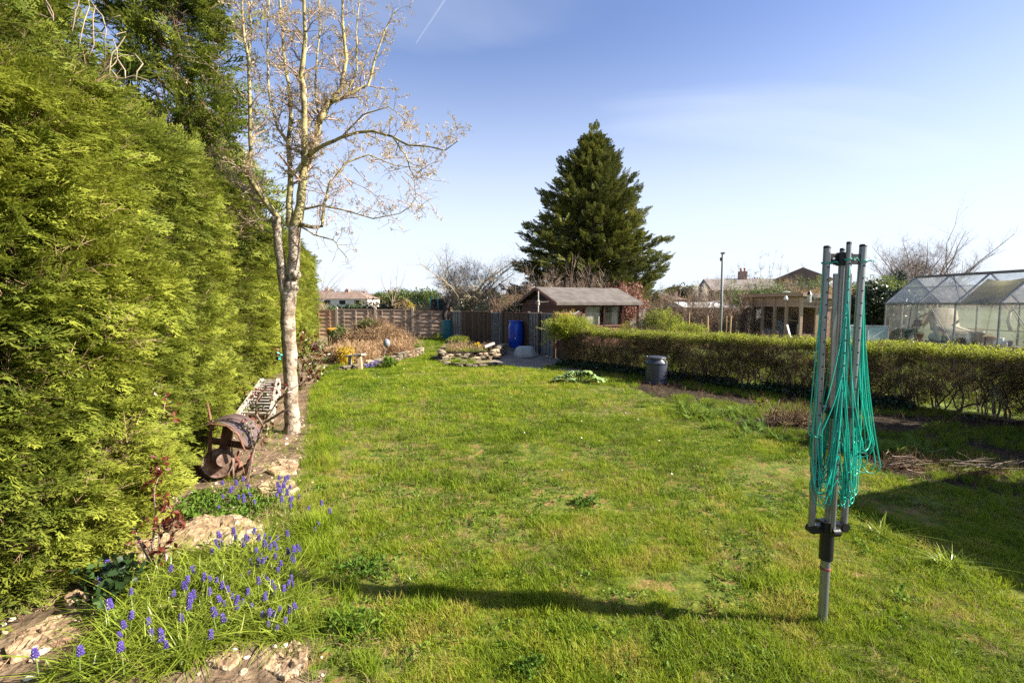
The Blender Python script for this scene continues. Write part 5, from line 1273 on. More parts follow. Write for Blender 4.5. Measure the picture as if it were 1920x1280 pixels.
def wl_(n): u = nr.random(n); return np.where(u < .5, .0 + .18 * nr.random(n) ** 1.5, np.where(u < .8, HW * nr.random(n), HW - .15 * nr.random(n)))
parts = []
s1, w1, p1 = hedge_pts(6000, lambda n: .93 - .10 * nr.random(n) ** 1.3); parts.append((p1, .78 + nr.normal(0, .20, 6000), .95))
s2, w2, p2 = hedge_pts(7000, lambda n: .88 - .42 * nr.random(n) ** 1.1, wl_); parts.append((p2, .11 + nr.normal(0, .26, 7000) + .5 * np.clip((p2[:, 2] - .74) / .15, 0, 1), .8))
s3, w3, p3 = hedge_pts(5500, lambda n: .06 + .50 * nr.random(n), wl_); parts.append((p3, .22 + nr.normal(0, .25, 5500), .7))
keep2 = (fbm(s2, p2[:, 2] * 1.3, 1.7, 131, 3) > .42) | (p2[:, 2] > .80); parts[1] = (p2[keep2], parts[1][1][keep2], .8)
keep3 = fbm(s3, p3[:, 2] * 1.5, 1.4, 88) > .42; parts[-1] = (p3[keep3], parts[-1][1][keep3], .7)
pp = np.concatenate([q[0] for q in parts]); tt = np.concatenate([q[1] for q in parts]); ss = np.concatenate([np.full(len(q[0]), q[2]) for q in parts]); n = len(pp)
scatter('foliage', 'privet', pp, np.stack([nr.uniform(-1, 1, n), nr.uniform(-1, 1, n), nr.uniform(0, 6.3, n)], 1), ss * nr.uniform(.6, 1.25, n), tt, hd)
s4, w4, p4 = hedge_pts(9500, lambda n: .08 + .72 * nr.random(n), wl_); n = len(p4)
scatter('twigs', 'thintwig', p4, np.stack([nr.normal(0, .7, n), nr.normal(0, .7, n), nr.uniform(0, 6, n)], 1), nr.uniform(.4, 1.0, n), nr.random(n), hd)
sx_ = nr.random(420) * HL; wx_ = nr.random(420) * HW; zt = .80 + .10 * nr.random(420)
scatter('stray_shoots', 'thintwig', np.stack([HA.x + hdir.x * sx_ + hn_.x * wx_, HA.y + hdir.y * sx_ + hn_.y * wx_, zt], 1), np.stack([nr.normal(0, .3, 420), nr.normal(0, .3, 420), nr.uniform(0, 6, 420)], 1), nr.uniform(.4, 1.0, 420), nr.random(420), hd)
# ivy at the foot
x = nr.random(5200) * HL; w = -.28 + .62 * nr.random(5200) ** 1.0; m_ = (fbm(x, w, 1.2, 90) > .34)
x, w = x[m_], w[m_]; px_ = HA.x + hdir.x * x + hn_.x * w; py_ = HA.y + hdir.y * x + hn_.y * w; n = len(x)
tag(scatter('ivy', 'ivy', np.stack([px_, py_, hz(px_, py_) + .02 + .14 * nr.random(n) * np.clip(1 - np.abs(w - .05) / .4, 0, 1)], 1), np.stack([nr.normal(0, .5, n), nr.normal(0, .5, n), nr.uniform(0, 6, n)], 1), nr.uniform(.5, .95, n), nr.random(n)), 'dark ivy spreading under the right hedge', 'ivy', kind='stuff')
# border litter and weeds between lawn and hedge
def border(x, y): return (-side(HA, HB, x, y) < .2) & (~inside(x, y, LAWN)) & (x > .8) & (y < 12.2) & inview(x, y)
x, y, z = pts_in(42000, .8, 8, 3, 12.2, border); k = min(1800, len(x)); x, y, z = x[:k], y[:k], z[:k]
tag(scatter('border_litter', 'litter', np.stack([x, y, z + .01], 1), np.stack([nr.uniform(1.2, 1.9, k), nr.uniform(0, 6, k), nr.uniform(0, 6, k)], 1), nr.uniform(.3, .7, k), nr.random(k) * .3), 'dead stems and leaf litter on the dark border soil', 'litter', kind='stuff')
x, y, z = pts_in(60000, .8, 8, 3, 12.2, lambda x, y: border(x, y) & (fbm(x, y, 1.3, 95) > .47)); k = min(6000, len(x)); x, y, z = x[:k], y[:k], z[:k]
tag(scatter('border_grass', 'longgrass', np.stack([x, y, z], 1), np.stack([nr.normal(0, .3, k), nr.normal(0, .3, k), nr.uniform(0, 6, k)], 1), nr.uniform(.3, .8, k), .42 + nr.normal(0, .15, k)), 'grass and weeds creeping over the border soil', 'grass', kind='stuff')
def weedpatch(label, px, py, w, d, n, sc, key='feathery', name='weed_patch', tn=(.6, .2), h=0):
    g_ = G(px, py); x = g_.x + nr.normal(0, w / 2, n); y = g_.y + nr.normal(0, d / 2, n)
    t = thing(name, label, 'plant', tuple(g_)); scatter('leaves', key, np.stack([x, y, hz(x, y) + h * nr.random(n)], 1), np.stack([nr.normal(0, .3, n), nr.normal(0, .3, n), nr.uniform(0, 6, n)], 1), sc * nr.uniform(.6, 1.3, n), tn[0] + nr.normal(0, tn[1], n), t); return t
weedpatch('fresh green feathery weeds at the lawn edge left of the clothes airer', 1335, 780, .55, .35, 42, 1.2, tn=(.8, .15))
weedpatch('feathery weed clump nearer the airer along the border', 1400, 805, .5, .3, 26, .9)
weedpatch('feathery green weeds right of the clothes airer', 1660, 850, .42, .3, 46, 1.15, tn=(.75, .2))
weedpatch('low green weeds by the pale dead stems near the airer', 1450, 822, .4, .3, 22, .8)
weedpatch('lush dark green daisy-leaved weed clump in the near lawn', 690, 1068, .17, .13, 70, .65, 'weed', tn=(.25, .15), h=.04)
weedpatch('small green weed clump in the shaded lawn edge by the bed', 640, 1180, .2, .1, 40, .8, 'weed', tn=(.5, .2), h=.04)
weedpatch('dark green clump in the lawn right of centre', 1100, 945, .10, .08, 22, .8, 'weed', tn=(.15, .12), h=.04)
weedpatch('grey-green tuft at the bottom edge of the lawn', 995, 1262, .06, .05, 30, .55, 'weed', tn=(.35, .12), h=.05)
weedpatch('bright green dock leaf patch on the lawn behind the airer', 1690, 1130, .05, .05, 6, .7, 'weed', tn=(.7, .12), h=.03)
for (px, py, lb, n_, s_) in ((1653, 1005, 'tall pale grass blades left of the shaded lawn corner', 5, 1.5), (1778, 1062, 'bright green grass tuft in the shaded corner of the lawn', 8, 1.2), (770, 1092, 'pale broken bulb leaves on the lawn', 6, .7), (590, 1000, 'long green grass tuft at the flower bed edge', 26, 1.5), (600, 1050, 'tall grass tuft beside the near flowers', 24, 1.3), (1730, 945, 'yellowish grass tuft by the shadow edge', 9, .9), (1536, 1176, 'ragged grass tuft around the foot of the airer pole', 22, .65)):
    g_ = G(px, py); t = thing('grass_tuft', lb, 'grass tuft', tuple(g_)); sp_ = .05 if n_ > 15 else .02
    scatter('blades', 'longgrass' if n_ > 15 else 'strap', np.stack([g_.x + nr.normal(0, sp_, n_), g_.y + nr.normal(0, sp_, n_), np.full(n_, hz1(g_.x, g_.y))], 1), np.stack([nr.normal(0, .15, n_), nr.normal(0, .15, n_), nr.uniform(0, 6, n_)], 1), s_ * nr.uniform(.4, .8, n_) if n_ < 15 else s_ * nr.uniform(.6, 1, n_), .55 + nr.normal(0, .1, n_), t)
# rhubarb-like plant
g_ = G(1085, 718); t = thing('leafy_clump', 'big pale-veined leafy clump at the lawn edge near the churn bin', 'plant', tuple(g_)); r = random.Random(4)
for k in range(34):
    a = r.random() * 6.28; rr = r.uniform(.05, .42); c = Vector((math.cos(a) * rr * 1.1, math.sin(a) * rr * .6, .05 + .17 * (1 - rr / .45) + r.uniform(0, .05))); L = r.uniform(.12, .20); m = MB(); d = Vector((math.cos(a), math.sin(a), r.uniform(-.3, .3))).normalized(); sd = Vector((-d.y, d.x, 0)).normalized()
    rows = []
    for i in range(6):
        u = i / 5; wd = L * .42 * math.sin(math.pi * min(.97, u * .9 + .08)) ** .6; pc = c + d * L * u + Vector((0, 0, -.05 * u * u))
        rows.append(len(m.v))
        for j in range(-2, 3): m.v.append(tuple(pc + sd * wd * j / 2 + Vector((0, 0, .012 * (abs(j) == 1) + (.018 if j % 2 == 0 and j else 0) * (1 if i % 2 else -1))))); m.a.append(.5)
    for i in range(5):
        for j in range(4): m.f.append((rows[i] + j, rows[i] + j + 1, rows[i + 1] + j + 1, rows[i + 1] + j))
    m.tube([(c.x * .15, c.y * .15, 0), tuple(c)], [.008, .006], 5, False)
    m.build('leaf', MATS.get('brassica') or surf('brassica', [(.07, .13, .03), (.16, .25, .06), (.34, .40, .20)], scale=14, rough=.5, bump=.4), t, smooth=True)
# dead stem heaps
def stemheap(label, px, py, w, d, n, sc):
    g_ = G(px, py); t = thing('dead_stem_heap', label, 'brush heap', tuple(g_)); x = g_.x + nr.uniform(-w / 2, w / 2, n); y = g_.y + nr.normal(0, d / 2, n); h = .08 * np.clip(1 - ((x - g_.x) / (w / 2)) ** 2, 0, 1) * nr.random(n)
    m = MB(); m.tube([(-w / 2, 0, .0), (0, 0, .0), (w / 2, 0, .0)], [.01, .05, .01], 6); m.build('packed_stems', MATS['packed_brush'], t)
    r = random.Random(px); 
    for k in range(14):
        m = MB(); a = Vector((g_.x + r.uniform(-w / 2, w * .1), g_.y + r.gauss(0, d / 3), .05 + .10 * r.random())); e, _ = wander(a, (1, r.gauss(0, .2), r.gauss(0, .1)), w * r.uniform(.25, .6), 4, r, .1); e = [Vector((q.x, q.y, max(.02, q.z))) for q in e]; m.tube(e, [.005, .0045, .004, .003, .002], 4); m.build('stick', M_dbark if k % 3 else M_rbark, t, world=True)
    scatter('dry_twigs', 'litter', np.stack([x, y, h + .03], 1), np.stack([nr.uniform(1.2, 1.9, n), nr.uniform(-.4, .4, n), nr.uniform(-.6, .6, n)], 1), sc * nr.uniform(.6, 1.3, n), nr.random(n) * .25, t)
stemheap('pinkish heap of dry stems against the hedge foot behind the airer', 1490, 795, .6, .22, 110, 1.0)
stemheap('scattered dead stems on the border right of the airer', 1700, 880, .5, .3, 60, .6)
stemheap('dark heap of dead stems in the shade at the right edge', 1850, 890, .7, .3, 70, .5)
m_ = None
rose('thin dry shrub stems on the border in front of the hedge', [[(1452, 800), (1450, 770), (1440, 752), (1428, 742)], [(1450, 775), (1458, 760), (1462, 748)]], [(1430, 745, 5, .04), (1452, 770, 3, .04)], G(1452, 800).y, M_rbark, (.1, .1), sc=.9)
# red pot-ish thing and bits by the fence end
t = thing('red_tag', 'small red tool handle hanging at the dark end of the hedge', 'tool handle', tuple(P(1041, 648, 12.6))); m = MB(); m.tube([(0, 0, -.07), (0, 0, .07)], [.02, .028], 8); m.build('handle', M_red, t)
# forsythia-ish yellow bush over the hedge end
c = P(1050, 615, 12.3)
blob('golden_shrub', 'yellow-green shrub sprawling over the far end of the low hedge', 'shrub', (c.x + .25, 12.35, 1.0), (.62, .45, .26), 520, 'privet', 1.25, (.85, .15), seed=31)
blob('golden_shrub', 'thin golden sprays sticking up in front of the brown shed', 'shrub', (P(1060, 595, 12.6).x, 12.6, 1.18), (.34, .3, .28), 150, 'yellow', .5, (.5, .3), seed=32, shell=.2, stems=8)
r = random.Random(12)
t = thing('arching_shoots', 'long arching yellow shoots reaching left of the hedge end', 'shrub', tuple(G(1040, 690)))
PT = []
for k in range(11):
    e, d = wander(P(1060, 632, 12.2), (-1, r.gauss(0, .2), r.uniform(-.1, .6)), r.uniform(.4, .9), 6, r, .12, -.05); m = MB(); m.tube(e, [.006] * 7, 4, False); m.build('shoot', M_limb, t, world=True); PT += [tuple(q) for q in e[1:]] * 2
n = len(PT); scatter('leaves', 'privet', PT, nr.uniform(-1, 1, (n, 3)), nr.uniform(.4, .8, n), .85 + nr.normal(0, .1, n), t)
# ------------------------------------------------------------------ rotary airer
AB = G(1541, 1172)
air = thing('rotary_airer', 'folded grey rotary clothes airer with bright green lines standing on the lawn', 'clothes airer', tuple(AB))
AY = AB.y
def seg(nm, pa, pb, r_, mt, sides=14, caps=True): m = MB(); m.tube([pa, pa.lerp(pb, .5), pb], r_, sides, caps); o = m.build(nm, mt, air, world=True); smooth_by_angle(o, 40); return o
base = Vector((AB.x, AY, -.12)); up = Vector((.012, .012, 1))
seg('mast', base, base + up * .60, .0212, MATS['dull_aluminium'])
seg('joint_ring', base + up * .41, base + up * .42, .0245, M_rustr)
seg('collar', base + up * .462, base + up * .590, .031, M_blk)
top = base + up * 1.96
seg('inner_mast', base + up * .58, base + up * 1.96, .016, M_alu)
# lower hub with two ears
hubz = .542; hb = base + up * (hubz + .08)
m = MB(); m.lathe([(.028, -.03), (.034, -.03), (.034, .035), (.028, .035)], hb, 16); 
for a, L in ((-172, .088), (8, .088), (95, .05), (-85, .05)):
    d = Vector((math.cos(R(a)), math.sin(R(a)), 0)); m.beam(hb + d * .02, hb + d * L, .030, .042)
    n_ = Vector((-d.y, d.x, 0)); m.lathe([(0, -.018), (.021, -.018), (.021, .018), (0, .018)], hb + d * L, 12, n_)
m.build('lower_hub', M_blk, air, world=True)
# upper slider hub and middle hub
m = MB(); ub = base + up * 1.93
m.lathe([(.018, -.03), (.028, -.03), (.028, .03), (.018, .03)], ub, 14)
for a in (-172, 8, 95, -85):
    d = Vector((math.cos(R(a)), math.sin(R(a)), 0)); m.beam(ub + d * .015, ub + d * (.085 if a in (-172, 8) else .05), .016, .048)
m.build('upper_hub', M_blk, air, world=True)
for k, a in enumerate((-172, 8)):
    d = Vector((math.cos(R(a)), math.sin(R(a)), 0)); m = MB(); m.lathe([(0, -.013), (.006, -.013), (.006, 0)], ub + d * .055, 8, (0, 1, 0)); m.build('rivet', M_wpaint, air, world=True)
m = MB(); mh = base + up * 1.20; m.lathe([(.017, -.03), (.03, -.03), (.03, .03), (.017, .03)], mh, 12); m.box(mh + Vector((.055, -.01, 0)), (.06, .05, .05)); m.box(mh + Vector((-.055, 0, .01)), (.05, .04, .03)); m.build('middle_hub', M_blk, air, world=True)
arms = []   # (bottom, top)
for a, lean, L0, L1, rr in ((-172, .085, 0, 1.985, .0158), (8, .105, 0, 1.995, .0158), (-96, .045, 0, 2.0, .011), (60, .05, 0, 1.98, .011)):
    d = Vector((math.cos(R(a)), math.sin(R(a)), 0)); b0 = hb + d * (.088 if rr > .015 else .045); t0 = base + up * L1 + d * lean
    arms.append((b0, t0, d, rr))
    o = seg('arm', b0, t0, rr, M_alu, 16)
    m = MB(); m.lathe([(rr * 1.02, -.006), (rr * 1.04, 0), (rr * .9, .006), (0, .007)], t0, 14, t0 - b0); m.build('end_cap', M_blk, air, world=True)
# thin struts
for (a, z0, z1, off0, off1) in ((-150, 1.2, 1.86, .03, .055), (-20, 1.2, 1.86, .04, .03), (30, 1.2, 1.88, .05, .055)):
    d = Vector((math.cos(R(a)), math.sin(R(a)), 0)); m = MB(); m.beam(base + up * z0 + d * off0, base + up * z1 + d * off1, .018, .012, up=(0, 1, 0)); m.build('strut', M_alu, air, world=True)
# knots where the lines pass through the arms, then the hanging lines
def on_arm(k, f):
    b0, t0, d, rr = arms[k]; return b0.lerp(t0, f) + d * rr
holes = [.93 - .043 * k for k in range(18)]
for k in range(4):
    b0, t0, d, rr = arms[k]
    for j, f in enumerate(holes):
        c = b0.lerp(t0, f); m = MB(); m.lathe([(0, -.003), (.004, -.003), (.004, .003), (0, .003)], c + Vector((0, -rr * .98, 0)), 8, (0, 1, 0)); m.build('line_hole', M_blk, air, world=True)
    m = MB(); c = b0.lerp(t0, .945); m.tube([c + Vector((math.cos(a) * (rr + .004), math.sin(a) * (rr + .004), .004 * math.sin(3 * a))) for a in np.linspace(0, 6.283, 17)], .0028, 6, False); m.tube([c + Vector((rr, -rr, 0)), c + Vector((rr + .02, -rr - .005, .006)), c + Vector((rr + .03, -rr, -.004))], .0026, 6); m.build('top_knot', M_cord, air, world=True, smooth=True)
r = random.Random(77)
order = [(0, 2), (2, 1), (1, 3), (3, 0)]
for pi_, (ka, kb) in enumerate(order):
    for j, f in enumerate(holes):
        A_ = on_arm(ka, f - .01); B_ = on_arm(kb, f - .01); mid = A_.lerp(B_, .5); outd = arms[ka][2] + arms[kb][2]
        if outd.length > .05: outd.normalize()
        w = r.uniform(.008, .035); off = outd * r.uniform(.0, .035) + Vector((r.gauss(0, .010), r.gauss(0, .008), 0))
        zb = {0: .60, 1: .56, 2: .62, 3: .66}[pi_] + abs(r.gauss(0, .10)) + .10 * (j / 17)
        if pi_ == 2 and j < 9 or (pi_ == 1 and j in (1, 4, 7)): off += Vector((.035 + .010 * (9 - j) * r.uniform(.6, 1.1), r.gauss(0, .01), 0)); w = r.uniform(.025, .055); zb = r.uniform(.74, .98)
        if (pi_, j) in ((0, 2), (3, 1), (0, 6)): off += Vector((-.05 - .02 * (j == 2), 0, 0)); w = .02; zb = r.uniform(.88, 1.0)
        zb = min(zb, A_.z - .12); drop = A_.z - zb - w
        hd_ = Vector((B_.x - A_.x, B_.y - A_.y, 0)).normalized(); a_ = Vector((r.choice((-1, 1)) * .0, 0, 0)); bow = r.uniform(-.012, .012)
        pts = []
        def strand(P0, sg, q):
            h = q ** (1.9 if off.length > .06 else 1.1); tgt = mid + off + hd_ * w * sg
            p = P0.lerp(Vector((tgt.x, tgt.y, P0.z)), h); return Vector((p.x + bow * math.sin(math.pi * q), p.y, P0.z - drop * q))
        for q in np.linspace(0, 1, 13): pts.append(strand(A_, -1, q))
        c_ = mid + off; zc = A_.z - drop
        for an in np.linspace(.35, math.pi - .35, 7): pts.append(Vector((c_.x, c_.y, zc)) - hd_ * w * math.cos(an) - Vector((0, 0, w * 1.3 * math.sin(an))))
        for q in np.linspace(1, 0, 13): pts.append(strand(B_, 1, q))
        m = MB(); m.tube(pts, .0027, 5, False); m.build('line', M_cord, air, world=True, smooth=True)

# ------------------------------------------------------------------ greenhouse
E0 = Vector((11.72, 15.2, 0)); u_ = Vector((.063, -.998, 0)); v_ = Vector((.998, .063, 0))
gh = thing('greenhouse', 'aluminium framed greenhouse with dirty panes behind the right hedge', 'greenhouse', tuple(E0))
BAY = 1.12; NB = 5; EZ = 1.6; RZ = 2.42; GW = 1.85; SZ = .30
def gq(u, v, z): return E0 + u_ * u + v_ * v + Vector((0, 0, z))
def gbar(nm, a, b, w=.035, d=.035, mt=None): m = MB(); m.beam(a, b, w, d); return m.build(nm, mt or M_alu2, gh, world=True)
def pane(pts, mt, off=.0):
    n_ = (Vector(pts[1]) - Vector(pts[0])).cross(Vector(pts[2]) - Vector(pts[0])).normalized(); m = MB(); c = sum((Vector(p) for p in pts), Vector()) / len(pts)
    q = [c + (Vector(p) - c) * .985 + n_ * (.0) for p in pts]; m.prism(q, n_ * .004); return m.build('pane', mt, gh, world=True)
LL = BAY * NB
m = MB(); 
for v in (0, GW): m.beam(gq(0, v, .15), gq(LL, v, .15), .10, .30)
m.beam(gq(0, 0, .15), gq(0, GW, .15), .10, .30); m.build('base_wall', M_conc, gh, world=True)
for v in (0, GW):
    gbar('eave_rail', gq(-.02, v, EZ), gq(LL, v, EZ), .05, .05); gbar('sill_rail', gq(0, v, SZ + .02), gq(LL, v, SZ + .02), .04, .05)
    gbar('mid_rail', gq(0, v, .85), gq(LL, v, .85), .02, .02) if v else None
gbar('ridge_bar', gq(-.02, GW / 2, RZ), gq(LL, GW / 2, RZ), .08, .07, M_slate)
for k in range(NB + 1):
    for v in (0, GW):
        gbar('upright', gq(k * BAY, v, SZ), gq(k * BAY, v, EZ))
        gbar('roof_bar', gq(k * BAY, v, EZ), gq(k * BAY, GW / 2, RZ), .035, .04, M_wpaint if v == 0 and False else M_alu2)
gbar('gable_beam', gq(0, 0, EZ), gq(0, GW, EZ)); gbar('gable_post', gq(0, .55, SZ), gq(0, .55, EZ)); gbar('gable_post', gq(0, 1.3, SZ), gq(0, 1.3, EZ)); gbar('gable_sill', gq(0, 0, SZ), gq(0, GW, SZ))
for (k, vv) in ((1.1, 0), (3, 0), (3.5, GW)): gbar('brace', gq((k + .9) * BAY, vv + (.05 if vv == 0 else -.05), SZ + .1), gq(k * BAY + .2, vv + (.05 if vv == 0 else -.05), EZ - .05), .02, .02, M_slate)
gbar('brace', gq(1.1 * BAY, .05 + .86, RZ - .02), gq(2 * BAY, .1, EZ + .1), .02, .02)
# glazing: side panes, end panes, roof panes (upper and lower sheets)
for k in range(NB):
    a, b = k * BAY, (k + 1) * BAY
    for v in (0, GW): pane([gq(a, v, SZ + .05), gq(b, v, SZ + .05), gq(b, v, EZ - .03), gq(a, v, EZ - .03)], M_glass)
    for v in (0, GW):
        for (f0, f1) in ((.0, .58), (.58, 1)):
            q = lambda u, f: gq(u, v + (GW / 2 - v) * f, EZ + .03 + (RZ - EZ - .03) * f)
            pane([q(a, f0), q(b, f0), q(b, f1), q(a, f1)], M_glassr)
            if f0 > 0 and v == 0 and k in (0, 1): gbar('glazing_rail', q(a, f0), q(b, f0), .015, .015)
for (a, b) in ((0, .55), (.55, 1.3), (1.3, GW)): pane([gq(0, a, SZ + .05), gq(0, b, SZ + .05), gq(0, b, EZ - .03), gq(0, a, EZ - .03)], M_glass)
pane([gq(0, 0, EZ + .03), gq(0, GW, EZ + .03), gq(0, GW / 2, RZ - .03)], M_glassr)
# things inside
t = thing('potting_bench', 'long low bench along the inside of the greenhouse', 'bench', tuple(gq(1.0, .35, 0)))
m = MB(); m.beam(gq(.1, .45, .52), gq(LL - .1, .45, .52), .6, .04); m.build('bench_top', M_rail, t, world=True)
for k in range(5): m = MB(); m.beam(gq(.2 + k * 1.2, .3, 0), gq(.2 + k * 1.2, .3, .5), .05, .05); m.build('leg', M_rail, t, world=True)
t = thing('shade_sheet', 'olive shade cloth sagging under the greenhouse roof', 'cloth', tuple(gq(2.6, .3, EZ)))
m = MB(); nx_, ny_ = 8, 8
for i in range(nx_ + 1):
    for j in range(ny_ + 1):
        f = .02 + .84 * j / ny_; uu = 2 * BAY + .06 + (BAY - .12) * i / nx_; sag = .07 * math.sin(math.pi * i / nx_) * math.sin(math.pi * j / ny_) + .05
        edge = .10 * math.sin(math.pi * i / nx_) * (j == ny_)
        q = gq(uu, (GW / 2) * (f - edge), EZ + .03 + (RZ - EZ - .03) * (f - edge) - sag); m.v.append(tuple(q)); m.a.append(0)
for i in range(nx_):
    for j in range(ny_): m.f.append((i * 9 + j, (i + 1) * 9 + j, (i + 1) * 9 + j + 1, i * 9 + j + 1))
m.build('sheet', M_cloth, t, world=True, smooth=True)
t = thing('fleece_cover', 'pale fleece draped over frames inside the greenhouse', 'cloth', tuple(gq(1.2, .6, .6)))
m = MB(); prof = [(0.25, .95), (.5, 1.15), (1.0, 1.12), (1.15, 1.5), (1.25, 1.45), (1.35, 1.0), (1.8, .86), (2.25, .82)]
for i, (a, z_) in enumerate(prof):
    for j in range(5): q = gq(a, .2 + j * .22, z_ - .10 * (j == 0) * (2 if i < 4 else 1) - .03 * abs(j - 2) + .02 * math.sin(i * 3 + j)); m.v.append(tuple(q)); m.a.append(0)
for i in range(len(prof) - 1):
    for j in range(4): m.f.append((i * 5 + j, i * 5 + j + 1, i * 5 + 6 + j, i * 5 + 5 + j))
o = m.build('cover', M_fleece, t, world=True, smooth=True); o.modifiers.new('s', 'SOLIDIFY').thickness = .01
inside_ = [('plastic_sack', 'pale plastic sack slumped on the greenhouse bench', 'sack', 1.35, M_tub, (.16, .28)), ('plastic_tub', 'mint green tub on the greenhouse bench', 'tub', 1.6, M_mint, (.18, .2)), ('plastic_sack', 'brown compost sack beside the mint tub', 'sack', 2.0, M_rustp, (.2, .24)), ('plastic_bottle', 'white bottle with red cap on the greenhouse bench', 'bottle', 2.32, M_wpaint, (.09, .3)), ('plant_pot', 'black pot stack on the greenhouse bench', 'pot', 2.52, M_blk, (.14, .32)), ('plant_pot', 'terracotta pot right of the black pots', 'pot', 2.82, M_terra, (.13, .22)), ('plastic_sack', 'white folded sack near the third greenhouse upright', 'sack', 3.1, M_wpaint, (.13, .2)), ('plant_pot', 'small purple pot by the greenhouse upright', 'pot', 3.32, M_purple, (.05, .14)), ('plant_pot', 'terracotta bowl in the right bay of the greenhouse', 'pot', 3.8, M_terra, (.15, .16)), ('plastic_sack', 'grey sack at the right edge inside the greenhouse', 'sack', 4.2, M_tub, (.16, .25)), ('plastic_tub', 'pale blue tub standing in the left greenhouse bay', 'tub', .45, M_teal, (.12, .3)), ('plant_pot', 'brown pot in the left greenhouse bay', 'pot', .8, M_terra, (.12, .16))]
for (nm, lb, ct, u, mt, (rr, hh)) in inside_:
    c = gq(u, .38, .54); t = thing(nm, lb, ct, tuple(c)); m = MB()
    if ct == 'sack': m.lathe([(0, 0), (rr * .9, .0), (rr * 1.05, hh * .3), (rr * .9, hh * .65), (rr * .35, hh * .85), (rr * .45, hh), (0, hh * .95)], sides=9); m.v = [(x * (1 + .12 * math.sin(9 * z + 4 * x)), y * (1 + .1 * math.cos(7 * x)), z) for x, y, z in m.v]
    elif ct == 'bottle': m.lathe([(0, 0), (rr, 0), (rr, hh * .65), (rr * .4, hh * .82), (rr * .4, hh)], sides=12)
    else: m.lathe([(0, 0), (rr * .75, 0), (rr, hh * .88), (rr * 1.08, hh * .88), (rr * 1.08, hh), (rr * .92, hh), (rr * .7, hh * .2)], sides=16)
    m.build('body', mt, t, smooth=True)
    if ct == 'bottle': m = MB(); m.lathe([(.0, hh), (rr * .45, hh), (rr * .45, hh * 1.12), (0, hh * 1.12)], sides=10); m.build('cap', M_red, t)
    if ct == 'pot':
        n = 12; scatter('dead_plant', 'frond', np.stack([c.x + nr.normal(0, rr * .4, n), c.y + nr.normal(0, rr * .4, n), np.full(n, c.z + hh)], 1), nr.uniform(-.6, .6, (n, 3)) * [1, 1, 6], np.full(n, rr * 3), nr.random(n), t)
c = gq(2.9, GW + .9, 1.05); blob('yellow_shrub', 'yellow flowering shrub seen through the back of the greenhouse', 'shrub', tuple(c), (.9, .6, .65), 420, 'yellow', 1.6, (.4, .25), seed=41, shell=.2, stems=8)
# cold frame left of it
cf = P(1628, 640, 14.4)
t = thing('cold_frame', 'mint-panelled aluminium cold frame standing left of the greenhouse', 'cold frame', (cf.x, 14.4, 0))
ca, cb_ = P(1583, 640, 14.6).x - cf.x, P(1664, 640, 14.4).x - cf.x
for (p, q) in (((ca, 0, .95), (cb_, 0, .93)), ((ca, 0, .1), (ca, 0, .95)), ((cb_, 0, .1), (cb_, 0, .93)), ((ca * .05, 0, .1), (ca * .05, 0, .94)), ((ca, 0, .12), (cb_, 0, .12)), ((ca, .6, .78), (cb_, .6, .78)), ((ca, 0, .95), (ca, .6, .78)), ((cb_, 0, .93), (cb_, .6, .78)), ((ca * .05, 0, .5), (cb_, 0, .9)), ((ca * .95, 0, .5), (0, 0, .9))): m = MB(); m.beam(p, q, .03, .03); m.build('frame_bar', M_wpaint, t)
for (a, b) in ((ca + .03, ca * .05 - .02), (ca * .05 + .02, cb_ - .03)): m = MB(); m.box(((a + b) / 2, .012, .52), (b - a, .008, .78)); m.build('panel', M_mint, t)
# low rail fence behind the hedge
t = thing('low_rail', 'weathered dark timber edging rail running behind the right hedge', 'rail', (G(1400, 640).x, 12, 0))
rp = [P(1170, 622, 15.5), P(1370, 631, 14.4), P(1450, 634, 13.9), P(1550, 637, 12.6)]; rp2 = [P(1690, 643, 11.4), P(1790, 649, 10.8), P(1960, 659, 10.2)]
for ch in (rp, rp2):
    for i in range(len(ch) - 1): m = MB(); m.beam(ch[i], ch[i + 1], .05, .07); m.build('rail', M_rail, t, world=True)
    for q in ch: m = MB(); m.beam(Vector((q.x, q.y, 0)), q, .06, .06); m.build('post', M_rail, t, world=True)

# ------------------------------------------------------------------ timber studio
SC_ = Vector((10.0, 16.7, 0)); SLf = Vector((9.86, 20.9, 0))
st = thing('garden_studio', 'flat-roofed cedar garden studio with tall windows', 'garden room', tuple(SC_))
fd = (SLf - SC_).normalized(); LF = (SLf - SC_).length; rd = Vector((1, .03, 0)).normalized(); WD = 1.35; HZ_ = 1.92
def sq(s, w, z): return SC_ + fd * s + rd * w + Vector((0, 0, z))
def sb_(nm, a, b, w, d, mt=M_stud, up_=(0, 0, 1)): m = MB(); m.beam(a, b, w, d, up_); return m.build(nm, mt, st, world=True)
m = MB(); m.prism([sq(-.12, -.12, HZ_), sq(LF + .1, -.12, HZ_), sq(LF + .1, WD + .1, HZ_ - .14), sq(-.12, WD + .1, HZ_ - .14)], (0, 0, .05)); m.build('roof', M_slate, st, world=True)
sb_('fascia', sq(-.14, -.14, HZ_ - .0), sq(LF + .1, -.14, HZ_ - .0), .03, .13); sb_('fascia', sq(-.14, -.10, HZ_), sq(-.14, WD + .1, HZ_ - .14), .03, .13)
for k in range(4): sb_('board', sq(0, 0, HZ_ - .12 - .09 * k), sq(LF, 0, HZ_ - .12 - .09 * k), .03, .084)
for k in range(4): sb_('board', sq(0, 0, HZ_ - .13 - .09 * k), sq(0, WD, HZ_ - .20 - .09 * k), .03, .084)
for k in range(3): sb_('board', sq(0, 0, .12 + .14 * k), sq(LF, 0, .12 + .14 * k), .03, .13)
npx = [1503, 1475, 1453, 1430, 1411, 1392]
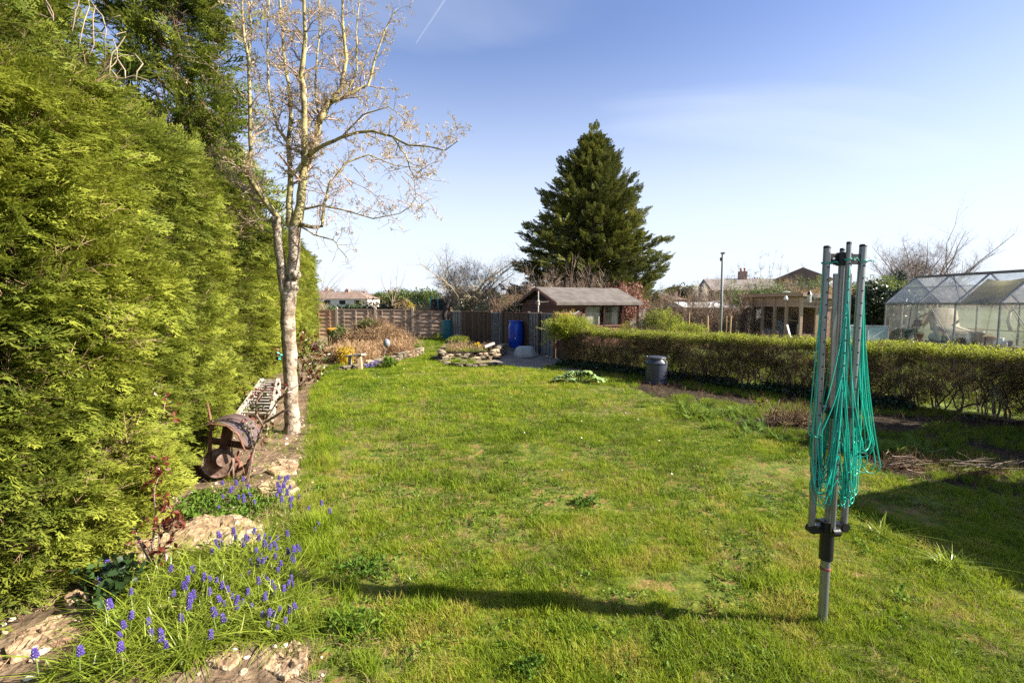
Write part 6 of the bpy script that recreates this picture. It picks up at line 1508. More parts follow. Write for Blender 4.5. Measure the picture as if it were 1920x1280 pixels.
for px in npx:
    k_ = (px - 960) / F; s_ = (k_ * SC_.y - SC_.x) / (fd.x - k_ * fd.y); s_ = max(0.03, min(LF - .03, s_)); sb_('post', sq(s_, -.02, 0), sq(s_, -.02, HZ_ - .1), .09, .09, up_=(1, 0, 0))
for i in range(5):
    sA, sB = [(lambda k_: (k_ * SC_.y - SC_.x) / (fd.x - k_ * fd.y))((px - 960) / F) for px in (npx[i], npx[i + 1])]; sA = max(.08, sA + .05); sB = min(LF, sB - .05)
    m = MB(); m.prism([sq(sA, .02, .5), sq(sB, .02, .5), sq(sB, .02, 1.52), sq(sA, .02, 1.52)], (.006, 0, 0)); m.build('window_pane', M_wglass, st, world=True)
    sb_('glazing_bar', sq(sA, 0, 1.0), sq(sB, 0, 1.0), .02, .02, M_stud) if i in (0, 2) else None
m = MB(); m.beam(sq(.1, WD, .9), sq(LF, WD, .9), .05, 1.7); m.build('back_wall', M_stud, st, world=True)
m = MB(); m.beam(sq(LF, .02, .9), sq(LF, WD, .9), .05, 1.7); m.build('end_wall', M_stud, st, world=True)
m = MB(); m.prism([sq(.05, .05, .05), sq(LF, .05, .05), sq(LF, WD, .05), sq(.05, WD, .05)], (0, 0, .04)); m.build('floor', M_stud, st, world=True)
sb_('post', sq(0, .5, 0), sq(0, .5, HZ_ - .15), .07, .07, up_=(1, 0, 0)); sb_('post', sq(0, WD, 0), sq(0, WD, HZ_ - .25), .07, .07, up_=(1, 0, 0))
for k in range(5): sb_('board', sq(0, .05, .1 + .1 * k), sq(0, .46, .1 + .1 * k), .03, .094)
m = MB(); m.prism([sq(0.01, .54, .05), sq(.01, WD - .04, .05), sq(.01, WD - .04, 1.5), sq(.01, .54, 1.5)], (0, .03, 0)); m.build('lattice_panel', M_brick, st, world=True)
for (u, v, z0, z1, lb, nm, mt) in ((1.5, .7, .1, 1.25, 'dark coat stand seen through the studio window', 'coat_stand', M_dark), (2.6, .6, .1, .9, 'pale armchair back inside the studio left bay', 'armchair', M_wpaint)):
    c = sq(u, v, 0); t = thing(nm, lb, nm.replace('_', ' '), tuple(c)); m = MB()
    if nm == 'armchair': m.box((0, 0, .3), (.6, .6, .3)); m.box((.2, 0, .65), (.14, .6, .6)); m.box((0, .28, .5), (.6, .1, .2)); m.box((0, -.28, .5), (.6, .1, .2))
    else: m.tube([(0, 0, z0), (0, 0, z1)], .03, 8); m.box((0, 0, .7), (.25, .25, .8), taper=.6)
    m.build('body', mt, t)
t = thing('leaning_plank', 'red-edged pale plank leaning against the studio wall', 'plank', tuple(sq(1.0, -.5, .2))); m = MB(); m.beam(P(1483, 636, 15.2), P(1476, 609, 15.9), .05, .03); m.build('plank', M_wpaint, t, world=True)
# ornaments hanging from a wire near the studio
t = thing('overhead_wire', 'thin wire strung across above the studio towards the greenhouse', 'wire', tuple(P(1580, 520, 13)))
m = MB(); a, b = P(1380, 534, 16), P(1712, 519, 13.2); m.tube([a.lerp(b, f) + Vector((0, 0, -.12 * math.sin(math.pi * f))) for f in np.linspace(0, 1, 12)], .006, 5); m.build('wire', M_alu, t, world=True)
wire = lambda px: P(px, 521 + (1712 - px) * .03, 15.0)
for (px, y0, y1, kind, lb) in ((1475, 524, 562, 'dome', 'pale glass bell ornament hanging from the wire by the studio'), (1519, 524, 560, 'cone', 'hanging lantern with a black cone top by the studio corner'), (1530, 530, 562, 'star', 'small star-shaped ornament hanging right of the lantern')):
    Yw = 13.6; p0 = P(px, y0, Yw); t = thing('hanging_ornament', lb, 'ornament', tuple(p0)); L = (P(px, y1, Yw).z - p0.z)
    m = MB(); m.tube([(0, 0, 0), (0, 0, L * .6)], .004, 4); m.build('cord', M_alu, t)
    m = MB()
    if kind == 'dome': m2 = MB(); m2.lathe([(.10, L * .62), (.10, L * .60), (.01, L * .58)], sides=12); m2.build('disc', M_wpaint, t); m.lathe([(.05, L), (.055, L * .92), (.02, L * .8), (0, L * .8)], sides=12); mt = M_wpaint
    elif kind == 'cone': m.lathe([(.0, L * .55), (.025, L * .62), (.07, L * .78)], sides=12); mt = M_blk
    else: mt = M_alu; m.prism([(.10 * (1 if q % 2 else .45) * math.cos(q * .6283), -.015, L * .8 + .10 * (1 if q % 2 else .45) * math.sin(q * .6283)) for q in range(10)], (0, .03, 0))
    m.build('ornament', mt, t)
    if kind == 'cone': m = MB(); m.lathe([(.05, L * .78), (.05, L * 1.15), (.06, L * 1.17), (0, L * 1.18)], sides=10); m.build('lantern_body', M_tub, t)

# ------------------------------------------------------------------ brown summerhouse
th = R(25.9); f_ = Vector((math.cos(th), math.sin(th), 0)); g3 = Vector((-math.sin(th), math.cos(th), 0)); O_ = Vector((1.54, 17.0, 0))
sh = thing('summerhouse', 'red-brown timber summerhouse with grey felt roof and corner veranda', 'summerhouse', tuple(O_), 0)
LS, WS, ZE, ZR = 3.82, 2.9, 1.66, 2.19
def hq(a, b, z): return O_ + f_ * a + g3 * b + Vector((0, 0, z))
def hb_(nm, a, b, w, d, mt=M_shed, up_=(0, 0, 1)): m = MB(); m.beam(a, b, w, d, up_); return m.build(nm, mt, sh, world=True)
ov = .0
for sgn, nm in ((0, 'roof'), (1, 'roof')):
    b0, b1 = (-.10, WS / 2) if sgn == 0 else (WS + .10, WS / 2); ze = ZE - .05
    m = MB(); m.prism([hq(-.02, b0, ze), hq(LS, b0, ze), hq(LS, b1, ZR), hq(-.02, b1, ZR)], (0, 0, .035)); m.build('roof', M_felt, sh, world=True)
    hb_('barge_board', hq(-.05, b0, ze - .03), hq(-.05, b1, ZR - .03), .025, .10, M_shedd)
hb_('eave_board', hq(-.04, -.11, ZE - .08), hq(LS, -.11, ZE - .08), .025, .07, M_felt)
# walls inset: front wall at b=.12, gable at a=.12
LW = 0
def a_at(px, b=.1):
    k_ = (px - 960) / F; o_ = hq(0, b, 0); return (k_ * o_.y - o_.x) / (f_.x - k_ * f_.y)
aw0, aw1, aw2 = a_at(1096), a_at(1131.5), a_at(1166)
nb = 15; bh = (ZE - .12) / nb
for k in range(nb): hb_('wall_board', hq(.1, .1 + .008 * (k % 2), bh * (k + .5)), hq(aw0, .1 + .008 * (k % 2), bh * (k + .5)), .02, bh - .008)
nbg = 17
for k in range(nbg):
    z = bh * (k + .5)
    if z > ZR - .12: break
    cut = 0 if z < ZE - .1 else (z - (ZE - .1)) / (ZR - ZE + .05) * (WS / 2)
    hb_('wall_board', hq(.1, .1 + cut, z), hq(.1, WS - .1 - cut, z), .02, bh - .008)
hb_('wall_core', hq(.13, .13, .8), hq(aw0, .13, .8), .02, 1.5, M_dark); hb_('back_wall', hq(.1, WS - .1, .8), hq(aw2, WS - .1, .8), .03, 1.5); hb_('inner_wall', hq(aw2, .15, .8), hq(aw2, WS - .1, .8), .03, 1.5)
m = MB(); m.prism([hq(.13, .13, 0), hq(.13, WS - .13, 0), hq(.13, WS - .13, ZE - .12), hq(.13, WS / 2, ZR - .08), hq(.13, .13, ZE - .12)], f_ * .02); m.build('gable_core', M_dark, sh, world=True)
for (x0, x1, post) in ((aw0, aw1, 1), (aw1, aw2, 1)):
    hb_('window_sill', hq(x0, .08, .78), hq(x1, .08, .78), .08, .05, M_shedd); hb_('window_head', hq(x0, .1, ZE - .13), hq(x1, .1, ZE - .13), .05, .07, M_shedd); hb_('wall_panel', hq(x0, .1, .38), hq(x1, .1, .38), .03, .74)
    m = MB(); m.prism([hq(x0 + .04, .11, .80), hq(x1 - .04, .11, .80), hq(x1 - .04, .11, ZE - .16), hq(x0 + .04, .11, ZE - .16)], g3 * .005); m.build('window_pane', M_wglass, sh, world=True)
    m = MB(); n_ = 12; xa, xb = x0 + .1 + (x1 - x0) * (.0 if x0 == aw0 else .45), x1 - .08
    for i in range(n_ + 1):
        for z in (.82, ZE - .18): q = hq(xa + (xb - xa) * i / n_, .24 + .02 * math.sin(i * 2.1), z); m.v.append(tuple(q)); m.a.append(0)
    for i in range(n_): m.f.append((2 * i, 2 * i + 2, 2 * i + 3, 2 * i + 1))
    m.build('curtain', M_curt, sh, world=True, smooth=True)
for a_ in (aw0, aw1, aw2): hb_('post', hq(a_, .07, 0), hq(a_, .07, ZE - .1), .10 if a_ != aw2 else .13, .06, M_shedd, up_=(1, 0, 0))
hb_('corner_trim', hq(.09, .07, 0), hq(.09, .07, ZE - .1), .05, .05, M_shedd, up_=(1, 0, 0))
hb_('veranda_post', hq(LS - .14, .03, 0), hq(LS - .14, .03, ZE - .1), .075, .075, M_shedd, up_=(1, 0, 0)); hb_('veranda_post', hq(LS - .14, WS - .1, 0), hq(LS - .14, WS - .1, ZE - .1), .075, .075, M_shedd, up_=(1, 0, 0)); hb_('veranda_beam', hq(aw2, .02, ZE - .12), hq(LS - .05, .02, ZE - .12), .05, .08, M_shedd)
hb_('veranda_rail', hq(aw2, WS - .1, .8), hq(LS - .1, WS - .1, .8), .03, .5)
m = MB(); m.prism([hq(.1, .1, .0), hq(LS, .1, .0), hq(LS, WS, .0), hq(.1, WS, .0)], (0, 0, .08)); m.build('deck', M_shedd, sh, world=True)
t = thing('wall_ornament', 'white crossed metal ornament on the summerhouse front wall', 'ornament', tuple(hq(a_at(1080), .06, 1.2)))
for (p, q) in (((1068, 582), (1082, 602)), ((1086, 583), (1069, 592)), ((1070, 596), (1080, 606)), ((1084, 594), (1076, 604))):
    yy = hq(a_at(1078), .04, 0).y - .05; m = MB(); m.beam(P(*p, yy), P(*q, yy), .04, .03, up=(0, 1, 0)); m.build('bar', M_wpaint, t, world=True)
b = P(1009, 600, 15.4); t = thing('feeder_pole', 'thin white pole with small scrolled bracket before the summerhouse gable', 'pole', (b.x, 15.4, 0)); m = MB(); m.tube([(0, 0, 0), (0, 0, P(1009, 546, 15.4).z)], .022, 8); m.build('pole', M_paintw, t)
m = MB(); m.tube([(-.09, 0, 1.62), (-.03, -.02, 1.68), (.03, .02, 1.60), (.10, 0, 1.66)], .02, 6); m.lathe([(0, 1.52), (.05, 1.56), (.05, 1.68), (0, 1.74)], sides=8); m.tube([(0, 0, 1.64), (.34, 0, 1.66)], .008, 5); m.build('bracket', M_paintw, t)
t = thing('drainpipe', 'white vertical pipe running down at the brown fence end', 'pipe', (P(1009, 600, 14.5).x, 14.3, 0))
COL.objects.unlink(t)
t = thing('white_shed', 'white-painted shed wall just visible right of the summerhouse', 'shed', (P(1201, 590, 24).x, 24.5, 0)); m = MB(); x1 = P(1216, 590, 24).x - P(1201, 590, 24).x
for k in range(8): m = MB(); m.beam((-.4, 0, .1 + .17 * k), (x1, 0, .1 + .17 * k), .03, .16); m.build('board', M_wpaint, t)
m = MB(); m.prism([(-.5, -.1, 1.42), (x1 + .1, -.1, 1.42), (x1 + .1, 1.6, 1.42), (-.5, 1.6, 1.42)], (0, 0, .05)); m.build('roof', M_felt, t); m = MB(); m.box((x1 / 2 - .2, .8, .7), (x1 + .3, 1.5, 1.4)); m.build('body', M_wpaint, t)
# pole, stakes
b = P(1351, 600, 17.0); t = thing('tall_pole', 'tall weathered grey pole standing between summerhouse and studio', 'pole', (b.x, 17, 0)); hz_ = P(1351, 474, 17).z; m = MB(); m.tube([(0, 0, 0), (0.01, 0, hz_ * .5), (-.0, 0, hz_)], [.05, .045, .04], 10); o = m.build('pole', M_grey, t, smooth=True); m = MB(); m.box((-.06, 0, hz_ - .22), (.05, .05, .12)); m.box((0, 0, hz_ - .01), (.11, .11, .05)); m.build('bracket', M_dbark, t)
for i, (px, y0, y1) in enumerate(((1294, 585, 622), (1328, 592, 620), (1364, 592, 622), (1369, 592, 622), (1316, 598, 622), (1280, 596, 620))):
    a = P(px, y0, 16.5); t = thing('stake', ['pale wooden stake left of the others in the next garden', 'stout pale stake left of the tall pole', 'thin stake just right of the tall pole', 'brighter stake beside the thin one right of the pole', 'short brown stake before the tall pole', 'short brown stake at the left of the row'][i], 'stake', (a.x, 16.5, 0)); m = MB(); m.tube([(0, 0, 0), (rnd.gauss(0, .02), 0, a.z)], .032 if i in (1, 3) else .02, 7); m.build('stake_wood', M_stake if i < 4 else M_rbark, t)
# ------------------------------------------------------------------ the big conifer
CX = P(1112, 500, 26).x
tc = thing('conifer_tree', 'large dark spreading conifer standing behind the brown summerhouse', 'tree', (CX, 26, 0))
H = P(1108, 236, 26).z
m = MB(); m.tube([(0, 0, 0), (.05, 0, 3), (-.05, 0, 6), (0, 0, H * .8), (-.05, 0, H)], [.34, .27, .18, .09, .015], 10); m.build('trunk', M_dbark, tc, smooth=True)
r = random.Random(14); PT, DR, SCL, TI = [], [], [], []; bm_ = MB()
nb = 300
for i in range(nb):
    f = (i + r.random()) / nb; z = 1.2 + (H - 1.3) * f ** .95; g = (z - 1.2) / (H - 1.2)
    a = i * 2.39996 + r.gauss(0, .25)
    Rm = 4.75 * (1 - g) ** .80 * (1 - .18 * (g < .12)); L = Rm * (r.uniform(.74, 1.06)) * (.90 + .2 * vnoise(np.array([a * 1.3]), np.array([g * 4]), 1, 5)[0]) * (1 - .10 * math.cos(a)) + .22
    up = .18 + .75 * g + r.gauss(0, .08)
    d = Vector((math.cos(a), math.sin(a), up)).normalized(); p0 = Vector((0, 0, z * .93)); p1 = p0 + d * L * .55 + Vector((0, 0, -.06 * L)); p2 = p0 + d * L + Vector((0, 0, -.02 * L))
    bm_.tube([p0, p1, p2], [.05 * (1 - g) + .012, .02, .006], 4, False)
    m_ = int(10 + L * 14)
    for k in range(m_):
        t_ = 1 - r.random() ** 1.15 * .85; q = p0.lerp(p1, t_ / .55) if t_ < .55 else p1.lerp(p2, (t_ - .55) / .45); sp = .44 * (1.15 - t_) * min(1.4, L * .5) + .06
        sd = Vector((-d.y, d.x, 0)).normalized() * r.choice((-1, 1)); e = (d * .9 + sd * r.uniform(0, .9) + Vector((0, 0, r.uniform(-.25, .45)))).normalized()
        q = q + sd * r.random() * sp * 1.6 + Vector((0, 0, r.gauss(0, sp * .4)))
        PT.append(q + Vector((CX, 26, 0))); DR.append(e); SCL.append(r.uniform(.6, 1.25) * (.8 + .35 * (1 - g))); TI.append(.42 + r.gauss(0, .16) + .12 * (t_ > .8))
for k in range(60):
    z = H * r.uniform(.9, 1.0); PT.append(Vector((CX + r.gauss(0, .16), 26 + r.gauss(0, .16), z))); DR.append(Vector((r.gauss(0, .4), r.gauss(0, .4), 1))); SCL.append(r.uniform(.4, .8)); TI.append(.5)
bm_.build('branches', M_rbark, tc)
pt = np.array(PT); lum = fbm(pt[:, 0] * .9, pt[:, 2] * .9, .8, 17)
scatter('foliage', 'dspray', pt, dir_rot(np.array(DR), nr.normal(0, .5, len(PT))), SCL, np.array(TI) + (lum - .5) * .7, tc)

# ------------------------------------------------------------------ other trees and bushes behind
b = P(868, 590, 24.6)
at_ = bare_tree('apple_tree', 'spreading bare apple tree with dense twigs behind the far fence', (b.x, 24.6, 0), 4.4, 4.6, 61, M_abark, nl=12, lev=2, trunk_h=.25, r0=.15, tr_=.01, n=24, Ls=.26, up=.25, flat=.15)
blob('', '', '', (b.x, 24.6, 2.75), (1.75, 1.3, 1.15), 230, 'twigs', .55, (.55, .25), parent=at_, part='fine_twigs', seed=19, shell=.25, zmin=1.6)
t = thing('dark_stump', 'blackened forked trunk rising behind the water butt', 'tree trunk', (P(836, 600, 22.6).x, 22.6, 0)); m = MB(); q = [P(834, 634, 22.6), P(836, 610, 22.6), P(833, 590, 22.6), P(838, 572, 22.6), P(845, 560, 22.6)]; q = [Vector((v.x - P(836, 600, 22.6).x, 0, v.z)) for v in q]; m.tube(q, [.12, .11, .12, .10, .06], 9); m.tube([q[1], q[1] + Vector((.22, 0, .5)), q[1] + Vector((.3, .0, .7))], [.07, .05, .03], 7); m.tube([q[3], q[3] + Vector((-.15, 0, .25))], [.08, .06], 7); m.build('trunk', M_dark, t, smooth=True)
# whippy bare shrubs behind the summerhouse
def whips(label, px, Yd, w, H_, n, seed, key='twigs', cat='shrub', mat_=M_rbark, y0=0.0, group=None, lean=.35, tw=None, name='bare_shrub', d=.5, sc=.5):
    b = P(px, 600, Yd); t = thing(name, label, cat, (b.x, Yd, 0), group=group); r = random.Random(seed); m = MB(); PT = []
    for k in range(n):
        a = r.gauss(0, 1); s0 = Vector((a * w * .18, r.gauss(0, d * .4), 0)); h_ = H_ * r.uniform(.6, 1.0) * (1 - .25 * min(1, abs(a) / 2)); e, _ = wander(s0, (a * lean + r.gauss(0, .12), r.gauss(0, .2), 1), h_, 6, r, .07, .05)
        rr = .012 + .006 * H_ / 3; m.tube(e, [rr, rr * .85, rr * .7, rr * .55, rr * .4, rr * .3, rr * .15], 4, False)
        for q in e[2:]: PT.append(q)
    m.build('stems', mat_, t); n2 = len(PT)
    scatter('twigs', key, np.array([tuple(p) for p in PT]) + np.array([b.x, Yd, 0]), np.stack([nr.normal(0, .4, n2), nr.normal(0, .4, n2), nr.uniform(0, 6, n2)], 1), sc * nr.uniform(.5, 1.2, n2), nr.random(n2), t); return t
whips('upright whippy bare shrub behind the left side of the summerhouse', 1030, 21.5, 3.2, 3.6, 46, 5, sc=.75)
whips('smaller bare whips behind the summerhouse roof centre', 1085, 22, 2.2, 3.2, 26, 6, sc=.7)
blob('pink_shrub', 'dusty pink blossoming shrub above the right end of the summerhouse', 'shrub', (P(1160, 555, 22.5).x, 22.5, 1.45), (1.25, .9, 1.0), 620, 'pink', 1.0, (.4, .3), seed=51, shell=.3, stems=10)
blob('rounded_bush', 'small clipped rusty-green bush seen through the veranda', 'shrub', (P(1178, 600, 17.2).x, 17.4, .55), (.32, .3, .42), 200, 'yellow', .6, (.7, .3), seed=52, stems=4)
blob('rounded_bush', 'round olive bush in the next garden right of the summerhouse', 'shrub', (P(1240, 596, 17).x, 17, .75), (.85, .7, .62), 700, 'privet', 1.6, (.62, .2), seed=53, stems=5)
blob('rounded_bush', 'bright green low bush in front of the olive bush', 'shrub', (P(1290, 605, 15.8).x, 15.8, .55), (.8, .5, .42), 420, 'privet', 1.5, (.75, .2), seed=54, stems=5)
blob('green_shrub', 'dark green ornamental bush in the shade left of the summerhouse gable', 'shrub', (P(975, 585, 22).x, 22, 1.0), (.8, .6, .75), 380, 'laurel', .8, (.5, .2), seed=55, stems=5)
# young fruit trees / bare bushes in the next garden
spec = [(1262, 19, 1.8, 2.3, 'bare reddish bush directly right of the big conifer'), (1300, 20, 2.2, 2.4, 'tangled bare bush behind the olive bush'), (1340, 18.6, 1.6, 1.9, 'bare brown bush around the base of the tall pole'), (1378, 19.5, 1.6, 2.0, 'bare bush filling the gap left of the studio'), (1335, 30, 3.2, 3.4, 'pale twiggy bush in front of the red-roofed hut'), (1225, 27, 2.6, 2.6, 'brown twiggy bush under the conifer right edge'), (1400, 29, 3.6, 3.6, 'bare bush with ivy rising behind the studio roof left end'), (1442, 33, 3, 5.2, 'slender bare tree rising above the studio roof'), (1480, 28, 4, 3.0, 'brown scrubby bush behind the studio roof right end'), (1395, 36, 2.4, 4.6, 'thin bare tree by the chimney house'), (1560, 25, 3.4, 3.0, 'orange-brown scrub seen between the airer arms'), (1620, 24, 3.4, 2.9, 'brown scrub right of the airer top')]
for i, (px, Yd, w, H_, lb) in enumerate(spec): whips(lb, px, Yd, w, H_, 30 if H_ < 4 else 16, 100 + i, key='twigsr' if i % 2 else 'twigs', sc=.55, mat_=M_rbark)
for i, (px, w) in enumerate(((1304, .7), (1318, .5), (1322, .5))):
    zc = 1.6 + (569 - (545 if i == 0 else 552)) / F * 24 
    blob('blossom_shrub', ['pale cream blossoming shrub left of the tall pole', 'narrow cream blossom spike left of the pole', 'right-hand cream blossom spike near the pole'][i], 'shrub', (P(px, 555, 24).x, 24, zc), (.16, .2, .5), 60, 'pale', .45, (.5, .3), seed=60 + i, shell=.1, stems=3)
blob('ivy_mass', 'ivy-green evergreen mass behind the studio roof', 'shrub', (P(1440, 545, 24).x, 24, 1.6), (1.9, .9, .75), 700, 'shrub', .8, (.45, .25), seed=71, stems=6)
blob('laurel_bush', 'big dark laurel bush between airer and greenhouse', 'shrub', (P(1648, 580, 18.5).x, 18.5, 1.1), (1.5, 1.0, 1.15), 900, 'laurel', .9, (.4, .25), seed=72, stems=8)
blob('scrub_mass', 'olive and brown scrub mass above the laurel by the greenhouse gable', 'shrub', (P(1655, 545, 22).x, 22, 1.9), (1.9, 1.0, .95), 1100, 'shrub', .7, (.8, .2), seed=73, stems=8)
blob('scrub_mass', 'brown scrub between the studio and the gabled house', 'shrub', (P(1560, 545, 21).x, 21, 1.35), (1.8, 1.0, .95), 900, 'frond', 1.0, (.5, .3), seed=74, stems=8)
blob('evergreen_bush', 'small dark evergreen poking above the scrub left of the greenhouse', 'shrub', (P(1681, 510, 24).x, 24, 2.6), (.4, .4, .5), 130, 'laurel', .7, seed=75, stems=3)
# bare trees at right
bt_ = bare_tree('bare_tree', 'wide bare tree with dense upright twigs behind the greenhouse', (P(1718, 560, 28).x, 28, 0), 5.2, 3.6, 81, M_rbark, nl=24, trunk_h=.22, r0=.14, n=20, Ls=.22, up=.8, flat=.75)
blob('', '', '', (P(1715, 560, 28).x, 28, 3.4), (2.3, 1.4, 1.6), 260, 'twigs', .6, (.35, .2), parent=bt_, part='fine_twigs', seed=29, shell=.2, zmin=1.6)
bare_tree('bare_tree', 'tall forked bare tree over the greenhouse ridge', (P(1762, 560, 22).x, 22, 0), 5.5, 2.4, 88, M_dbark, nl=7, trunk_h=.3, r0=.065, n=12, Ls=.22, up=.5, flat=1.1)
bare_tree('bare_tree', 'low bare tree at the right edge behind the greenhouse', (P(1900, 560, 30).x, 30, 0), 3.6, 5, 83, M_rbark, nl=8, trunk_h=.3, r0=.09, n=9, Ls=.22)
bare_tree('bare_sapling', 'slim bare sapling beyond the fence left of the pale houses', (P(612, 560, 34).x, 34, 0), 4.6, 2.2, 84, M_rbark, nl=6, trunk_h=.35, r0=.07, n=7, Ls=.2, up=.6, flat=1.6)
bare_tree('bare_sapling', 'slim bare sapling beyond the middle of the board fence', (P(727, 560, 34).x, 34, 0), 4.4, 1.9, 85, M_rbark, nl=4, trunk_h=.35, r0=.07, n=7, Ls=.2, up=.6, flat=1.9)
bare_tree('bare_sapling', 'fine-twigged bare tree touching the end of the conifer hedge', (P(572, 560, 30).x, 30, 0), 3.6, 2.6, 86, M_rbark, nl=6, trunk_h=.3, r0=.06, n=8, Ls=.2, up=.4, flat=1.0)
# trampoline frame
t = thing('trampoline', 'trampoline with teal poles and black net beyond the far fence', 'trampoline', (P(862, 570, 28).x, 28, 0)); m = None
tcx = 0
for i, (px, yt) in enumerate(((806, 556), (822, 556), (899, 564), (916, 560), (843, 562), (880, 562))):
    a = P(px, yt, 28 if i < 4 else 30.5); x_ = a.x - t.location.x; y_ = a.y - 28; bend = .12 if i in (1, 3) else -.12
    m = MB(); m.tube([(x_, y_, 0), (x_, y_, a.z * .6), (x_ - bend * .3, y_, a.z * .85), (x_ - bend, y_, a.z)], .035, 7); m.build('pole', M_tealp, t, smooth=True)
m = MB(); m.tube([(1.55 * math.cos(a), 1.2 + 1.3 * math.sin(a), .85) for a in np.linspace(0, 6.283, 33)], .05, 7); m.build('rim', M_tealp, t)
m = MB(); m.lathe([(0, .85), (1.5, .85), (1.5, .87), (0, .87)], (0, 1.2, 0), 32); m.build('mat', M_net, t)
m = MB()
for (xa, za, xb, zb) in ((P(812, 600, 28).x, .9, P(846, 560, 28).x, 1.9),): xa -= t.location.x; xb -= t.location.x; m.prism([(xa - .1, .1, za), (xb, .1, za), (xb + .1, .1, zb), (xa - .15, .1, zb - .05)], (0, .01, 0))
m.build('net', M_net, t)

# ------------------------------------------------------------------ far houses
def house(label, cx, Yd, w, d, he, hr, rz, wallm, roofm, wins=(), chim=(), hip=True, name='house', cat='house', group=None):
    t = thing(name, label, cat, (cx, Yd, 0), rz, group); m = MB(); m.box((0, 0, he / 2), (w, d, he)); 
    if not hip:
        for sx in (-1, 1): m.prism([(sx * w / 2, -d / 2, he), (sx * w / 2, d / 2, he), (sx * w / 2, 0, hr)], (-sx * .05, 0, 0))
    m.build('wall', wallm, t)
    o_ = .35; inset = d / 2 * .9 if hip else -.3; m = MB(); A_ = [(-w / 2 - o_, -d / 2 - o_, he - .05), (w / 2 + o_, -d / 2 - o_, he - .05), (w / 2 + o_, d / 2 + o_, he - .05), (-w / 2 - o_, d / 2 + o_, he - .05)]; r0, r1 = (-w / 2 + inset, 0, hr), (w / 2 - inset, 0, hr)
    b = len(m.v); m.v += A_ + [r0, r1]; m.a += [0] * 6; m.f += [(0, 1, 5, 4), (2, 3, 4, 5), (1, 2, 5), (3, 0, 4), (3, 2, 1, 0)]; rf = m.build('roof', roofm, t)
    for (x_, z0, ww, hh) in wins:
        m = MB(); m.box((x_, -d / 2 - .02, z0), (ww, .06, hh)); f = m.build('window', M_wpaint, t); m = MB(); m.box((x_, -d / 2 - .06, z0), (ww - .2, .03, hh - .2)); m.build('pane', M_dark, f)
    for (x_, hh) in chim:
        m = MB(); m.box((x_, 0, hr + hh / 2 - .5), (.9, .7, hh + 1)); c = m.build('chimney', M_hbrick, rf)
        for k in (-.22, .22): m = MB(); m.lathe([(.11, 0), (.13, .4), (.1, .42)], (x_ + k, 0, hr + hh), 8); m.build('chimney_pot', M_terra, c)
    return t
hx = lambda px, Yd: P(px, 560, Yd).x
hzz = lambda py, Yd: 1.6 + (569 - py) / F * Yd
house('white-rendered house with brown roof seen left above the fence', hx(606, 130), 130, 11, 8, hzz(561, 130), hzz(545, 130), .12, M_rend, M_tile, ((-2, 2.0, 1.6, 1.2), (2, 2.0, 1.6, 1.2)), ((1, .6),))
house('cream semi-detached house with red-brown hipped roof over the fence', hx(655, 125), 125, 13, 8, hzz(560, 125), hzz(547.5, 125), -.1, M_rend, M_tile, ((-4, 1.9, 2, 1.2), (0, 1.9, 1.8, 1.2), (4, 1.9, 2, 1.2)), ((-.5, .6),))
house('further pale house partly hidden right of the hipped roof pair', hx(715, 170), 170, 22, 9, hzz(561, 170), hzz(551, 170), 0, M_rend, M_tile, tuple((-8 + 4 * k, 2.3, 1.8, 1.3) for k in range(5)), ((3, .7), (-6, .7)))
house('distant brown-roofed house beside the yellow willow', hx(782, 210), 210, 16, 9, hzz(559, 210), hzz(552, 210), 0, M_hbrick, M_tile, ((-4, 2.8, 2, 1.4), (4, 2.8, 2, 1.4)), ((0, .8),))
house('distant brick house low behind the conifer right side', hx(1240, 160), 160, 14, 9, hzz(562, 160), hzz(553, 160), .1, M_hbrick, M_tile, ((-4, 2.2, 2, 1.4), (4, 2.2, 2, 1.4)), ((5, .9),))
house('dark-roofed house with a stout chimney behind the tall pole', hx(1397, 60), 60, 9.5, 7, hzz(545, 60), hzz(523, 60), -.1, M_hbrick, M_slate, ((-2, 2.2, 1.4, 1.2), (2, 2.2, 1.4, 1.2)), ((-.4, .9),), hip=False)
house('grey gable-ended house above the studio roof', hx(1503, 48), 48, 6.5, 4.2, hzz(526, 48), hzz(506, 48), 1.03, M_conc, M_tile, ((0, 2.6, 1.0, .8),), (), hip=False)
house('small hut with orange wall and pale roof edge left of the pole', hx(1302, 24), 24, 1.7, 1.6, hzz(574, 24), hzz(566, 24), .2, M_terra, M_wpaint, (), (), hip=False, name='garden_hut', cat='hut')
house('open-gabled hut with white-edged roof behind the tall pole', hx(1343, 25), 25, 1.5, 1.7, hzz(576, 25), hzz(564, 25), 1.3, M_rusto, M_wpaint, (), (), hip=False, name='garden_hut', cat='hut')
for i, (px, tp, w_) in enumerate(((1440, 522, 1.5), (1475, 524, 1.3), (1525, 512, 1.6), (1555, 516, 1.5), (1375, 532, 1.5))):
    Yd = 31 + i; top = hzz(tp, Yd); blob('scrub_bush', ['leftmost brown scrub bush before the gable-ended house', 'second brown scrub bush before the gable-ended house', 'tall brown scrub bush right of the gable peak', 'rightmost tall brown scrub beside the gable-ended house', 'brown scrub bush in front of the chimney house'][i], 'bush', (hx(px, Yd), Yd, top * .5), (w_, 1, top * .5), 330, 'frond' if i % 2 else 'shrub', 1.2, (.65, .25), seed=270 + i, shell=.3, stems=3)
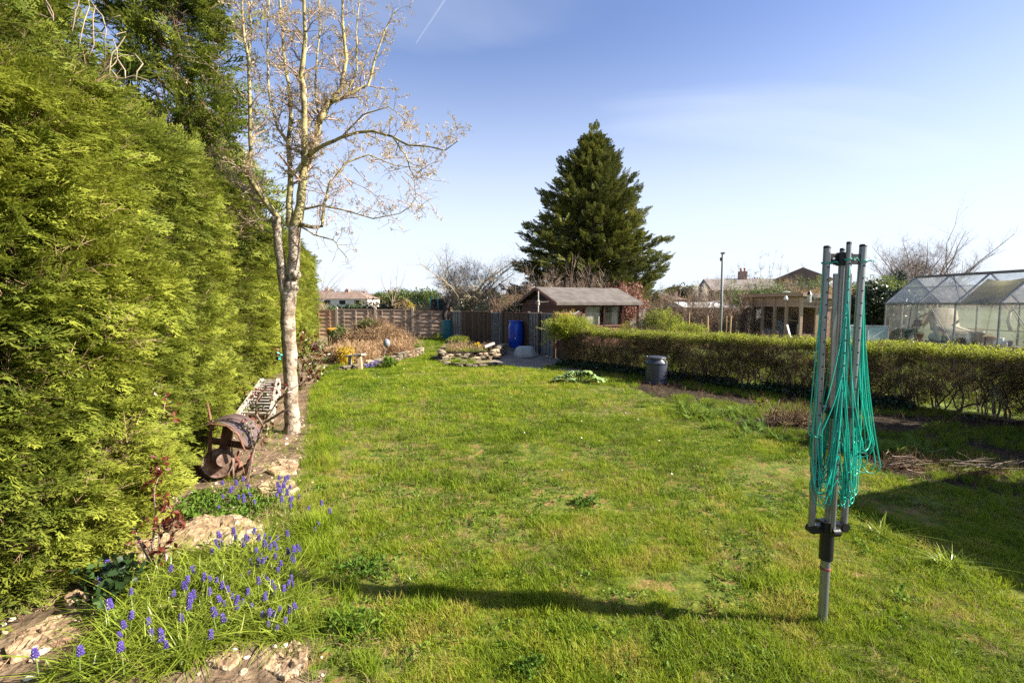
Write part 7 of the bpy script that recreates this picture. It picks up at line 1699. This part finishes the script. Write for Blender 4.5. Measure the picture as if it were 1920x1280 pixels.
# far scrub, hedgerows and the tree line
G1 = 'scrub bushes in the strip beyond the board fence'
for i in range(26):
    px = 575 + i * 15 + rnd.uniform(-4, 4); Yd = rnd.uniform(27, 44); k = rnd.choice(['shrub', 'frond', 'laurel', 'twigsr', 'frond', 'shrub'])
    top = hzz(rnd.uniform(556, 572) if px > 690 else rnd.uniform(568, 579), Yd)
    blob('scrub_bush', '%s scrub bush from the left end of the strip beyond the board fence, %s' % ((ORD + ['twenty-%s' % q for q in ORD[:9]])[i], {'shrub': 'olive green', 'frond': 'straw brown', 'laurel': 'dark green', 'twigsr': 'bare twigs'}[k]), 'bush', (P(px, 560, Yd).x, Yd, top * .45), (rnd.uniform(.9, 1.5), .9, top * .55), 200 if k != 'twigsr' else 90, k, 1.2 if k != 'twigsr' else .9, (.5, .3), group=G1, seed=200 + i, shell=.3, stems=3)
blob('yellow_willow', 'bright yellow willow bush beyond the middle of the fence', 'tree', (P(770, 560, 32).x, 32, .9), (.42, .4, .95), 220, 'yellow', 1.2, (.3, .2), seed=240, shell=.2, stems=6)
G2_ = 'distant bare trees along the skyline'
SECT = [(640, 'above the white-rendered house'), (735, 'between the two slim saplings'), (800, 'behind the yellow willow'), (960, 'behind the bare apple tree'), (1260, 'behind the conifer and summerhouse'), (1360, 'left of the tall pole'), (1500, 'behind the studio and its shrubs'), (1640, 'behind the airer'), (2100, 'behind the greenhouse')]
CNT = {}
for i in range(64):
    px = 520 + i * 23 + rnd.uniform(-9, 9); Yd = rnd.uniform(85, 210)
    if 560 < px < 740 and Yd < 140: Yd = 150 + 60 * rnd.random()
    top = hzz(rnd.uniform(541, 556) if px < 1250 else rnd.uniform(527, 548), Yd); w_ = Yd / F * rnd.uniform(18, 34)
    k = rnd.choice(['twigsr', 'frond', 'laurel', 'frond', 'twigsr', 'shrub'])
    sec = next(q for p_, q in SECT if px < p_); kd = {'twigsr': 'bare', 'frond': 'brown', 'laurel': 'dark', 'shrub': 'olive'}[k]; CNT[sec, kd] = CNT.get((sec, kd), 0) + 1
    blob('distant_tree', '%s %s distant tree from the left on the skyline %s' % (ORD[CNT[sec, kd] - 1], kd, sec), 'tree', (P(px, 560, Yd).x, Yd, top * .5), (w_, w_, top * .52), 170, k, w_ * (.55 if k == 'twigsr' else 1.6), (.35, .25), group=G2_, seed=300 + i, shell=.35, stems=2)
blob('evergreen_bush', 'unseen evergreen bush added past the right edge to shade the border', 'shrub', (7.7, 5.0, 1.3), (1.0, .9, 1.25), 1500, 'laurel', .8, seed=91, stems=6)  # out-of-view bush added to cast shade over the right end of the border
n = 2600
a = nr.uniform(-1.2, 1.25, n); Yd = nr.uniform(120, 330, n); xx = a * Yd; top = 1.0 + 4.6 * fbm(a * 9, Yd * .01, 1.5, 401, 3) * Yd / 170
tag(scatter('far_woodland', 'frond', np.stack([xx, Yd, nr.random(n) * top * .9], 1), nr.uniform(-1, 1, (n, 3)), 9 * nr.uniform(.7, 1.3, n) * Yd / 200, nr.random(n)), 'hazy brown far woodland and hedges below the skyline', 'woodland', kind='stuff')

# ------------------------------------------------------------------ neighbouring outbuilding outside the frame that shades the right corner of the lawn
ob = thing('outbuilding', 'timber outbuilding beyond the right edge', 'shed', (6.02, 2.60, 0), R(16))
bw, bd, bhh, brr = 2.0, 1.5, 2.0, 2.35
m = MB(); m.box((bw / 2 - .0, 0, bhh / 2), (bw, bd, bhh)); m.build('wall_core', M_dark, ob)
for k in range(13):
    for sy in (-1, 1): o = MB().box((bw / 2, sy * (bd / 2 + .012), .08 + k * .15), (bw + .04, .02, .145)).build('wall_board', M_dfence, ob)
    MB().box((-.012, 0, .08 + k * .15), (.02, bd, .145)).build('wall_board', M_dfence, ob)
m = MB(); m.prism([(-.12, -bd / 2 - .12, bhh - .02), (bw + .1, -bd / 2 - .12, bhh + .2), (bw + .1, bd / 2 + .12, bhh + .2), (-.12, bd / 2 + .12, bhh - .02)], (0, 0, .05)); m.build('roof', M_felt, ob)
# contrail
t = thing('contrail', 'thin white contrail high in the blue sky left of centre', 'contrail'); a, b = P(834, 0, 3000), P(780, 82, 3000)
m = MB(); m.tube([a + (a - b) * .3, a, a.lerp(b, .5), b], [7, 6, 5, 2], 6)
mt, N, L, o_ = newmat('contrail_vapour'); tr_ = N.new('ShaderNodeBsdfTransparent'); df = N.new('ShaderNodeBsdfDiffuse'); df.inputs[0].default_value = (.9, .9, .9, 1); ms = N.new('ShaderNodeMixShader'); ms.inputs[0].default_value = .055; L.new(tr_.outputs[0], ms.inputs[1]); L.new(df.outputs[0], ms.inputs[2]); L.new(ms.outputs[0], o_.inputs[0])
o = m.build('vapour', mt, t, smooth=True);
